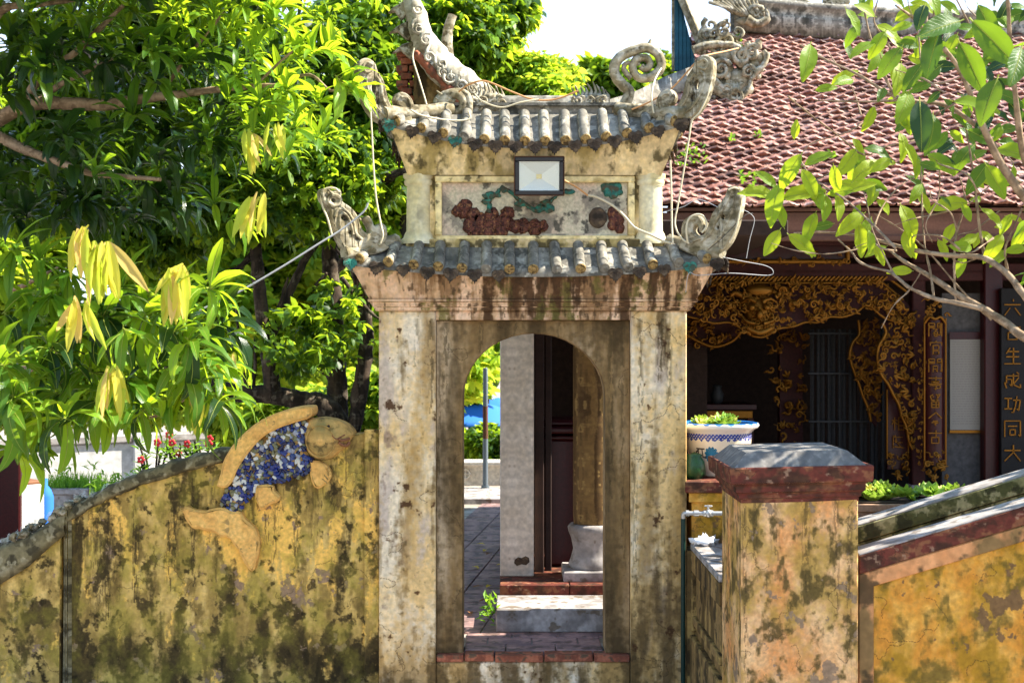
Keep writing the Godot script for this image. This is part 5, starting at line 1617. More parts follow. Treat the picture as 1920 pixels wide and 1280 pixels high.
func build_pavilion():
	var o = thing("side_porch", Vector3(0.6, 0, -1.4), "shaded porch behind the arch with a pale square post and brown column on steps", "porch")
	var s = MB.new()
	s.box(Vector3(0.95, 0.079, -0.865), Vector3(2.12, 0.158, 0.49), 0.008)
	s.jiggle(0.003, 8.0, 2)
	obj("step", s, M.concrete, o)
	for i in 4:
		var q = MB.new()
		q.box(Vector3(0.16 + i * 0.5, 0.114, -1.35), Vector3(0.494, 0.228, 0.5), 0.004)
		obj("red_floor_tile", q, M.red_trim, o)
	var fl = MB.new()
	fl.box(Vector3(0.95, 0.1, -3.1), Vector3(2.08, 0.25, 3.0), 0.0)
	obj("floor", fl, M.red_trim, o)
	var pp = MB.new()
	pp.box(Vector3(0.037, 1.46, -1.55), Vector3(0.25, 2.47, 0.22), 0.008)
	pp.jiggle(0.003, 3.0, 2)
	obj("square_post", pp, M.lime, o)
	# worn-off plaster at the foot of the post
	var wn = MB.new()
	wn.prism([Vector2(0.02, 0.352), Vector2(0.045, 0.37), Vector2(0.07, 0.364), Vector2(0.1, 0.378), Vector2(0.125, 0.366), Vector2(0.13, 0.335), Vector2(0.105, 0.312), Vector2(0.07, 0.318), Vector2(0.035, 0.306), Vector2(0.015, 0.328)], Transform3D(Basis(), Vector3(0.0, 0, -1.441)), 0.006)
	obj("bare_patch", wn, M.drip_leaf, o)
	var jb = MB.new()
	jb.box(Vector3(0.205, 1.4, -1.66), Vector3(0.07, 2.4, 0.1), 0.006)
	jb.box(Vector3(0.275, 1.4, -1.72), Vector3(0.05, 2.4, 0.08), 0.006)
	obj("door_jamb", jb, M.dark_wood, o)
	var c = MB.new()
	c.lathe([Vector2(0.145, 0.62), Vector2(0.15, 0.7), Vector2(0.15, 2.7)], Vector3(0.6, 0, -1.42), 28)
	obj("round_column", c, M.brown_column, o)
	var bs = MB.new()
	bs.lathe([Vector2(0.17, 0.30), Vector2(0.185, 0.33), Vector2(0.165, 0.38), Vector2(0.15, 0.44), Vector2(0.165, 0.52), Vector2(0.185, 0.57), Vector2(0.19, 0.6), Vector2(0.175, 0.62), Vector2(0.15, 0.625)], Vector3(0.6, 0, -1.42), 28)
	bs.box(Vector3(0.6, 0.264, -1.42), Vector3(0.46, 0.075, 0.42), 0.008)
	obj("column_base", bs, M.concrete, o)
	var wl = MB.new()
	wl.box(Vector3(0.0, 1.45, -3.1), Vector3(0.14, 2.6, 2.85), 0.0)
	wl.box(Vector3(0.95, 1.45, -4.5), Vector3(1.9, 2.6, 0.1), 0.0)
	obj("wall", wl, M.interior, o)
	var rf = MB.new()
	rf.box(Vector3(0.95, 2.78, -2.9), Vector3(2.1, 0.12, 3.3), 0.01)
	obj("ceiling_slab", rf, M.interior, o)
	var cb = thing("red_cabinet", Vector3(0.42, 0.228, -2.1), "dark red lacquered cabinet with an overhanging lid in the shaded porch", "cabinet")
	var q = MB.new()
	q.box(Vector3(0.44, 0.72, -2.1), Vector3(0.36, 0.98, 0.5), 0.02)
	obj("body", q, M.lacquer, cb)
	var l = MB.new()
	l.box(Vector3(0.43, 1.28, -2.08), Vector3(0.44, 0.05, 0.6), 0.015)
	l.box(Vector3(0.43, 1.33, -2.1), Vector3(0.4, 0.05, 0.54), 0.02)
	l.box(Vector3(0.43, 1.22, -2.1), Vector3(0.4, 0.03, 0.54), 0.01)
	obj("lid", l, M.lacquer, cb)

const EY = 3.14           # temple eave height
const EZ = -2.7           # temple eave depth
func slope(z) -> float: return EY + 0.84 * (EZ - z)
func hipx(z) -> float: return 1.81 - (z + 4.42) * 0.78

func build_temple():
	var t = thing("temple", Vector3(3.2, 0.5, -4.5), "temple hall with red clay tile roof, carved ridge ends and gilded dark open front", "temple")
	# roof bed under the tiles
	var b = MB.new()
	var y0 = slope(EZ) - 0.05
	var yr = slope(-5.05) - 0.05
	b.quad(Vector3(hipx(EZ), y0, EZ), Vector3(8.2, y0, EZ), Vector3(8.2, slope(-4.42) - 0.05, -4.42), Vector3(1.81, slope(-4.42) - 0.05, -4.42))
	b.quad(Vector3(1.81, slope(-4.42) - 0.05, -4.42), Vector3(8.2, slope(-4.42) - 0.05, -4.42), Vector3(8.2, yr, -5.05), Vector3(1.81, yr, -5.05))
	b.quad(Vector3(8.2, yr, -5.05), Vector3(1.81, yr, -5.05), Vector3(1.81, EY - 0.05, -7.4), Vector3(8.2, EY - 0.05, -7.4))
	b.quad(Vector3(hipx(EZ), y0, EZ), Vector3(1.81, slope(-4.42) - 0.05, -4.42), Vector3(1.81, slope(-4.42) - 0.05, -5.7), Vector3(hipx(EZ), y0, -7.4))
	var bed = obj("roof_bed", b, M.tile_bed, t)
	# shoe-tip clay tiles in staggered courses
	var ms = []
	for k in 3:
		var q = MB.new()
		# local: x across, y up the slope, z out of it
		var rows = []
		for i in 5:
			var row = PackedVector3Array()
			var v = [-0.075, -0.06, -0.025, 0.02, 0.085][i]
			var nose = [0.7, 1.0, 0.5, 0.12, 0.0][i]
			for j in 9:
				var u = j / 8.0 * 2.0 - 1.0
				var w = 0.097 * (1.0 if i > 0 else 0.93)
				var rise = 0.042 * nose * exp(-u * u * 3.6) + (0.005 if j % 2 == 0 else -0.004) * nose
				row.append(Vector3(u * w, v - 0.012 * (1.0 - absf(u)) * nose, 0.012 + rise - 0.012 * (i / 4.0)))
			rows.append(row)
		q.grid(rows)
		var rim = PackedVector3Array(rows[0])
		var low = PackedVector3Array()
		for p in rim: low.append(Vector3(p.x, p.y + 0.02, p.z - 0.03 - maxf(0, p.z - 0.02) * 0.6))
		q.grid([low, rim])
		q.jiggle(0.005, 30.0, k * 3 + 1)
		ms.append(q.mesh())
	var bas = Basis(Vector3.RIGHT, -(PI / 2 - atan(0.84)))       # y up the slope, z out of it
	var xs = []
	var rest = []
	var tint = []
	var rowsn = 55
	var step = 2.35 / rowsn
	for r in rowsn:
		var z = EZ - 0.0 - r * step
		for i in 34:
			var x = 0.9 + i * 0.2 + (0.1 if r % 2 else 0.0) + R(-0.006, 0.006)
			if x < (hipx(z) + 0.06 if z > -4.42 else 1.9): continue
			if x > 4.5 + r * 0.022 and r < 54 and x > 5.6: continue
			var sag = 0.02 * sin(x * 2.1 + r * 0.2) + 0.012 * sin(x * 5.3 - r * 0.37)
			var slip = R(0.0, 0.03) if rng.randf() < 0.12 else 0.0
			if rng.randf() < 0.012: continue
			var xf = Transform3D(bas * Basis(Vector3.BACK, R(-0.07, 0.07)) * Basis(Vector3.RIGHT, R(-0.07, 0.07)), Vector3(x, slope(z) + R(-0.005, 0.005) + sag * 0.5 - slip * 0.64, z + sag * 0.5 + slip * 0.76))
			# largest in the picture: the lowest courses right of the gate
			if r < 22 and x > 1.25 and x < 4.35 and xs.size() < 300: xs.append(xf)
			else:
				rest.append(xf)
				var g = R(0.85, 1.1) if rng.randf() < 0.8 else R(0.35, 0.6)
				tint.append(Color(g, g * R(0.94, 1.02), g * R(0.92, 1.0)))
	var tones = []
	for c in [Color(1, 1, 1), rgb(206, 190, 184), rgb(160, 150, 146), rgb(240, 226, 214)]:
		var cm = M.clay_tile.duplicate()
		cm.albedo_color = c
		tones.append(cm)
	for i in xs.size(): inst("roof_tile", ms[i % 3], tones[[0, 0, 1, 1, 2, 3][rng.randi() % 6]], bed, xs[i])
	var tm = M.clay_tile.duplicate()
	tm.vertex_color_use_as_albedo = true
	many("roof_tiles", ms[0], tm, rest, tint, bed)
	# ridge along the top, ends swept up
	var rd = MB.new()
	var P = []
	for i in 30:
		var x = 2.25 + i * 0.2
		var lift = 0.16 * pow(maxf(0.0, 1.0 - i / 14.0), 2.0)
		var row = PackedVector3Array()
		for q in [[0.12, -0.12], [0.12, 0.06], [0.1, 0.07], [0.1, 0.14], [0.14, 0.16], [0.14, 0.2], [0.1, 0.23], [-0.1, 0.23], [-0.14, 0.2], [-0.14, -0.12]]:
			row.append(Vector3(x, 5.08 + lift + q[1], -5.05 + q[0]))
		P.append(row)
	rd.grid(P, true, true)
	rd.jiggle(0.012, 5.0, 3)
	obj("ridge_beam", rd, M.roof_grey, t)
	# carved dragon at the ridge end, looking right, and tail blades of the pair on the ridge
	var dg = MB.new()
	for q in [[1392, 8, 34, 22], [1420, 26, 22, 14], [1372, -10, 40, 26], [1404, 40, 26, 8]]: dg.ball(at(q[0], q[1], -4.95), Vector3(q[2], q[3], 16) / 185.0, 14, 9)
	dg.tube(smooth([at(1400, 36, -4.8), at(1420, 44, -4.8), at(1440, 34, -4.8), at(1436, 16, -4.8)], 4), taper(0.06, 0.02, 13), 8)
	dg.tube(spiral(at(1418, 22, -4.8), 0.07, 0.01, 0, 1.5), taper(0.025, 0.01, 27), 6)
	for k in 12: dg.tube(smooth([at(1330 + k * 8, 4 - k * 0.5, -4.85), at(1352 + k * 7, 12 + k * 1.6, -4.8), at(1376 + k * 5, 26 + k, -4.84)], 4), 0.014, 5)
	dg.jiggle(0.02, 9.0, 3)
	obj("ridge_dragon", dg, M.carved, t)
	for q in [[[1440, -14], [1440, -2], [1458, 8], [1462, 16], [1474, 12], [1490, 20], [1506, 14], [1528, 10], [1512, 0], [1490, -14]], [[1545, -14], [1544, 4], [1549, 14], [1556, 8], [1560, 26], [1580, 26], [1584, 10], [1594, 6], [1594, -14]]]:
		var f = MB.new()
		var ol = []
		for p in q: ol.append(Vector2(at(p[0], p[1], -5.05).x, at(p[0], p[1], -5.05).y))
		f.prism(ol, Transform3D(Basis(), Vector3(0, 0, -5.09)), 0.08, 0.015)
		f.jiggle(0.01, 9.0, 2)
		obj("ridge_blade", f, M.carved, t)
	# gable: teal boards between a pale verge and the sky
	for k in 5:
		var g = MB.new()
		var xa = 1266 + k * 7.4
		var xb = xa + 7.0
		var ya = -40 + k * 29
		g.prism([Vector2(at(xa, 132, -4.5).x, at(0, 132, -4.5).y), Vector2(at(xb, 132, -4.5).x, at(0, 132, -4.5).y), Vector2(at(xb, ya + 20, -4.5).x, at(0, ya + 29, -4.5).y), Vector2(at(xa, ya, -4.5).x, at(0, ya, -4.5).y)], Transform3D(Basis(), Vector3(0, 0, -4.56 + R(-0.004, 0.004))), 0.05, 0.004)
		obj("gable_board", g, M.teal_board, t)
	var vg = MB.new()
	vg.tube([at(1268, -30, -4.44), at(1318, 92, -4.44)], 0.085, 4, 0.5)
	vg.tube([at(1262, -30, -4.5), at(1262, 134, -4.5)], 0.014, 4)
	obj("verge", vg, M.carved, t)
	# hip ridge that rises to the gable foot, ending in a scrolled dragon
	var hp = MB.new()
	hp.tube(smooth([at(960, 282, -2.72), at(1040, 246, -3.1), at(1120, 222, -3.5), at(1190, 200, -3.8), at(1250, 170, -4.1), at(1330, 140, -4.4)], 5), 0.1, 4, 1.5, Vector3(0.3, 1, 0.2))
	obj("hip_ridge", hp, M.roof_grey, t)
	var hd = MB.new()
	var zz = -4.1
	for q in [[1374, 168, 40, 22], [1352, 176, 26, 14], [1386, 150, 26, 22], [1350, 130, 26, 22], [1404, 118, 24, 22], [1360, 106, 34, 14], [1422, 110, 14, 12]]:
		hd.ball(at(q[0], q[1], zz), Vector3(q[2], q[3], 20) / 198.0, 14, 9)
	for q in [[1352, 130, 20, 0.4], [1392, 104, 17, 2.0], [1410, 98, 15, 1.0], [1330, 118, 13, 2.5], [1378, 178, 18, 3.3], [1362, 168, 12, 4.0], [1404, 134, 14, 5.0]]:
		hd.tube(spiral(at(q[0], q[1], zz + 0.12), q[2] / 198.0, 0.008, q[3], 1.8), taper(0.024, 0.012, 27), 6)
	for q in [[[1326, 144], [1352, 176], [1384, 186], [1404, 166], [1410, 140]], [[1338, 150], [1358, 168], [1380, 172], [1392, 156]], [[1300, 94], [1330, 84], [1372, 84], [1396, 96]], [[1414, 138], [1430, 124], [1438, 106], [1432, 94]], [[1398, 84], [1404, 92], [1402, 78]], [[1420, 84], [1414, 92], [1424, 76]]]:
		var pts = []
		for p in q: pts.append(at(p[0], p[1], zz + 0.1))
		hd.tube(smooth(pts, 5), taper(0.05, 0.018, 22), 7, 0.8)
	for k in 26: hd.ball(at(R(1310, 1430), R(84, 184), zz + R(0.06, 0.12)), Vector3.ONE * R(0.015, 0.045), 7, 5)
	hd.jiggle(0.02, 10.0, 5)
	obj("hip_dragon", hd, M.carved, t)
	var hc = MB.new()
	for k in 18: hc.tube(spiral(at(R(1312, 1390), R(40, 96), zz + R(-0.05, 0.08)), R(0.03, 0.08), 0.01, R(0, 6), 1.3), taper(0.026, 0.01, 27), 6)
	hc.jiggle(0.015, 10.0, 5)
	obj("scroll_crest", hc, M.carved, t)
	# moss and weeds on the tiles
	var wd = MB.new()
	for q in [[1292, 300, 26], [1400, 345, 16], [1372, 268, 6], [1420, 262, 6], [1560, 300, 5], [1380, 96, 10], [1376, 82, 12]]:
		for k in int(q[2] * 1.6):
			var pz = EZ - 0.02
			var px = q[0] + R(-1, 1) * q[2]
			var py = q[1] + R(-1, 1) * q[2] * 0.8
			# depth of the slope along that line of sight
			for it in 12: pz = EZ - (at(px, py, pz).y - EY) / 0.84
			var c = at(px, py, pz) + Vector3(0, 0.03, 0.03)
			var a = R(0, TAU)
			var d = Vector3(cos(a) * 0.03, R(0.01, 0.05), sin(a) * 0.03)
			wd.quad(c, c + Vector3(0.018, 0.004, 0), c + Vector3(0.02, 0, 0) + d, c + d)
	var wm = obj("roof_weeds", wd, M.grass, t)
	wm.set_meta("kind", "stuff")
	# eaves: fascia, rail, purlin; the closed hall behind
	var ev = MB.new()
	ev.box(Vector3(4.4, EY - 0.075, EZ - 0.03), Vector3(7.6, 0.03, 0.05), 0.004)
	ev.box(Vector3(4.4, EY - 0.2, EZ - 0.05), Vector3(7.6, 0.2, 0.04), 0.004)
	ev.box(Vector3(4.4, EY - 0.315, EZ - 0.035), Vector3(7.6, 0.05, 0.06), 0.008)
	obj("fascia", ev, M.eave_wood, t)
	var bm = MB.new()
	bm.box(Vector3(4.6, 2.86, -3.05), Vector3(6.6, 0.14, 0.14), 0.01)
	bm.box(Vector3(4.6, 2.62, -3.62), Vector3(6.6, 0.1, 0.1), 0.01)
	obj("purlin", bm, M.dark_lacquer, t)
	for i in 22:
		var r = MB.new()
		r.tube([Vector3(1.4 + i * 0.3, EY - 0.2, EZ - 0.08), Vector3(1.4 + i * 0.3, EY + 0.9, EZ - 1.5)], 0.03, 6)
		obj("rafter", r, M.dark_wood, t)
	var hall = MB.new()
	hall.box(Vector3(4.7, 1.8, -7.0), Vector3(7.0, 3.0, 0.1))
	hall.box(Vector3(1.3, 1.6, -5.3), Vector3(0.1, 2.9, 3.4))
	hall.box(Vector3(8.0, 1.8, -5.2), Vector3(0.1, 3.0, 4.0))
	hall.box(Vector3(4.7, 3.08, -5.3), Vector3(6.8, 0.06, 3.6))
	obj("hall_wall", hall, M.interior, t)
	var fl = MB.new()
	fl.box(Vector3(4.8, 0.25, -4.9), Vector3(7.2, 0.6, 4.4), 0.0)
	obj("hall_floor", fl, M.interior, t)
	# the swept corner and brick gable seen above the gate's left roof
	var cr = thing("roof_corner", at(800, 210, -1.3), "swept white roof corner with brick end and lichen spots, above the gate's left side", "roof corner")
	var z1 = -1.3
	var rp = []
	var rr = PackedFloat32Array()
	for q in [[768, -30, 17], [776, 20, 21], [790, 66, 26], [812, 110, 26], [845, 142, 26], [885, 172, 22], [925, 194, 16], [960, 206, 10]]:
		rp.append(at(q[0], q[1], z1))
	for k in 36: rr.append(lerpf(0.055, 0.125, minf(1.0, k / 18.0)) if k < 23 else lerpf(0.125, 0.05, (k - 23) / 13.0))
	var rb = MB.new()
	rb.tube(smooth(rp, 5), rr, 8, 0.9, Vector3.BACK)
	rb.jiggle(0.03, 7.0, 2)
	rb.jiggle(0.014, 22.0, 5)
	var rcap = obj("ridge_cap", rb, M.old_lime, cr)
	var sc = MB.new()
	for k in 12:
		var i = 6 + k * 2
		var q0 = smooth(rp, 5)[mini(i, 34)]
		sc.tube(spiral(q0 + Vector3(R(-0.03, 0.05), R(-0.05, 0.03), 0.12), R(0.03, 0.055), 0.008, R(0, 6), 1.3, Basis(Vector3.UP, 0.3), 14), taper(0.013, 0.006, 15), 5)
	for k in 9: sc.tube(smooth([at(806 + k * 14, 84 + k * 13, z1 + 0.06), at(800 + k * 15, 98 + k * 14, z1 + 0.12), at(806 + k * 15, 116 + k * 13, z1 + 0.1)], 4), taper(0.016, 0.006, 9), 5)
	sc.jiggle(0.01, 20.0, 2)
	obj("raised_scroll", sc, M.old_lime, rcap)
	for q in [[[740, 22], [728, 24], [738, 14], [756, 4], [764, 26], [752, 38]], [[745, 60], [730, 62], [748, 48], [766, 40], [780, 62], [764, 76]], [[752, 96], [736, 100], [754, 84], [774, 78], [786, 100], [770, 112]]]:
		var f = MB.new()
		var ol = []
		for p in q: ol.append(Vector2(at(p[0], p[1], z1).x, at(p[0], p[1], z1).y))
		f.prism(ol, Transform3D(Basis(), Vector3(0, 0, z1 - 0.03)), 0.06, 0.01)
		obj("flame_crest", f, M.carved, cr)
	for r in 9:
		for k in 3:
			var x0 = 744 + k * 24 + (8 if r % 2 else 0)
			var y0b = 98 + r * 14
			if x0 > 764 + r * 13: continue
			var q = MB.new()
			q.box(at(x0 + 11, y0b + 6, z1 - 0.1), Vector3(0.082, 0.047, 0.16), 0.006)
			obj("brick", q, M.brick, cr)
	for k in 4:
		var tl = MB.new()
		tl.tube(smooth([at(778 + k * 26, 100 + k * 30, z1 + 0.08), at(796 + k * 26, 118 + k * 26, z1 + 0.1), at(816 + k * 26, 142 + k * 22, z1 + 0.08)], 4), 0.032, 8)
		obj("clay_roll", tl, M.brick, cr)
	var mt = MB.new()
	mt.prism([Vector2(at(776, 104, z1).x, at(0, 104, z1).y), Vector2(at(776, 222, z1).x, at(0, 222, z1).y), Vector2(at(950, 222, z1).x, at(0, 222, z1).y), Vector2(at(860, 160, z1).x, at(0, 160, z1).y)], Transform3D(Basis(), Vector3(0, 0, z1 - 0.16)), 0.18)
	obj("mortar_bed", mt, M.side_wall, cr)
	var po = MB.new()
	po.tube(smooth([at(842, 126, -1.5), at(838, 80, -1.5), at(841, 52, -1.5), at(848, 28, -1.5)], 4), taper(0.045, 0.036, 13), 8)
	po.jiggle(0.01, 8.0, 3)
	obj("weathered_stake", po, M.carved, cr)

# strokes on a 0..9 grid, x then y downwards, one polyline per string
const GLYPH = {
	"pavilion": ["0009", "00404303", "0242", "60808878", "60636393", "9099", "6292", "4434", "44643748", "3768", "4649696646"],
	"office": ["5051", "13119193", "3339", "33737636", "3777", "77793979"],
	"idle": ["0009", "00404303", "0242", "60909988", "60639363", "6292", "3539", "35656958", "3767"],
	"matter": ["0191", "237374247323", "1686", "86887848", "0595", "5059", "5948"],
	"stay": ["30112444", "3132", "50805474", "606354", "25757929", "5559", "2777", "2529"],
	"now": ["5004", "5094", "3666", "27774859"],
	"old": ["0292", "5055", "25297975", "2575"],
	"give": ["3013", "2282", "5059", "1585", "0999"],
	"become": ["1282", "12160619", "14444837", "51579997", "8357", "7081"],
	"merit": ["0141", "2127", "0747", "52928877", "70665949"],
	"same": ["0009", "00909988", "2373", "3538", "35656838"],
	"great": ["0393", "505409", "5499"],
	"six": ["5051", "0393", "3509", "6599"],
	"mutual": ["0242", "2029", "2205", "2345", "5059", "50909959", "5393", "5696"],
	"place": ["3010", "1119", "1181", "2444", "3532", "5585", "4579", "2899"],
}

func glyph(called, g, c, size, m, parent, zdir = 1.0):
	var b = MB.new()
	for s in GLYPH[g]:
		var pts = []
		for i in range(0, s.length() - 1, 2):
			pts.append(c + Vector3((int(s[i]) / 9.0 - 0.5) * size, (0.5 - int(s[i + 1]) / 9.0) * size, 0.004 * zdir))
		for i in pts.size() - 1:
			var d = pts[i + 1] - pts[i]
			if d.length() < 0.001: continue
			var ang = atan2(d.y, d.x)
			b.box((pts[i] + pts[i + 1]) / 2, Vector3(d.length() + size * 0.06, size * R(0.07, 0.1), 0.008), 0.002, Basis(Vector3.BACK, ang))
	return obj(called, b, m, parent)

func scrolls(parent, called, pts_in, count, z, zr, m, smin, smax, seedv):
	# gilded openwork: small scrolls, leaves and knobs scattered through an outline
	var ms = []
	for k in 5:
		var b = MB.new()
		if k < 3:
			b.tube(spiral(Vector3.ZERO, 0.5, 0.08, 0, [1.3, 0.9, 1.7][k], Basis(), 16), taper(0.19, 0.08, 17), 6)
			b.tube(smooth([Vector3(0.5, 0, 0), Vector3(0.75, 0.2 - k * 0.2, 0.06), Vector3(1.0, 0.3 - k * 0.3, 0)], 4), taper(0.18, 0.04, 9), 6)
		elif k == 3:
			b.ball(Vector3.ZERO, Vector3(0.22, 0.6, 0.16), 8, 6)
			b.ball(Vector3(0.3, -0.1, 0.05), Vector3(0.16, 0.45, 0.14), 8, 6, Basis(Vector3.BACK, -0.6))
			b.ball(Vector3(-0.3, -0.1, 0.05), Vector3(0.16, 0.45, 0.14), 8, 6, Basis(Vector3.BACK, 0.6))
		else:
			b.tube(smooth([Vector3(-0.7, 0, 0), Vector3(-0.3, 0.25, 0.08), Vector3(0.2, -0.2, 0.08), Vector3(0.8, 0.1, 0)], 5), taper(0.2, 0.06, 16), 6)
		ms.append(b.mesh())
	var poly = PackedVector2Array()
	for p in pts_in: poly.append(Vector2(at(p[0], p[1], z).x, at(p[0], p[1], z).y))
	var lo = poly[0]
	var hi2 = poly[0]
	for p in poly:
		lo = lo.min(p)
		hi2 = hi2.max(p)
	var n = 0
	var tries = 0
	while n < count and tries < count * 20:
		tries += 1
		var p = Vector2(R(lo.x, hi2.x), R(lo.y, hi2.y))
		if not Geometry2D.is_point_in_polygon(p, poly): continue
		n += 1
		var s = R(smin, smax)
		inst(called, ms[rng.randi() % 5], m[rng.randi() % m.size()], parent, Transform3D((Basis(Vector3.BACK, R(0, TAU)) * Basis(Vector3.RIGHT, R(-0.5, 0.5))).scaled(Vector3(s, s, s)), Vector3(p.x, p.y, z + R(0, zr))))

func board_mesh(pts_in, z, d, bev = 0.006) -> MB:
	var b = MB.new()
	var raw = []
	for p in pts_in: raw.append(Vector2(at(p[0], p[1], z).x, at(p[0], p[1], z).y))
	b.prism(raw, Transform3D(Basis(), Vector3(0, 0, z - d)), d, bev)
	return b

func build_temple_front():
	var z = -3.6
	# name plaque under the eave
	var pq = thing("name_plaque", at(1440, 470, -3.2), "dark red lacquered plaque with gilded scroll border under the temple eave", "plaque")
	obj("board", board_mesh([[1290, 430], [1588, 430], [1588, 494], [1290, 494]], -3.2, 0.05), M.lacquer, pq)
	var pbm = MB.new()
	for s in [[[1290, 490], [1594, 490]], [[1590, 432], [1590, 494]]]: pbm.tube([at(s[0][0], s[0][1], -3.19), at(s[1][0], s[1][1], -3.19)], 0.022, 6)
	obj("border", pbm, M.gold, pq)
	scrolls(pq, "scroll", [[1300, 484], [1590, 484], [1590, 497], [1300, 497]], 34, -3.18, 0.02, [M.gold, M.gold], 0.02, 0.045, 1)
	scrolls(pq, "scroll", [[1500, 445], [1585, 445], [1585, 480], [1500, 480]], 4, -3.18, 0.02, [M.gold, M.gold], 0.03, 0.05, 1)
	# carved and gilded door frieze
	var fr = thing("gilded_frieze", at(1470, 570, z), "gilded openwork door frieze with a mask, over the temple entrance", "frieze")
	var ol = [[1285, 528], [1650, 528], [1690, 556], [1715, 580], [1712, 610], [1660, 596], [1628, 572], [1605, 586], [1580, 594], [1556, 594], [1534, 604], [1510, 604], [1488, 612], [1460, 616], [1440, 628], [1424, 632], [1404, 626], [1384, 612], [1366, 604], [1340, 606], [1318, 600], [1285, 592]]
	obj("back_board", board_mesh(ol, z - 0.06, 0.03), M.dark_lacquer, fr)
	var mo = MB.new()
	for k in 46:
		var p0 = at(1290 + k * 8.2, 522, z + 0.03)
		mo.tube([p0 + Vector3(-0.022, -0.02, 0), p0 + Vector3(0.022, 0.02, 0)], 0.014, 6)
	mo.tube([at(1284, 516, z), at(1660, 516, z), at(1700, 546, z)], 0.016, 6)
	mo.tube([at(1284, 530, z), at(1656, 530, z), at(1694, 562, z)], 0.014, 6)
	obj("rope_moulding", mo, M.gold, fr)
	var rimm = MB.new()
	var rp = []
	for i in range(4, ol.size()): rp.append(at(ol[i][0], ol[i][1], z + 0.03))
	rimm.tube(smooth(rp, 4), 0.012, 6)
	obj("lower_rim", rimm, M.gold, fr)
	scrolls(fr, "scroll", ol, 295, z, 0.09, [M.gold, M.gold, M.gold], 0.035, 0.08, 2)
	var mk = MB.new()
	mk.ball(at(1424, 584, z + 0.0), Vector3(0.14, 0.16, 0.07), 18, 12)
	mk.ball(at(1424, 545, z + 0.04), Vector3(0.13, 0.06, 0.06), 16, 8)
	for sgn in [-1, 1]:
		mk.ball(at(1424 + sgn * 14, 576, z + 0.1), Vector3(0.035, 0.03, 0.03), 10, 7)
		mk.tube(smooth([at(1424 + sgn * 6, 566, z + 0.11), at(1424 + sgn * 20, 560, z + 0.1), at(1424 + sgn * 34, 568, z + 0.06)], 4), taper(0.026, 0.01, 9), 6)
		mk.tube(smooth([at(1424 + sgn * 8, 606, z + 0.1), at(1424 + sgn * 24, 602, z + 0.09), at(1424 + sgn * 36, 588, z + 0.06)], 4), taper(0.022, 0.01, 9), 6)
		mk.tube(smooth([at(1424 + sgn * 30, 556, z + 0.04), at(1424 + sgn * 46, 548, z + 0.05), at(1424 + sgn * 56, 558, z + 0.05)], 4), taper(0.04, 0.01, 9), 6)
	mk.ball(at(1424, 590, z + 0.13), Vector3(0.035, 0.045, 0.035), 10, 7)
	mk.tube(smooth([at(1400, 614, z + 0.06), at(1424, 624, z + 0.08), at(1448, 614, z + 0.06)], 5), 0.03, 8)
	for k in 9: mk.tube([at(1404 + k * 5, 612, z + 0.09), at(1406 + k * 4.5, 628, z + 0.06)], 0.008, 5)
	for k in 30: mk.tube(spiral(at(1424 + R(-30, 30), 584 + R(-34, 36), z + 0.07), R(0.02, 0.045), 0.006, R(0, 6), 1.3, Basis(), 12), taper(0.012, 0.006, 13), 5)
	mk.jiggle(0.02, 20.0, 4)
	obj("mask", mk, M.gold, fr)
	# inner and outer carved side brackets
	var ins = [[[1285, 600], [1340, 612], [1384, 622], [1370, 640], [1340, 650], [1310, 650], [1285, 640]]]
	var f2 = thing("inner_frieze", at(1330, 630, -4.1), "darker second gilded frieze hanging further inside the temple doorway", "frieze")
	obj("back_board", board_mesh([[1270, 560], [1420, 560], [1420, 610], [1384, 626], [1370, 640], [1340, 650], [1310, 650], [1270, 640]], -4.15, 0.03), M.dark_lacquer, f2)
	scrolls(f2, "scroll", ins[0], 26, -4.1, 0.05, [M.gold], 0.04, 0.08, 3)
	var r2 = MB.new()
	r2.tube(smooth([at(1285, 626, -4.05), at(1310, 640, -4.05), at(1340, 650, -4.05), at(1372, 640, -4.05), at(1390, 622, -4.05)], 5), 0.016, 6)
	obj("lower_rim", r2, M.gold, f2)
	var k2 = 0
	for q in [[z, [[1712, 590], [1655, 606], [1662, 622], [1656, 636], [1648, 650], [1646, 676], [1652, 700], [1666, 720], [1676, 740], [1686, 758], [1692, 780], [1700, 800], [1706, 830], [1712, 842]], "gilded carved bracket with bulging edge beside the couplet board with seven characters"], [-4.0, [[1650, 600], [1610, 600], [1612, 626], [1600, 642], [1594, 664], [1600, 690], [1610, 716], [1618, 740], [1628, 764], [1634, 790], [1644, 800], [1652, 760], [1650, 690]], "darker gilded carved bracket hanging by the folding gate"]]:
		var o = thing("carved_bracket", at(q[1][0][0], q[1][0][1], q[0]), q[2], "bracket", "carved brackets of the entrance")
		obj("back_board", board_mesh(q[1], q[0] - 0.05, 0.03), M.dark_lacquer, o)
		scrolls(o, "scroll", q[1], 95, q[0], 0.07, [M.gold, M.gold] if k2 == 0 else [M.gold], 0.03, 0.075, 4)
		var rm = MB.new()
		var pts = []
		for i in range(1, q[1].size() - (0 if k2 == 0 else 3)): pts.append(at(q[1][i][0], q[1][i][1], q[0] + 0.02))
		rm.tube(smooth(pts, 4), 0.016, 6)
		obj("edge_rim", rm, M.gold if k2 == 0 else M.gold, o)
		k2 += 1
	# couplet boards
	var cb = thing("couplet_board", at(1754, 740, -3.45), "curved red couplet board with seven gilded characters, right of the carved brackets", "sign board", "couplet boards")
	var P = []
	for i in 2:
		var row = PackedVector3Array()
		for j in 11:
			var u = j / 10.0 * 2 - 1
			var p = at(1754 + u * 18, [872, 600][i], -3.45)
			row.append(p + Vector3(0, 0, 0.05 * (1 - u * u)))
		P.append(row)
	var b = MB.new()
	b.grid(P)
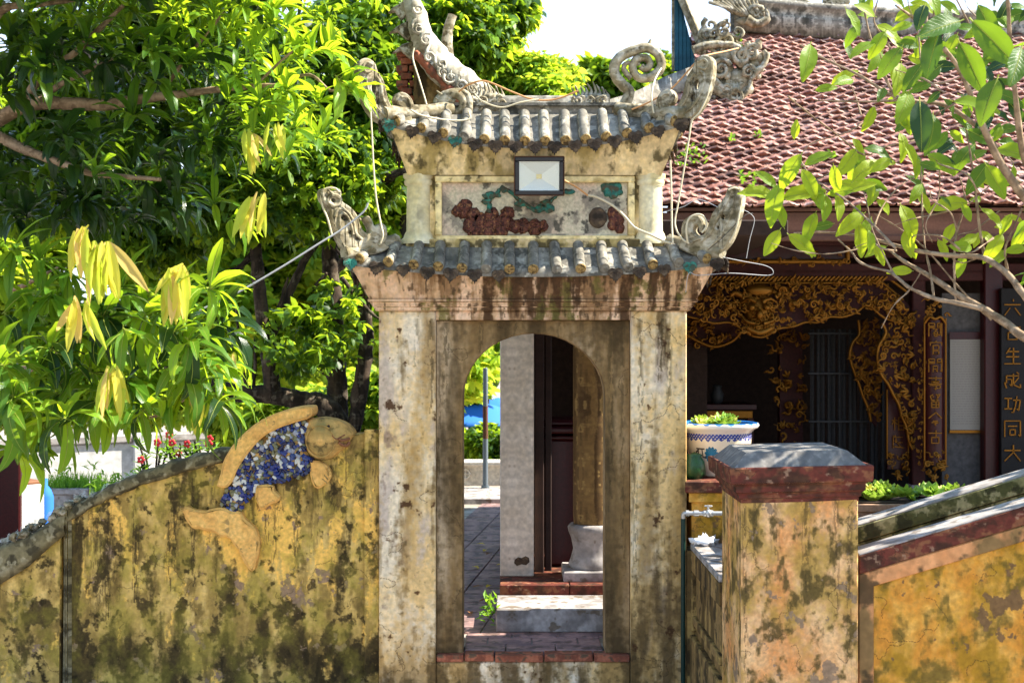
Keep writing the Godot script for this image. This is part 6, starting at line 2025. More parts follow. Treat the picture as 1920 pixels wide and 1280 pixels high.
	b.box(at(1754, 736, -3.5), Vector3(0.17, 1.29, 0.04))
	obj("board", b, M.lacquer, cb)
	var y = 618
	for gname in ["pavilion", "office", "idle", "matter", "stay", "now", "old"]:
		glyph("character", gname, at(1754, y, -3.395), 0.115, M.gold, cb)
		y += 33.4
	var cf = MB.new()
	for sgn in [-1, 1]: cf.tube([at(1754 + sgn * 20, 596, -3.42), at(1754 + sgn * 20, 876, -3.42)], 0.009, 6)
	cf.tube(smooth([at(1734, 606, -3.41), at(1744, 594, -3.38), at(1754, 598, -3.37), at(1764, 594, -3.38), at(1774, 606, -3.41)], 4), 0.014, 6)
	obj("gilt_edge", cf, M.gold, cb)
	scrolls(cb, "scroll", [[1735, 560], [1772, 560], [1774, 600], [1734, 600]], 10, -3.42, 0.04, [M.gold, M.gold], 0.03, 0.06, 5)
	scrolls(cb, "scroll", [[1735, 846], [1774, 846], [1776, 900], [1733, 900]], 22, -3.42, 0.05, [M.gold, M.gold], 0.03, 0.06, 6)
	scrolls(cb, "scroll", [[1722, 590], [1733, 590], [1733, 880], [1722, 880]], 40, -3.46, 0.03, [M.gold, M.gold], 0.02, 0.04, 6)
	var c2 = thing("couplet_board", at(1684, 800, -3.7), "second couplet board half hidden behind the gilded carved bracket", "sign board", "couplet boards")
	obj("board", board_mesh([[1664, 720], [1706, 720], [1706, 880], [1664, 880]], -3.7, 0.04), M.lacquer, c2)
	glyph("character", "mutual", at(1684, 794, -3.69), 0.11, M.gold, c2)
	glyph("character", "place", at(1684, 828, -3.69), 0.11, M.gold, c2)
	var ce = MB.new()
	for sgn in [-1, 1]: ce.tube([at(1684 + sgn * 20, 730, -3.68), at(1684 + sgn * 20, 860, -3.68)], 0.009, 6)
	obj("gilt_edge", ce, M.gold, c2)
	scrolls(c2, "scroll", [[1664, 848], [1704, 848], [1704, 898], [1664, 898]], 18, -3.68, 0.05, [M.gold, M.gold], 0.03, 0.06, 7)
	var c3 = thing("couplet_board", at(1900, 740, -3.45), "black couplet board with faint gilded characters at the far right", "sign board", "couplet boards")
	obj("board", board_mesh([[1878, 540], [1930, 540], [1930, 912], [1878, 912]], -3.45, 0.05), M.black_board, c3)
	y = 576
	for gname in ["six", "old", "give", "become", "merit", "same", "great"]:
		glyph("character", gname, at(1899, y, -3.445), 0.14, M.gold, c3)
		y += 45.5
	# columns, beams, wall, notice
	for q in [[1720, 0.07, -3.66], [1860, 0.1, -3.6]]:
		var cc = thing("temple_column", at(q[0], 900, q[2]), "dark lacquered post beside the carved brackets" if q[0] < 1800 else "dark maroon post between the notice and the black couplet board", "column", "temple posts")
		var s = MB.new()
		var base = at(q[0], 900, q[2])
		s.box(Vector3(base.x, 1.7, q[2]), Vector3(q[1] * 1.7, 2.4, 0.12), 0.01)
		obj("shaft", s, M.lacquer if q[0] > 1800 else M.dark_lacquer, cc)
		var s2 = MB.new()
		s2.box(Vector3(base.x, 0.6, q[2]), Vector3(q[1] * 2.2, 0.12, 0.18), 0.01)
		obj("base", s2, M.concrete, cc)
	var ln = MB.new()
	ln.box(Vector3(3.4, 2.56, -3.62), Vector3(4.4, 0.1, 0.1), 0.006)
	ln.box(Vector3(3.4, 2.78, -3.6), Vector3(4.4, 0.12, 0.06), 0.006)
	one("door_beam", ln, M.dark_lacquer, "dark lacquered beam over the temple's gilded frieze", "beam", "", Vector3(3.4, 2.56, -3.62))
	var gw = MB.new()
	gw.box(Vector3((at(1780, 0, -3.7).x + at(1856, 0, -3.7).x) / 2, 1.4, -3.72), Vector3(0.5, 2.0, 0.05))
	one("side_panel_wall", gw, M.grey_wall, "grey plaster wall panel behind the paper notice", "wall panel", "", Vector3(3.95, 0.5, -3.72))
	var nt = thing("paper_notice", at(1816, 720, -3.66), "large paper notice with ruled lines and a red heading band", "notice")
	obj("sheet", board_mesh([[1782, 636], [1851, 636], [1851, 806], [1782, 806]], -3.66, 0.012, 0.002), notice_material(), nt)
	obj("heading_band", board_mesh([[1781, 622], [1852, 622], [1852, 636], [1781, 636]], -3.655, 0.012, 0.002), M.lacquer, nt)
	obj("lower_rod", board_mesh([[1781, 806], [1852, 806], [1852, 812], [1781, 812]], -3.65, 0.02, 0.004), M.gold, nt)
	# folding steel gate, gathered at the door side
	var fg = thing("folding_gate", at(1560, 880, -4.2), "dark folding steel gate pulled aside in the temple doorway", "folding gate")
	var bar = MB.new()
	bar.box(Vector3(0, 0, 0), Vector3(0.036, 1.6, 0.022), 0.004)
	var bmesh_ = bar.mesh()
	for k in 14: inst("bar", bmesh_, M.steel, fg, Transform3D(Basis(Vector3.UP, 0.6 if k % 2 else -0.6), Vector3(at(1524 + k * 10.0, 0, -4.2).x, 1.28, -4.2 + (0.02 if k % 2 else -0.02))))
	var rl = MB.new()
	for yy in [625, 700, 790]: rl.box(at(1590, yy, -4.17), Vector3(0.75, 0.02, 0.014), 0.003)
	obj("rail", rl, M.steel, fg)
	# carved inner post and altar table deep in the hall
	var ip = thing("carved_post", at(1480, 760, -4.6), "old gold carved post deep in the shade of the temple hall", "post")
	obj("core", board_mesh([[1462, 560], [1506, 560], [1506, 900], [1462, 900]], -4.6, 0.1), M.dark_lacquer, ip)
	scrolls(ip, "scroll", [[1450, 620], [1510, 620], [1510, 880], [1458, 880], [1440, 690]], 60, -4.55, 0.06, [M.gold], 0.04, 0.09, 8)
	var al = thing("altar_table", at(1350, 800, -4.9), "dark red altar table with a gilded edge panel inside the hall", "table")
	obj("top", board_mesh([[1250, 758], [1420, 758], [1420, 768], [1250, 768]], -4.6, 0.6), M.lacquer, al)
	obj("edge_panel", board_mesh([[1270, 770], [1412, 770], [1412, 784], [1270, 784]], -4.62, 0.04), M.gold, al)
	for px in [1262, 1408]:
		obj("leg", board_mesh([[px - 6, 784], [px + 6, 784], [px + 6, 940], [px - 6, 940]], -4.62, 0.08), M.lacquer, al)
	var vs = MB.new()
	vs.lathe([Vector2(0.03, 0), Vector2(0.06, 0.03), Vector2(0.07, 0.09), Vector2(0.04, 0.15), Vector2(0.05, 0.18), Vector2(0.01, 0.19)], at(1345, 757, -4.8), 16)
	one("altar_vase", vs, M.steel, "small dark vase standing on the altar table", "vase", "", at(1345, 757, -4.8))

func notice_material():
	var im = Image.create(128, 256, false, Image.FORMAT_RGB8)
	im.fill(rgb(136, 130, 120))
	for r in 34:
		var x = 8
		while x < 118:
			var w = 4 + rng.randi() % 12
			im.fill_rect(Rect2i(x, 6 + r * 7, mini(w, 120 - x), 2), rgb(120, 112, 104))
			x += w + 3
	var m = plain("notice", Color.WHITE, 0.9)
	m.albedo_texture = ImageTexture.create_from_image(im)
	var a = at(1782, 636, -3.66)
	var c = at(1851, 806, -3.66)
	m.uv1_scale = Vector3(1.0 / (c.x - a.x), 1.0 / (a.y - c.y), 1)
	m.uv1_offset = Vector3(-a.x / (c.x - a.x), a.y / (a.y - c.y), 0)
	return m

# ---------------------------------------------------------------- yard behind the wall and beyond

func build_yard():
	var w = thing("white_yard_wall", Vector3(-4.6, 0, -8.4), "sunlit white yard wall with grey coping, far behind the garden wall", "wall")
	var tb = Basis(Vector3.UP, 0.5)
	var e0 = Vector3(-3.5, 0, -9.0)
	var wb = MB.new()
	wb.box(e0 + tb * Vector3(-3.2, 0.3, 0), Vector3(6.4, 0.76, 0.2), 0.01, tb)
	obj("wall_body", wb, M.white_wall, w)
	var wc = MB.new()
	wc.box(e0 + tb * Vector3(-3.2, 0.735, 0), Vector3(6.5, 0.1, 0.3), 0.015, tb)
	obj("coping", wc, M.concrete, w)
	for k in 4:
		var q = MB.new()
		q.box(e0 + tb * Vector3(-0.1 - k * 1.3, 0.4, 0.04), Vector3(0.26, 0.78, 0.26), 0.01, tb)
		obj("wall_pier", q, M.white_wall, w)
	# white post whose left face is in shade
	var p = thing("white_post", Vector3(-3.83, 0, -2.0), "square white post at the far left beyond the broken glass", "post")
	var pb = MB.new()
	pb.box(Vector3(-3.83, 0.42, -2.0), Vector3(0.25, 0.86, 0.25), 0.015, Basis(Vector3.UP, 0.78))
	obj("shaft", pb, M.white_wall, p)
	var pc = MB.new()
	pc.box(Vector3(-3.83, 0.86, -2.0), Vector3(0.23, 0.03, 0.23), 0.008, Basis(Vector3.UP, 0.78))
	obj("red_cap", pc, M.lip_red, p)
	var bn = MB.new()
	bn.box(at(14, 930, -1.75), Vector3(0.2, 0.66, 0.05), 0.01)
	one("maroon_board", bn, M.lacquer, "dark maroon board leaning in front of the white post's left side", "board", "", at(14, 1000, -1.75))
	var bb = MB.new()
	bb.lathe([Vector2(0.07, 0), Vector2(0.08, 0.3), Vector2(0.08, 0.6), Vector2(0.06, 0.66), Vector2(0.03, 0.7), Vector2(0.03, 0.76), Vector2(0.001, 0.76)], Vector3(at(82, 0, -3.2).x, 0, -3.2), 20)
	one("blue_barrel", bb, M.blue_cloth, "blue plastic water bottle behind the white post", "bottle", "", Vector3(at(82, 0, -3.2).x, 0, -3.2))
	# planters with grass
	for k in 2:
		var x0 = [at(92, 0, -4.0).x, at(176, 0, -3.6).x][k]
		var x1 = [at(190, 0, -4.0).x, at(262, 0, -3.6).x][k]
		var z = [-4.0, -3.6][k]
		var yt = [0.6, 0.55][k]
		var o = thing("grass_planter", Vector3((x0 + x1) / 2, 0, z), ["grey cement planter with fine green grass, beside the white post", "grey cement planter with taller leafy weeds, just above the sloping wall"][k], "planter", "cement planters behind the garden wall")
		var q = MB.new()
		q.box(Vector3((x0 + x1) / 2, yt / 2, z), Vector3(x1 - x0, yt, 0.3), 0.01)
		q.box(Vector3((x0 + x1) / 2, yt - 0.03, z), Vector3(x1 - x0 + 0.04, 0.06, 0.34), 0.01)
		obj("trough", q, M.concrete, o)
		var g = MB.new()
		for i in 420:
			var r = Vector3(R(x0, x1), yt, z + R(-0.14, 0.14))
			var h = R(0.05, 0.16) + 0.05 * k
			var d = Vector3(R(-0.06, 0.06), h, R(-0.05, 0.05))
			var wd = Vector3(0.006, 0, R(-0.004, 0.004))
			g.tri(r - wd, r + wd, r + d)
		for i in 30 * (k + 1):
			var r = Vector3(R(x0, x1), yt + R(0.04, 0.2), z + R(-0.1, 0.14))
			leafblade(g, r, Vector3(R(-1, 1), R(-0.2, 0.9), R(-0.2, 1)).normalized(), R(0.06, 0.13), 0.022)
		var gg = obj("grass", g, M.grass, o)
		gg.set_meta("kind", "stuff")
	# crown-of-thorns in bloom
	for k in 3:
		var px = [286, 340, 378][k]
		var z = -1.4
		var c0 = at(px, [862, 850, 838][k], z)
		var o = thing("flowering_shrub", Vector3(c0.x, 0, z), ["small shrub with pink-red blooms, leftmost above the wall coping", "small shrub with orange-red blooms, middle of the three above the wall coping", "small shrub with red and yellow blooms next to the carp's back fin"][k], "shrub", "blooming shrubs behind the garden wall")
		var st = MB.new()
		var lf = MB.new()
		var fl = MB.new()
		for i in 9:
			var tip = c0 + Vector3(R(-0.13, 0.13), R(-0.08, 0.12), R(-0.1, 0.1))
			st.tube(smooth([Vector3(c0.x, 0.05, z), c0.lerp(tip, 0.5) - Vector3(0, 0.2, 0), tip], 4), 0.008, 5)
			for j in 9: leafblade(lf, tip - Vector3(0, R(0, 0.08), 0), Vector3(R(-1, 1), R(-0.1, 0.8), R(-1, 1)).normalized(), R(0.05, 0.09), 0.022)
			if i % 3 == 0:
				for j in 5:
					var a = TAU * j / 5
					fl.ball(tip + Vector3(cos(a) * 0.018, 0.03 + sin(a) * 0.018, 0.02), Vector3(0.013, 0.013, 0.007), 7, 5)
		obj("stem", st, M.bark, o)
		var l = obj("foliage", lf, M.grass, o)
		l.set_meta("kind", "stuff")
		obj("blossom", fl, M.flower_red, o)
	var mk = MB.new()
	mk.lathe([Vector2(0.1, 0), Vector2(0.14, 0.3), Vector2(0.15, 0.34), Vector2(0.001, 0.33)], Vector3(at(330, 0, -1.4).x, 0, -1.4), 18)
	one("clay_pot", mk, M.brick, "clay pot under the blooming shrubs behind the wall", "pot", "", Vector3(at(330, 0, -1.4).x, 0, -1.4))
	# view through the arch: balustrade, flag pole, stalls
	var bl = thing("terrace_balustrade", Vector3(-0.4, 0, -9.0), "low sunlit cream balustrade with a moulded rail, seen through the arch", "balustrade")
	var q1 = MB.new()
	q1.box(Vector3(-0.5, 0.2, -9.1), Vector3(6.0, 0.32, 0.14), 0.01)
	obj("wall_body", q1, M.lime, bl)
	var q2 = MB.new()
	q2.box(Vector3(-0.5, 0.34, -9.1), Vector3(6.1, 0.07, 0.26), 0.02)
	obj("rail", q2, M.lime, bl)
	for k in 3:
		var q3 = MB.new()
		q3.tube(spiral(Vector3(-0.62 + k * 1.1, 0.2, -9.02), 0.06, 0.06, 0, 1.0, Basis(), 14), 0.014, 6)
		q3.tube([Vector3(-0.62 + k * 1.1, 0.12, -9.02), Vector3(-0.62 + k * 1.1, 0.28, -9.02)], 0.012, 5)
		q3.tube([Vector3(-0.7 + k * 1.1, 0.2, -9.02), Vector3(-0.54 + k * 1.1, 0.2, -9.02)], 0.012, 5)
		obj("grille_motif", q3, M.lime, bl)
	var fp = MB.new()
	var x = at(910, 0, -8.6).x
	fp.tube([Vector3(x, 0.05, -8.6), Vector3(x, 1.6, -8.6), Vector3(x, 1.62, -8.6)], [0.034, 0.032, 0.02], 12)
	fp.tube([Vector3(x, 0.0, -8.6), Vector3(x, 0.09, -8.6)], 0.055, 12)
	var fo = one("metal_pole", fp, M.pole_paint, "thin grey metal pole with a rusty middle, seen through the arch", "pole", "", Vector3(x, 0.05, -8.6))
	var rs = MB.new()
	rs.tube([Vector3(x, 0.7, -8.6), Vector3(x, 1.12, -8.6)], 0.0345, 12)
	obj("rusty_band", rs, M.rust, fo)
	for k in 2:
		var c1 = [at(880, 782, -15.0), at(934, 776, -17.0)][k]
		var o = thing("blue_umbrella", c1 - Vector3(0, 2.0, 0), ["large bright blue market umbrella, left of the metal pole", "smaller blue market umbrella, right of the metal pole"][k], "umbrella", "market umbrellas seen through the arch")
		var cn = MB.new()
		cn.lathe([Vector2(0.95, 0.0 + c1.y - 0.12), Vector2(0.96, c1.y - 0.02), Vector2(0.5, c1.y + 0.2), Vector2(0.02, c1.y + 0.32)], Vector3(c1.x, 0, c1.z), 8)
		obj("canopy", cn, M.blue_cloth, o)
		var ps = MB.new()
		ps.tube([Vector3(c1.x, -1.75, c1.z), Vector3(c1.x, c1.y + 0.3, c1.z)], 0.025, 6)
		obj("pole", ps, M.steel, o)
	var sb = thing("market_stall", at(902, 850, -16.5), "yellow market stall box under the blue umbrellas", "stall")
	var s1 = MB.new()
	s1.box(at(908, 812, -16.5), Vector3(0.4, 0.32, 0.4), 0.02)
	obj("box", s1, M.yellow_paint, sb)
	var s2 = MB.new()
	s2.box(at(906, 796, -16.5), Vector3(0.5, 0.04, 0.5), 0.01)
	obj("lid", s2, M.white_wall, sb)
	var s3 = MB.new()
	for dx in [-0.16, 0.16]: s3.tube([at(908, 828, -16.5) + Vector3(dx, 0, 0), Vector3(at(908, 0, -16.5).x + dx, -1.75, -16.5)], 0.02, 6)
	obj("stand", s3, M.steel, sb)
	var pe = MB.new()
	var pc0 = at(922, 838, -16.0)
	pe.lathe([Vector2(0.12, -0.3), Vector2(0.15, -0.1), Vector2(0.14, 0.06), Vector2(0.1, 0.12), Vector2(0.04, 0.15), Vector2(0.03, 0.18)], pc0, 14)
	pe.tube(smooth([pc0 + Vector3(-0.13, 0.08, 0), pc0 + Vector3(-0.17, -0.08, 0.05), pc0 + Vector3(-0.08, -0.16, 0.16)], 4), taper(0.05, 0.035, 9), 8)
	pe.tube(smooth([pc0 + Vector3(0.13, 0.08, 0), pc0 + Vector3(0.17, -0.08, 0.05), pc0 + Vector3(0.08, -0.16, 0.16)], 4), taper(0.05, 0.035, 9), 8)
	pe.tube(smooth([pc0 + Vector3(-0.07, -0.28, 0), pc0 + Vector3(-0.09, -0.3, 0.3), pc0 + Vector3(-0.09, -0.72, 0.34)], 4), taper(0.075, 0.05, 9), 8)
	pe.tube(smooth([pc0 + Vector3(0.07, -0.28, 0), pc0 + Vector3(0.09, -0.3, 0.3), pc0 + Vector3(0.09, -0.72, 0.34)], 4), taper(0.075, 0.05, 9), 8)
	var po = one("person", pe, M.lilac_cloth, "distant person in a lilac shirt sitting beyond the balustrade", "person", "", pc0)
	var hd = MB.new()
	hd.ball(pc0 + Vector3(0.02, 0.25, 0.01), Vector3(0.075, 0.1, 0.085), 12, 9)
	obj("head", hd, M.skin, po)
	var hr = MB.new()
	hr.ball(pc0 + Vector3(0.02, 0.275, -0.01), Vector3(0.085, 0.095, 0.09), 12, 9)
	obj("hair", hr, M.hair, po)
	var se = MB.new()
	se.box(pc0 + Vector3(0, -0.36, 0), Vector3(0.34, 0.05, 0.34), 0.01)
	for q in [[-1, -1], [1, -1], [-1, 1], [1, 1]]: se.tube([pc0 + Vector3(q[0] * 0.14, -0.36, q[1] * 0.14), Vector3(pc0.x + q[0] * 0.15, -1.8, pc0.z + q[1] * 0.15)], 0.016, 5)
	one("stool", se, M.steel, "stool under the distant person beyond the balustrade", "stool", "", pc0 - Vector3(0, 0.8, 0))

func leafblade(b, base, dir, L, w):
	var s = dir.cross(Vector3.UP)
	if s.length() < 0.05: s = Vector3.RIGHT
	s = s.normalized()
	var up = s.cross(dir).normalized()
	var m = base + dir * L * 0.5 + up * L * 0.08
	var e = base + dir * L - up * L * 0.06
	b.tri(base, m - s * w * 0.5, e)
	b.tri(base, e, m + s * w * 0.5)

# ---------------------------------------------------------------- trees

# lance-shaped leaf along +x, folded on its midrib and arching down
func lance(L, W, droop, fold, wave, full, segs = 7) -> MB:
	var b = MB.new()
	var P = []
	var U = []
	var x = 0.0
	var y = 0.0
	var a = 0.25
	for i in segs + 1:
		var v = float(i) / segs
		var w = W * pow(sin(PI * pow(clampf(v * 0.97 + 0.015, 0, 1), full)), 0.85) * 0.5 + 0.0012
		var row = PackedVector3Array()
		var ur = PackedVector2Array()
		for j in 5:
			var u = j / 4.0 * 2.0 - 1.0
			row.append(Vector3(x, y + absf(u) * w * fold + wave * W * sin(v * 17.0 + u * 2.0) * absf(u), u * w))
			ur.append(Vector2(j / 4.0, v))
		P.append(row)
		U.append(ur)
		x += cos(a) * L / segs
		y += sin(a) * L / segs
		a -= droop / segs
	b.grid(P, false, true, U)
	return b

# the same leaf with a pale midrib and stalk as a second surface
func ribbed(L, W, droop, fold, wave, full, segs, rib) -> ArrayMesh:
	var m = lance(L, W, droop, fold, wave, full, segs).mesh()
	var p = PackedVector3Array([Vector3(-0.016, 0.001, 0)])
	var x = 0.0
	var y = 0.0
	var a = 0.25
	for i in segs + 1:
		p.append(Vector3(x, y + 0.0004, 0))
		x += cos(a) * L / segs
		y += sin(a) * L / segs
		a -= droop / segs
	var b = MB.new()
	b.tube(p, taper(0.0022, 0.0007, p.size()), 4, 1.0, Vector3.BACK)
	var o = b.mesh()
	m.add_surface_from_arrays(Mesh.PRIMITIVE_TRIANGLES, o.surface_get_arrays(0))
	m.surface_set_material(1, rib)
	return m

# points of a rosette of leaves: [transform, rank]
func rosette(c, axis, n, spread0, spread1, s0, s1) -> Array:
	var r = []
	axis = axis.normalized()
	var e1 = axis.cross(Vector3.UP)
	if e1.length() < 0.1: e1 = Vector3.RIGHT
	e1 = e1.normalized()
	var e2 = axis.cross(e1)
	for i in n:
		var az = i * 2.4 + R(-0.3, 0.3)
		var op = R(spread0, spread1)
		var d = (axis * cos(op) + (e1 * cos(az) + e2 * sin(az)) * sin(op)).normalized()
		var side = d.cross(Vector3.UP)
		if side.length() < 0.1: side = e1
		side = side.normalized()
		var up = side.cross(d).normalized()
		var bas = Basis(d, up, side)
		bas = bas * Basis(Vector3.RIGHT, R(-0.5, 0.5))
		var s = R(s0, s1)
		r.append(Transform3D(bas.scaled(Vector3.ONE * s), c + d * 0.01 - axis * R(0, 0.05)))
	return r

func limb(b, pts, r0, r1, seg = 8):
	var p = smooth(pts, 6)
	b.tube(p, taper(r0, r1, p.size()), seg)

func px_points(a, z0, z1) -> Array:
	var r = []
	for i in a.size(): r.append(at(a[i][0], a[i][1], lerpf(z0, z1, float(i) / maxi(a.size() - 1, 1))))
	return r

# a spray of small leaves on a twig, for trees farther off
func spray(n, size, wide) -> ArrayMesh:
	var b = MB.new()
	for i in n:
		var v = i / float(n)
		var base = Vector3(v * size * 1.4 - size * 0.7, sin(v * 5.0) * size * 0.12, R(-0.1, 0.1) * size)
		var d = Vector3(R(0.0, 1.0), R(-0.9, 0.3), (1.0 if i % 2 else -1.0) * R(0.3, 1.0)).normalized()
		var L = size * R(0.7, 1.1)
		var s = d.cross(Vector3.UP).normalized()
		var up = s.cross(d).normalized()
		s = (s + up * R(-0.6, 0.6)).normalized()
		var w = L * wide
		var m1 = base + d * L * 0.35 + up * L * 0.05
		var m2 = base + d * L * 0.7 + up * L * 0.02
		var e = base + d * L - up * L * 0.12
		var nn = up
		b.trin(base, m1 + s * w, m1 - s * w, nn, (nn + s * 0.3).normalized(), (nn - s * 0.3).normalized(), nn)
		b.trin(m1 - s * w, m1 + s * w, m2 + s * w * 0.8, (nn - s * 0.3).normalized(), (nn + s * 0.3).normalized(), nn, nn)
		b.trin(m1 - s * w, m2 + s * w * 0.8, m2 - s * w * 0.8, (nn - s * 0.3).normalized(), nn, nn, nn)
		b.trin(m2 - s * w * 0.8, m2 + s * w * 0.8, e, nn, nn, nn, nn)
	return b.mesh()

# crown: clumps [px, py, z, radius px, density] filled with sprays, one cloud of leaves for each leaf kind
func crown(o, called, clumps, per, meshes, mats, smin, smax):
	var xf = [[], [], []]
	for c in clumps:
		var p = at(c[0], c[1], c[2])
		var s = 2400.0 / (8.0 - c[2])
		var r = c[3] / s
		var n = int(per * (c[4] if c.size() > 4 else 1.0))
		for i in n:
			var d = Vector3(R(-1, 1), R(-1, 1), R(-1, 1))
			while d.length() > 1.0: d = Vector3(R(-1, 1), R(-1, 1), R(-1, 1))
			d = d * pow(d.length() + 0.001, -0.35)
			var q = p + Vector3(d.x * r, d.y * r * 0.85, d.z * r * 0.9)
			var sc = R(smin, smax)
			xf[rng.randi() % 3].append(Transform3D((Basis(Vector3(R(-0.5, 0.5), 1, R(-0.5, 0.5)).normalized(), R(0, TAU)) * Basis(Vector3.BACK, R(-0.5, 0.5))).scaled(Vector3.ONE * sc), q))
	for k in 3: many(called, meshes, mats[k], xf[k], [], o)

func build_background_trees():
	var green = M.tree_leaf
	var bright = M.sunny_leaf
	var cool = M.tree_leaf
	var sp = spray(10, 0.105, 0.2)
	var sp2 = spray(8, 0.16, 0.24)
	# two dark trunks behind the wall, one throwing a long level limb to the left
	var z = -4.2
	var t1 = thing("forked_tree", at(640, 860, z), "dark trunked tree with a long level limb, behind the carp wall", "tree")
	var tr = MB.new()
	limb(tr, px_points([[642, 960], [640, 860], [634, 790], [630, 700], [626, 600], [618, 480], [612, 400], [600, 330], [606, 240], [620, 150]], z, z - 0.3), 0.12, 0.05, 12)
	limb(tr, px_points([[648, 880], [664, 800], [680, 700], [688, 620], [676, 540], [664, 470], [676, 380], [700, 340], [760, 320], [800, 300]], z, z + 0.2), 0.085, 0.03, 10)
	limb(tr, px_points([[640, 800], [610, 764], [560, 752], [500, 740], [440, 738], [390, 722], [340, 700], [270, 660]], z, z + 0.4), 0.115, 0.05, 12)
	tr.jiggle(0.03, 4.0, 3)
	tr.jiggle(0.012, 14.0, 5)
	var tk = obj("trunk", tr, M.bark, t1)
	var lm = MB.new()
	limb(lm, px_points([[512, 745], [506, 690], [500, 640], [490, 580], [482, 500], [476, 430], [466, 330], [440, 250]], z + 0.15, z + 0.4), 0.085, 0.04, 10)
	limb(lm, px_points([[504, 640], [522, 600], [540, 555], [560, 510], [582, 470], [620, 420], [680, 370], [740, 330]], z + 0.15, z), 0.045, 0.03, 8)
	limb(lm, px_points([[500, 655], [516, 600], [528, 560], [540, 520]], z + 0.2, z + 0.3), 0.03, 0.012, 7)
	limb(lm, px_points([[478, 470], [450, 500], [410, 515], [380, 530]], z + 0.2, z + 0.6), 0.035, 0.015, 7)
	for q in [[[466, 735], [452, 680], [446, 620], [440, 560]], [[474, 735], [478, 680], [476, 620]], [[640, 520], [670, 560], [700, 590], [716, 600]], [[620, 460], [650, 490], [690, 560]], [[584, 545], [606, 520], [612, 512]]]:
		limb(lm, px_points(q, z + 0.2, z + 0.3), 0.022, 0.01, 6)
	lm.jiggle(0.015, 8.0, 6)
	obj("limb", lm, M.bark, t1)
	crown(t1, "crown", [[560, 330, -3.9, 150, 0.75], [660, 300, -4.4, 120, 0.55], [720, 180, -4.4, 110, 0.45], [600, 120, -4.6, 140, 0.6], [480, 200, -4.2, 150, 0.9], [700, 60, -4.8, 110, 0.5], [860, 60, -5.2, 100, 0.8], [940, 20, -5.4, 60, 0.4], [800, 150, -5.0, 90, 0.7], [430, 380, -3.9, 100, 0.5], [650, 600, -4.0, 90, 0.1], [560, 640, -3.8, 80, 0.1], [380, 60, -4.5, 150], [200, 200, -4.5, 170], [220, 60, -4.6, 160], [80, 320, -4.4, 150], [280, 420, -4.2, 110]], 620, sp, green, 0.75, 1.5)
	# sunny tree behind the gate ridge
	var t2 = thing("leafy_tree", at(960, 640, -6.5), "sunlit leafy tree rising behind the gate's upper roof", "tree")
	var b2 = MB.new()
	limb(b2, px_points([[1010, 900], [1000, 600], [940, 300], [890, 160], [870, 60]], -6.6, -6.6), 0.16, 0.03, 10)
	limb(b2, px_points([[940, 300], [980, 200], [1020, 150]], -6.6, -6.3), 0.06, 0.02, 8)
	obj("trunk", b2, M.bark, t2)
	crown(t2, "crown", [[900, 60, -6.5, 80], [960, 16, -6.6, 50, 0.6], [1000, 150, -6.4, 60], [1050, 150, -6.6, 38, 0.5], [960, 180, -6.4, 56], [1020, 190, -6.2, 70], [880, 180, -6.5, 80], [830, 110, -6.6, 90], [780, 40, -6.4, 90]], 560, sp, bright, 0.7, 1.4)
	var t3 = thing("hazy_tree", at(1180, 640, -26), "far green tree top between the gate and the temple roof", "tree")
	var b3 = MB.new()
	limb(b3, px_points([[1180, 900], [1180, 500], [1176, 220]], -26, -26), 0.3, 0.06, 8)
	obj("trunk", b3, M.bark, t3)
	crown(t3, "crown", [[1130, 150, -26, 36], [1180, 160, -26, 50], [1230, 140, -27, 40], [1150, 190, -26, 50], [1210, 190, -26, 40], [1120, 128, -26, 20, 0.4]], 120, sp2, cool, 1.6, 3.0)
	# the sunlit backdrop of trees over the yard
	var k = 0
	for q in [[60, -12.0], [260, -13.0], [450, -11.5], [600, -12.5], [760, -11.0], [900, -15.0]]:
		var t = thing("yard_tree", at(q[0], 700, q[1]), ["sunny bushy tree behind the mango, at the far left edge", "sunny bushy tree above the white yard wall, second from the left edge", "sunlit yellow-green tree beyond the level limb", "sunlit yellow-green tree between the two dark trunks", "sunny tree close to the gate's left pier", "dark leafy tree over the market stalls seen through the arch"][k], "tree", "trees beyond the yard")
		var bb = MB.new()
		limb(bb, px_points([[q[0], 840], [q[0] + 6, 640], [q[0] - 4, 400]], q[1], q[1]), 0.16, 0.06, 8)
		obj("trunk", bb, M.bark, t)
		var cl = []
		if k < 5:
			for i in 9: cl.append([q[0] + R(-110, 110), 200 + i * 62 + R(-20, 20), q[1] + R(-0.6, 0.6), R(70, 110), 0.9])
		else:
			for i in 6: cl.append([890 + R(-40, 60), 560 + i * 32, -15.0 + R(-0.5, 0.5), R(40, 60), 0.8])
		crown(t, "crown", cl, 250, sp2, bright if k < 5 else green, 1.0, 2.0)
		k += 1
	# low bushes along the yard
	k = 0
	for q in [[30, 740, -9.6, 80], [150, 730, -9.8, 80], [270, 736, -9.7, 80], [370, 740, -9.5, 70], [440, 790, -7.5, 60], [540, 800, -7.0, 60], [620, 790, -7.5, 60], [700, 760, -7.0, 60], [884, 850, -13.5, 34], [930, 856, -13.0, 30]]:
		var t = thing("bush", at(q[0], q[1] + q[3], q[2]), ["bush over the white wall at the far left edge", "bush over the white wall, second from the left edge", "bush over the white wall, straight above the planters", "bush over the white wall above the pink blooms", "bright bush over the white wall, left of the carp's fin", "bright bush just above the carp's back fin", "bright bush behind the carp's head", "bush squeezed between the trunks and the gate pier", "dark bush under the blue umbrella, left of the pole", "dark bush under the blue umbrella, right of the pole"][k], "bush", "bushes in the yard")
		var bb = MB.new()
		limb(bb, px_points([[q[0], q[1] + q[3]], [q[0], q[1]]], q[2], q[2]), 0.04, 0.015, 6)
		obj("stem", bb, M.bark, t)
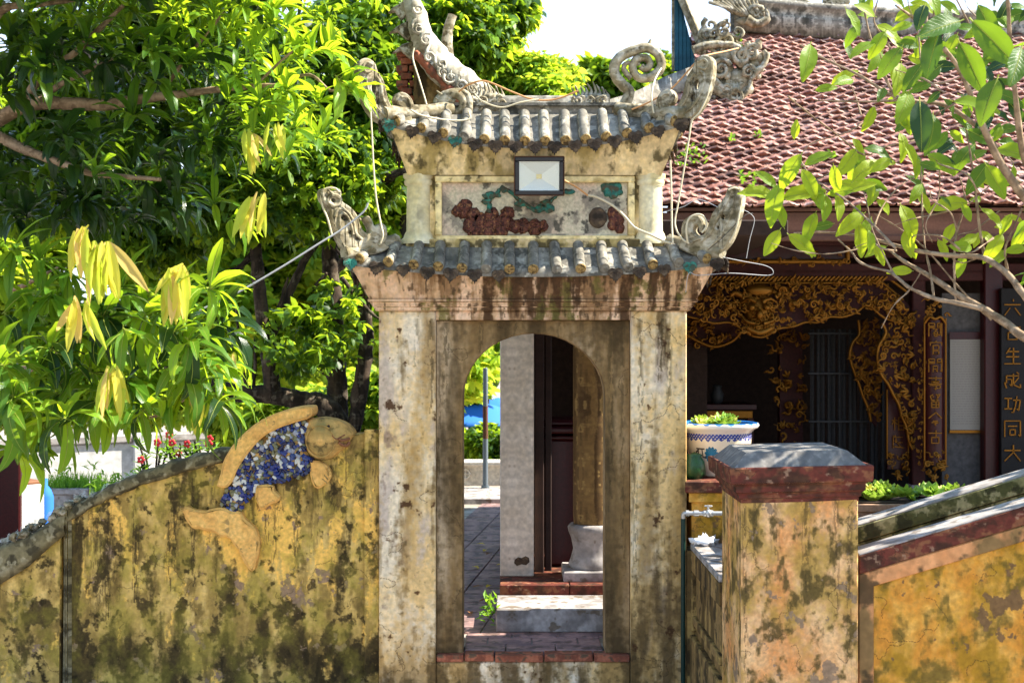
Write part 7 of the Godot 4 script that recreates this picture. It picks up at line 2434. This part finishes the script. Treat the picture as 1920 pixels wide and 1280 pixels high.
		crown(t, "crown", [[q[0], q[1] + 10, q[2], q[3] * 0.9], [q[0] + 30, q[1] - 30, q[2], q[3] * 0.8], [q[0] - 30, q[1] - 24, q[2], q[3] * 0.8]], 170, sp, bright if k < 8 else cool, 1.0, 1.8)
		k += 1

func build_mango():
	var o = thing("mango_tree", Vector3(-4.2, 0, -0.8), "big mango tree with long drooping leaves filling the upper left", "tree")
	var b = MB.new()
	limb(b, [Vector3(-4.25, -0.2, -0.9), Vector3(-4.2, 1.0, -0.9), Vector3(-4.1, 2.0, -0.7), Vector3(-3.9, 3.0, -0.5), Vector3(-3.6, 4.2, -0.4)], 0.16, 0.09, 12)
	b.jiggle(0.03, 5.0, 2)
	obj("trunk", b, M.bark, o)
	var z = 0.4
	var lims = [[[[-120, 300], [0, 222], [60, 194], [130, 194], [200, 196], [270, 184], [310, 180], [370, 172], [440, 164], [520, 160]], 0.05, 0.014, 0.2, 0.8], [[[40, 205], [70, 150], [110, 118], [140, 98], [180, 60], [230, 10]], 0.03, 0.012, 0.2, 0.5], [[[60, 196], [110, 160], [150, 140], [210, 110]], 0.022, 0.008, 0.2, 0.7], [[[-100, 200], [20, 268], [60, 286], [120, 308], [170, 324], [220, 330], [300, 336]], 0.035, 0.012, 0.3, 0.8], [[[-60, 120], [0, 22], [60, 10], [140, 0]], 0.03, 0.012, 0.3, 0.6], [[[520, 160], [580, 140], [620, 170], [650, 150]], 0.012, 0.005, 0.8, 1.1], [[[300, 180], [340, 120], [390, 60], [420, 20]], 0.014, 0.005, 0.4, 0.9],
		[[[-80, 780], [20, 700], [70, 690], [120, 655], [150, 632]], 0.03, 0.008, 0.3, 0.8], [[[-60, 560], [30, 540], [70, 520], [110, 500]], 0.02, 0.006, 0.4, 0.9], [[[120, 655], [190, 700], [270, 780], [320, 760], [350, 745], [385, 705]], 0.012, 0.004, 0.6, 1.0], [[[470, 170], [520, 120], [560, 86]], 0.01, 0.004, 0.8, 1.1]]
	var lb = MB.new()
	for q in lims: limb(lb, px_points(q[0], q[3], q[4]), q[1], q[2], 8)
	lb.jiggle(0.006, 12.0, 4)
	obj("limb", lb, M.pale_bark, o)
	var ms = []
	for k in 6:
		ms.append(ribbed([0.24, 0.22, 0.27, 0.17, 0.21, 0.25][k], [0.052, 0.044, 0.06, 0.042, 0.064, 0.046][k], [1.3, 0.9, 1.7, 1.1, 0.7, 2.0][k], [0.35, 0.25, 0.2, 0.4, 0.3, 0.3][k], [0.06, 0.04, 0.1, 0.03, 0.08, 0.12][k], 0.9, 7, M.rib))
	# shoot tips: [px, py, z, leaves, kind]
	var tips = []
	for q in [[585, 95, 1.2], [640, 155, 1.3], [545, 60, 1.1], [560, 100, 1.2], [622, 96, 1.1], [660, 168, 1.25], [510, 40, 1.0], [600, 190, 1.0], [480, 100, 1.0], [440, 60, 0.9], [540, 170, 0.9], [520, 10, 1.0], [460, 10, 1.1], [400, 20, 1.0]]: tips.append([q[0], q[1], q[2], 11, 3])
	for i in 96:
		var px = R(-20, 560)
		var py = R(-30, 330)
		if px > 420 and py > 280: continue
		tips.append([px, py, R(-0.6, 1.1), 10, [0, 2, 2, 2][rng.randi() % 4] if px < 380 and py > 50 else rng.randi() % 4])  # darker kinds at upper left: the crown's shade put into leaf colour
	for i in 44: tips.append([R(-20, 360), R(240, 420), R(-0.7, 0.5), 10, 2])  # all of the darkest kind, deep shade painted as leaf colour
	for q in [[520, 210, 0.8], [560, 240, 0.7], [470, 240, 0.6], [600, 260, 0.8], [430, 320, 0.5], [400, 380, 0.5], [440, 410, 0.6], [510, 300, 0.5], [390, 250, 0.7]]: tips.append([q[0], q[1], q[2], 10, 1])
	# lower cluster
	for q in [[150, 630, 0.9], [30, 470, 0.8], [80, 490, 0.8], [40, 560, 0.8], [95, 560, 0.9], [20, 640, 0.9], [70, 690, 0.9], [110, 740, 1.0], [30, 760, 0.9], [170, 700, 1.0], [200, 640, 0.9], [240, 720, 0.9], [300, 700, 0.8], [350, 740, 0.9], [390, 690, 0.9], [420, 640, 0.8], [270, 600, 0.7], [330, 560, 0.7], [230, 540, 0.7], [180, 760, 1.0], [80, 800, 1.0], [270, 770, 1.0], [20, 840, 1.0], [400, 740, 0.9], [130, 520, 0.8], [360, 600, 0.8], [-10, 520, 0.7]]:
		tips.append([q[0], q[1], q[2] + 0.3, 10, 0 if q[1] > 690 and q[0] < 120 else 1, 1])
	for i in 34:
		var px = R(-20, 440)
		var py = R(560, 800) - maxf(0.0, px - 250.0) * 0.25
		tips.append([px, py, R(0.6, 1.7), 8, rng.randi() % 4 if px > 90 else 0, 1])
	var parts = 0
	var rest = [[], [], [], []]
	tips.sort_custom(func(p, q): return p[2] > q[2])
	for t in tips:
		var c = at(t[0], t[1], t[2])
		var hang = t.size() > 5
		var axis = Vector3(R(0.0, 0.9), R(-0.8, 0.1), R(0.0, 0.7)) if hang else Vector3(R(-0.1, 1.0), R(-0.1, 0.6), R(-0.2, 0.9))
		for xf in rosette(c, axis, t[3], 0.5, 1.4, 1.0 if hang else 0.8, 1.4 if hang else 1.15):
			# in view, nearest first
			var s = 2400.0 / (8.0 - xf.origin.z)
			var sx = 960 + xf.origin.x * s
			if parts < 262 and sx > 0 and sx < 760:
				parts += 1
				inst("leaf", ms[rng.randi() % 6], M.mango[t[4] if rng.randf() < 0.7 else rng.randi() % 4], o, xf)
			else:
				rest[t[4]].append(xf)
	# young yellow flushes that hang straight down
	var ym = [lance(0.27, 0.05, 0.35, 0.35, 0.05, 0.85).mesh(), lance(0.24, 0.042, 0.7, 0.3, 0.09, 0.85).mesh(), lance(0.3, 0.05, 0.2, 0.25, 0.07, 0.8).mesh()]
	for q in [[150, 425, 1.8, 12, 0.75], [190, 455, 1.8, 20, 1.0], [330, 500, 1.8, 16, 0.95], [480, 365, 1.2, 9, 0.85], [470, 245, 1.2, 8, 0.75], [215, 690, 1.8, 14, 0.8], [150, 560, 1.75, 8, 0.85], [370, 725, 1.3, 8, 0.7], [425, 655, 1.2, 6, 0.55], [520, 230, 1.2, 5, 0.7]]:
		for i in q[3]:
			var c = at(q[0] + R(-16, 16), q[1] + R(-6, 10), q[2] + R(-0.05, 0.05))
			var d = Vector3(R(-0.2, 0.24), -1.0 if i > 2 else R(-0.9, -0.2), R(-0.1, 0.2)).normalized()
			var side = d.cross(Vector3.BACK).normalized()
			var bas = Basis(d, side.cross(d).normalized(), side) * Basis(Vector3.RIGHT, R(-0.7, 0.7))
			var sc = q[4] * R(0.85, 1.15)
			inst("young_leaf", ym[i % 3], M.young[rng.randi() % 3], o, Transform3D(bas.scaled(Vector3.ONE * sc), c))
	# the crown goes on upwards, out of the picture, and shades the boughs below it
	for i in 10500:
		var p = Vector3(R(-5.5, -0.9), R(3.9, 6.4), R(-1.6, 2.4))
		if p.y - 0.96 * p.x < 5.25 or 640 - (p.y - 1.96) * 2400 / (8 - p.z) > -20: continue
		rest[rng.randi() % 3].append(Transform3D(Basis(Vector3(R(-1, 1), R(-1, 1), R(-1, 1)).normalized(), R(0, TAU)).scaled(Vector3.ONE * R(0.9, 1.2)), p))
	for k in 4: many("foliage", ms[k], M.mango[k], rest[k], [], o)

func build_right_tree():
	var o = thing("broad_leaf_tree", Vector3(3.5, -0.2, 2.4), "small pale barked tree with broad leaves reaching in from the right", "tree")
	var b = MB.new()
	limb(b, [Vector3(3.5, -0.2, 2.4), Vector3(3.42, 0.6, 2.4), Vector3(3.2, 1.2, 2.38), Vector3(2.95, 1.52, 2.4), Vector3(2.76, 1.68, 2.4)], 0.075, 0.03, 10)
	limb(b, [Vector3(3.1, 1.3, 2.38), Vector3(2.85, 1.65, 2.42), Vector3(2.57, 1.84, 2.4)], 0.035, 0.022, 8)
	limb(b, [Vector3(3.2, 1.2, 2.38), Vector3(3.0, 1.7, 2.4), Vector3(2.66, 2.15, 2.4)], 0.05, 0.036, 8)
	limb(b, [Vector3(3.0, 1.7, 2.4), Vector3(2.8, 2.1, 2.4), Vector3(2.34, 2.52, 2.4)], 0.035, 0.022, 8)
	limb(b, [Vector3(3.0, 1.7, 2.4), Vector3(3.2, 2.6, 2.2), Vector3(3.3, 3.4, 1.9)], 0.04, 0.015, 8)
	limb(b, [Vector3(3.2, 1.2, 2.38), Vector3(3.4, 2.2, 1.8), Vector3(3.3, 3.2, 1.2)], 0.04, 0.015, 8)
	var L = [[[[2140, 760], [2040, 700], [1920, 631], [1892, 609], [1842, 577], [1796, 552], [1755, 524], [1724, 506], [1692, 487], [1667, 468]], 0.03, 0.008], [[[1842, 579], [1796, 568], [1752, 559], [1708, 540], [1680, 518], [1667, 509], [1636, 501], [1611, 490], [1596, 471], [1571, 448]], 0.013, 0.005], [[[2060, 690], [1980, 620], [1920, 552], [1892, 515], [1858, 490], [1833, 481], [1786, 479], [1724, 471], [1677, 459], [1630, 446], [1583, 438], [1536, 435], [1489, 437]], 0.022, 0.005], [[[1680, 465], [1640, 424], [1611, 396], [1580, 370], [1546, 349], [1514, 321], [1499, 293]], 0.007, 0.003], [[[2100, 560], [2000, 450], [1930, 380], [1880, 310], [1850, 250], [1830, 200], [1800, 130], [1770, 90]], 0.028, 0.01], [[[1960, 400], [1920, 290], [1905, 180], [1895, 80], [1890, -20]], 0.02, 0.008], [[[1690, 184], [1660, 172], [1620, 146], [1590, 130], [1550, 112], [1500, 84]], 0.011, 0.004], [[[1850, 250], [1780, 200], [1720, 190], [1690, 184]], 0.014, 0.009], [[[1700, 186], [1650, 190], [1590, 190], [1530, 188]], 0.007, 0.003], [[[1680, 186], [1650, 120], [1630, 60], [1620, 10], [1612, -30]], 0.009, 0.004], [[[1700, 180], [1670, 90], [1640, 40], [1650, -10]], 0.007, 0.003], [[[1760, 90], [1720, 40], [1680, 10]], 0.01, 0.005], [[[1478, 180], [1520, 215], [1570, 252], [1620, 290], [1660, 275], [1720, 262]], 0.005, 0.004], [[[1752, 556], [1745, 510], [1735, 460], [1730, 400], [1728, 300]], 0.007, 0.004], [[[1793, 566], [1790, 500], [1794, 440], [1810, 380], [1800, 330]], 0.008, 0.004], [[[1848, 486], [1838, 430], [1830, 360], [1822, 300], [1812, 240]], 0.009, 0.005], [[[1640, 424], [1660, 380], [1700, 340], [1740, 330]], 0.006, 0.003], [[[1892, 515], [1885, 470], [1900, 430], [1918, 390]], 0.008, 0.004], [[[1680, 520], [1640, 440], [1628, 390], [1620, 360]], 0.006, 0.003], [[[1860, 600], [1800, 540], [1740, 470], [1690, 430], [1640, 400]], 0.007, 0.003]]
	var lb = MB.new()
	var k = 0
	for q in L:
		limb(lb, px_points(q[0], 2.4 if k < 6 else 1.9, [1.5, 1.6, 1.4, 1.4, 2.6, 2.8, 1.6, 2.0, 1.5, 1.8, 1.9, 2.4, 1.4, 1.6, 1.8, 1.9, 1.5, 2.0, 1.6, 1.7][k]), q[1] * 0.85, q[2] * 0.85, 7)
		k += 1
	for i in 26:                     # tangle of bare twigs
		var p = Vector2(R(1600, 1930), R(0, 520))
		var a2 = R(1.2, 5.0)
		var w = R(60, 170)
		var zt = R(1.4, 2.4)
		limb(lb, [at(p.x, p.y, zt), at(p.x + cos(a2) * w * 0.4 + R(-12, 12), p.y + sin(a2) * w * 0.4 + R(-12, 12), zt + R(-0.1, 0.1)), at(p.x + cos(a2) * w * 0.75 + R(-16, 16), p.y + sin(a2) * w * 0.7, zt + R(-0.15, 0.15)), at(p.x + cos(a2) * w, p.y + sin(a2) * w + R(-20, 20), zt)], R(0.004, 0.006), 0.0018, 5)
	lb.add(b, Transform3D())
	lb.jiggle(0.004, 16.0, 4)
	obj("limb", lb, M.pale_bark, o)
	var ms = []
	for j in 4: ms.append(ribbed([0.19, 0.16, 0.21, 0.14][j], [0.075, 0.07, 0.08, 0.062][j], [0.7, 0.3, 1.2, 0.5][j], [0.25, 0.4, 0.2, 0.3][j], [0.04, 0.06, 0.05, 0.03][j], 0.82, 9, M.rib))
	# leaves one can point at: [base px, py, z, angle of its length in the picture, size, tone]
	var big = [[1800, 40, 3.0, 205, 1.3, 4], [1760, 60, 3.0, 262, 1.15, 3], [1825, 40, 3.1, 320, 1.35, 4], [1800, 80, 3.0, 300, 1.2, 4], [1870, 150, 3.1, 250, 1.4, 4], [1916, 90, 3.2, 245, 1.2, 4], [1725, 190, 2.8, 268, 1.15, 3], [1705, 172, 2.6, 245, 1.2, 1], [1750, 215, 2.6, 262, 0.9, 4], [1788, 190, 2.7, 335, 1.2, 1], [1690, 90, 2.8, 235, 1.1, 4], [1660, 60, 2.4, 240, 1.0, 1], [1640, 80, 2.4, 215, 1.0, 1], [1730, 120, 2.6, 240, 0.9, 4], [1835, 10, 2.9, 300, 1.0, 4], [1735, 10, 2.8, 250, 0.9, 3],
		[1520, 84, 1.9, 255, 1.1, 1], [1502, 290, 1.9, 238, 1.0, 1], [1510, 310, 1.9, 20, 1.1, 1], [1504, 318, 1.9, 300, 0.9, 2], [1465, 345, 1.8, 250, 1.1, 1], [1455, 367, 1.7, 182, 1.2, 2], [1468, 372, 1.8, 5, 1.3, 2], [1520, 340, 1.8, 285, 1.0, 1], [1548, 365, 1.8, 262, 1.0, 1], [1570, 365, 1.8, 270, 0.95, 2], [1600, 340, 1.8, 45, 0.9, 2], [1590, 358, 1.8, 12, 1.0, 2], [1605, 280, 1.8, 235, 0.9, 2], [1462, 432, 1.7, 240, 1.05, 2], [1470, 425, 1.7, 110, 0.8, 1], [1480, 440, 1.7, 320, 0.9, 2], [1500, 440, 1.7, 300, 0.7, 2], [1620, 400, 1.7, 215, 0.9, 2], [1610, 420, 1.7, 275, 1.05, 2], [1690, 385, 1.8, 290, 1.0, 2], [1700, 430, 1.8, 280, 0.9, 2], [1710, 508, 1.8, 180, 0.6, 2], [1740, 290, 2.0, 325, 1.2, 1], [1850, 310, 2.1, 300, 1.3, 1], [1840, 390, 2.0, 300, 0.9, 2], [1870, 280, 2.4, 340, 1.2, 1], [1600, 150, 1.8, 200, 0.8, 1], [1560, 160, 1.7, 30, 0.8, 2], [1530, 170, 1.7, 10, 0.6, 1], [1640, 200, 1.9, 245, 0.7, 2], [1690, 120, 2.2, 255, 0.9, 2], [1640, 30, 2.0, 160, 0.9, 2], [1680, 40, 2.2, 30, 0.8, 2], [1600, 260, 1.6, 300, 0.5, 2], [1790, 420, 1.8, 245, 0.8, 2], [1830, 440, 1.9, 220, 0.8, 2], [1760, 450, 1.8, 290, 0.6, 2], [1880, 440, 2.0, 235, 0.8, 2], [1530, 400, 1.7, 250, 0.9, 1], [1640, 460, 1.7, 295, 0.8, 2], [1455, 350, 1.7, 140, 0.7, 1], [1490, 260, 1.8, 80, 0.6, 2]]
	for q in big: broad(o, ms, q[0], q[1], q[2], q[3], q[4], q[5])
	# the crown goes on to the right, outside the picture
	var xr = []
	for i in 760:
		var p = Vector3(R(2.5, 4.2), R(2.1, 4.2), R(0.2, 2.9))
		var d = Vector3(R(-1, 1), R(-1, 0.4), R(-1, 1)).normalized()
		var s2 = d.cross(Vector3.UP).normalized()
		if absf(960 + p.x * 2400.0 / (8.0 - p.z)) < 1950: continue
		xr.append(Transform3D(Basis(d, s2.cross(d).normalized(), s2), p))
	many("foliage", ms[0], M.broad[0], xr, [], o)
	for i in 236:
		var px = R(1560, 1960)
		var py = R(-20, 480)
		if px < 1660 and py > 100 and py < 270: continue
		if py > 330 and rng.randf() < 0.55: continue
		if px < 1640 and py < 100 and rng.randf() < 0.6: continue
		broad(o, ms, px, py, R(1.0, 2.2), R(180, 360), R(0.5, 0.9), [1, 2, 2, 4, 1][rng.randi() % 5] if px < 1740 or py > 300 else [3, 4, 3, 0, 4, 1][rng.randi() % 6])  # darker tones towards the top right, shade put into leaf colour

func broad(o, ms, px, py, z, ang, size, tone):
	var a = deg_to_rad(ang)
	var d = Vector3(cos(a), sin(a), R(-0.25, 0.45)).normalized()
	var face = (Vector3.BACK + Vector3(R(-0.6, 0.6), R(0.0, 0.9), 0)).normalized()
	var side = d.cross(face).normalized()
	var up = side.cross(d).normalized()
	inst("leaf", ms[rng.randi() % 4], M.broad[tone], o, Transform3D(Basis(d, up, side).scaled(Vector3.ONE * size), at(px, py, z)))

# ---------------------------------------------------------------- cables, litter

func build_small_things():
	var W = "loose cables over the gate"
	cable("cable", [[860, 172, -0.1], [880, 158, -0.08], [910, 152, -0.06], [960, 172, -0.05], [1000, 186, -0.05], [1040, 186, -0.05], [1085, 170, -0.05]], 0.006, "tan_cable", "tan cable swagged along the upper ridge between the two dragons", "cable", W)
	cable("cable", [[890, 176, -0.05], [905, 190, -0.02], [940, 201, 0.0], [975, 192, 0.0], [1010, 186, -0.02]], 0.0055, "cream_cable", "cream cable looping below the tan one at the left dragon", "cable", W)
	cable("cable", [[1185, 205, 0.0], [1220, 190, 0.05], [1260, 165, 0.08], [1300, 122, 0.12], [1318, 106, 0.14], [1360, 96, -0.5], [1385, 90, -2.0]], 0.0055, "tan_cable", "tan cable rising over the right upper curl to the temple dragon", "cable", W)
	cable("cable", [[1318, 108, 0.2], [1334, 116, 0.21], [1336, 140, 0.22], [1328, 176, 0.22], [1312, 210, 0.22], [1298, 226, 0.2], [1292, 260, 0.2], [1284, 310, 0.2], [1272, 380, 0.2], [1266, 420, 0.22], [1278, 446, 0.25], [1292, 456, 0.28]], 0.0055, "cream_cable", "cream cable along the right upper curl, hanging down to the lower roof", "cable", W)
	cable("cable", [[1257, 300, 0.12], [1259, 360, 0.12], [1260, 420, 0.14], [1262, 456, 0.18]], 0.006, "cream_cable", "straight cream cable beside the right corner column", "cable", W)
	cable("cable", [[1226, 212, 0.1], [1222, 180, 0.08], [1228, 150, 0.0], [1240, 128, -0.1]], 0.006, "cream_cable", "short cream cable below the dragon's looped tail", "cable", W)
	cable("cable", [[1058, 338, 0.2], [1080, 350, 0.14], [1102, 366, 0.06]], 0.006, "tan_cable", "brown lead from the flood light's side", "cable", W)
	cable("cable", [[1102, 366, 0.06], [1120, 370, 0.0], [1150, 386, -0.01], [1172, 406, 0.0], [1190, 426, 0.0], [1220, 440, 0.05], [1245, 452, 0.12], [1258, 456, 0.16]], 0.0075, "cream_cable", "thick cream cable crossing the relief panel to the right column foot", "cable", W)
	cable("cable", [[1290, 456, 0.28], [1287, 430, 0.3], [1292, 410, 0.3], [1306, 402, 0.3], [1320, 406, 0.3], [1325, 424, 0.3], [1316, 436, 0.3]], 0.006, "cream_cable", "cream cable outlining the scroll of the right lower curl", "cable", W)
	cable("cable", [[1368, 455, 0.28], [1380, 430, 0.3], [1388, 390, 0.3], [1388, 360, 0.3], [1378, 352, 0.3], [1366, 356, 0.3]], 0.006, "cream_cable", "cream cable outlining the tip of the right lower curl", "cable", W)
	cable("cable", [[694, 200, 0.25], [697, 250, 0.25], [700, 310, 0.25], [705, 370, 0.25], [714, 420, 0.26], [718, 440, 0.28], [713, 456, 0.28]], 0.0055, "cream_cable", "cream cable hanging from the left upper curl to the lower one", "cable", W)
	cable("cable", [[622, 440, 0.28], [614, 410, 0.3], [604, 385, 0.3], [602, 362, 0.3], [612, 353, 0.3], [628, 353, 0.3], [636, 360, 0.3]], 0.006, "cream_cable", "cream cable outlining the left lower curl", "cable", W)
	cable("cable", [[770, 206, 0.12], [790, 216, 0.12], [830, 224, 0.06], [860, 226, 0.04], [880, 222, 0.02], [878, 208, 0.02]], 0.006, "cream_cable", "cream cable running under the ridge scroll at left", "cable", W)
	cable("cable", [[776, 90, -1.1], [774, 110, -1.08], [786, 150, -1.0], [798, 190, -0.95], [806, 220, -0.9]], 0.006, "cream_cable", "cream cable hanging down the brick roof corner", "cable", W)
	cable("steel_wire", [[340, 595, 0.6], [430, 556, 0.55], [520, 505, 0.5], [600, 455, 0.45], [640, 430, 0.42], [680, 398, 0.4], [690, 380, 0.4]], 0.006, "grey_cable", "taut grey steel wire from the mango leaves to the left lower curl", "wire")
	cable("thin_wire", [[1240, 398, 0.1], [1280, 388, 0.2], [1310, 374, 0.2], [1346, 388, 0.25]], 0.0022, "grey_cable", "thin grey wire arching past the right column to the curl", "wire", "thin wires by the right curl")
	cable("thin_wire", [[1286, 548, 0.2], [1292, 512, 0.25], [1310, 516, 0.25], [1370, 512, 0.2], [1440, 516, 0.1], [1450, 508, 0.1], [1436, 498, 0.1], [1395, 490, 0.15], [1356, 482, 0.22]], 0.0022, "grey_cable", "thin pale wire looping out below the right lower curl", "wire", "thin wires by the right curl")
	cable("thin_wire", [[1390, 392, 0.2], [1404, 398, 0.2], [1414, 408, 0.2], [1414, 420, 0.2], [1406, 450, 0.2], [1400, 484, 0.2]], 0.0022, "grey_cable", "thin wire dangling right of the curl tip", "wire", "thin wires by the right curl")
	cable("thin_wire", [[1328, 468, 0.3], [1350, 450, 0.3], [1380, 420, 0.3], [1400, 402, 0.28], [1412, 400, 0.25]], 0.002, "black_wire", "thin black wire across the face of the right lower curl", "wire", "thin wires by the right curl")
	# fallen leaves on the paving behind the arch
	var lf = lance(0.09, 0.04, 0.6, 0.3, 0.05, 0.9, 5)
	var spots = [[907, 1036, 0], [897, 1068, 0], [912, 1104, 0], [922, 1040, 1], [886, 1104, 1], [916, 1128, 1], [880, 1150, 1], [930, 1062, 0], [894, 1022, 0]]
	var wh = ["yellow leaf lying farthest but one on the paving", "yellow leaf in the middle of the paving", "curled ochre leaf on the near paving", "brown leaf near the porch post", "dark brown leaf by the left jamb", "brown leaf near the weed tuft", "small brown leaf nearest the threshold", "pale yellow leaf at the foot of the post", "yellow leaf farthest back on the paving"]
	for i in spots.size():
		var py = spots[i][1]
		var d = 1.96 * 2400.0 / (py - 640.0)
		var p = Vector3((spots[i][0] - 960) * d / 2400.0, 0.012, 8 - d)
		var o = inst("fallen_leaf", lf.mesh(), M.dry_leaf[spots[i][2]], self, Transform3D(Basis(Vector3.UP, R(0, 6)), p))
		tag(o, wh[i], "leaf", "fallen leaves on the paving")
	# weed at the corner of the step
	var wd = MB.new()
	var c = at(924, 1150, -0.72)
	for i in 34: leafblade(wd, c + Vector3(R(-0.06, 0.03), R(-0.09, 0.1), R(-0.05, 0.05)), Vector3(R(-1, 0.5), R(-0.2, 1), R(-0.3, 1)).normalized(), R(0.05, 0.1), 0.03)
	one("weed_tuft", wd, M.grass, "green weed tuft growing at the corner of the porch step", "plant", "", c - Vector3(0, 0.12, 0))
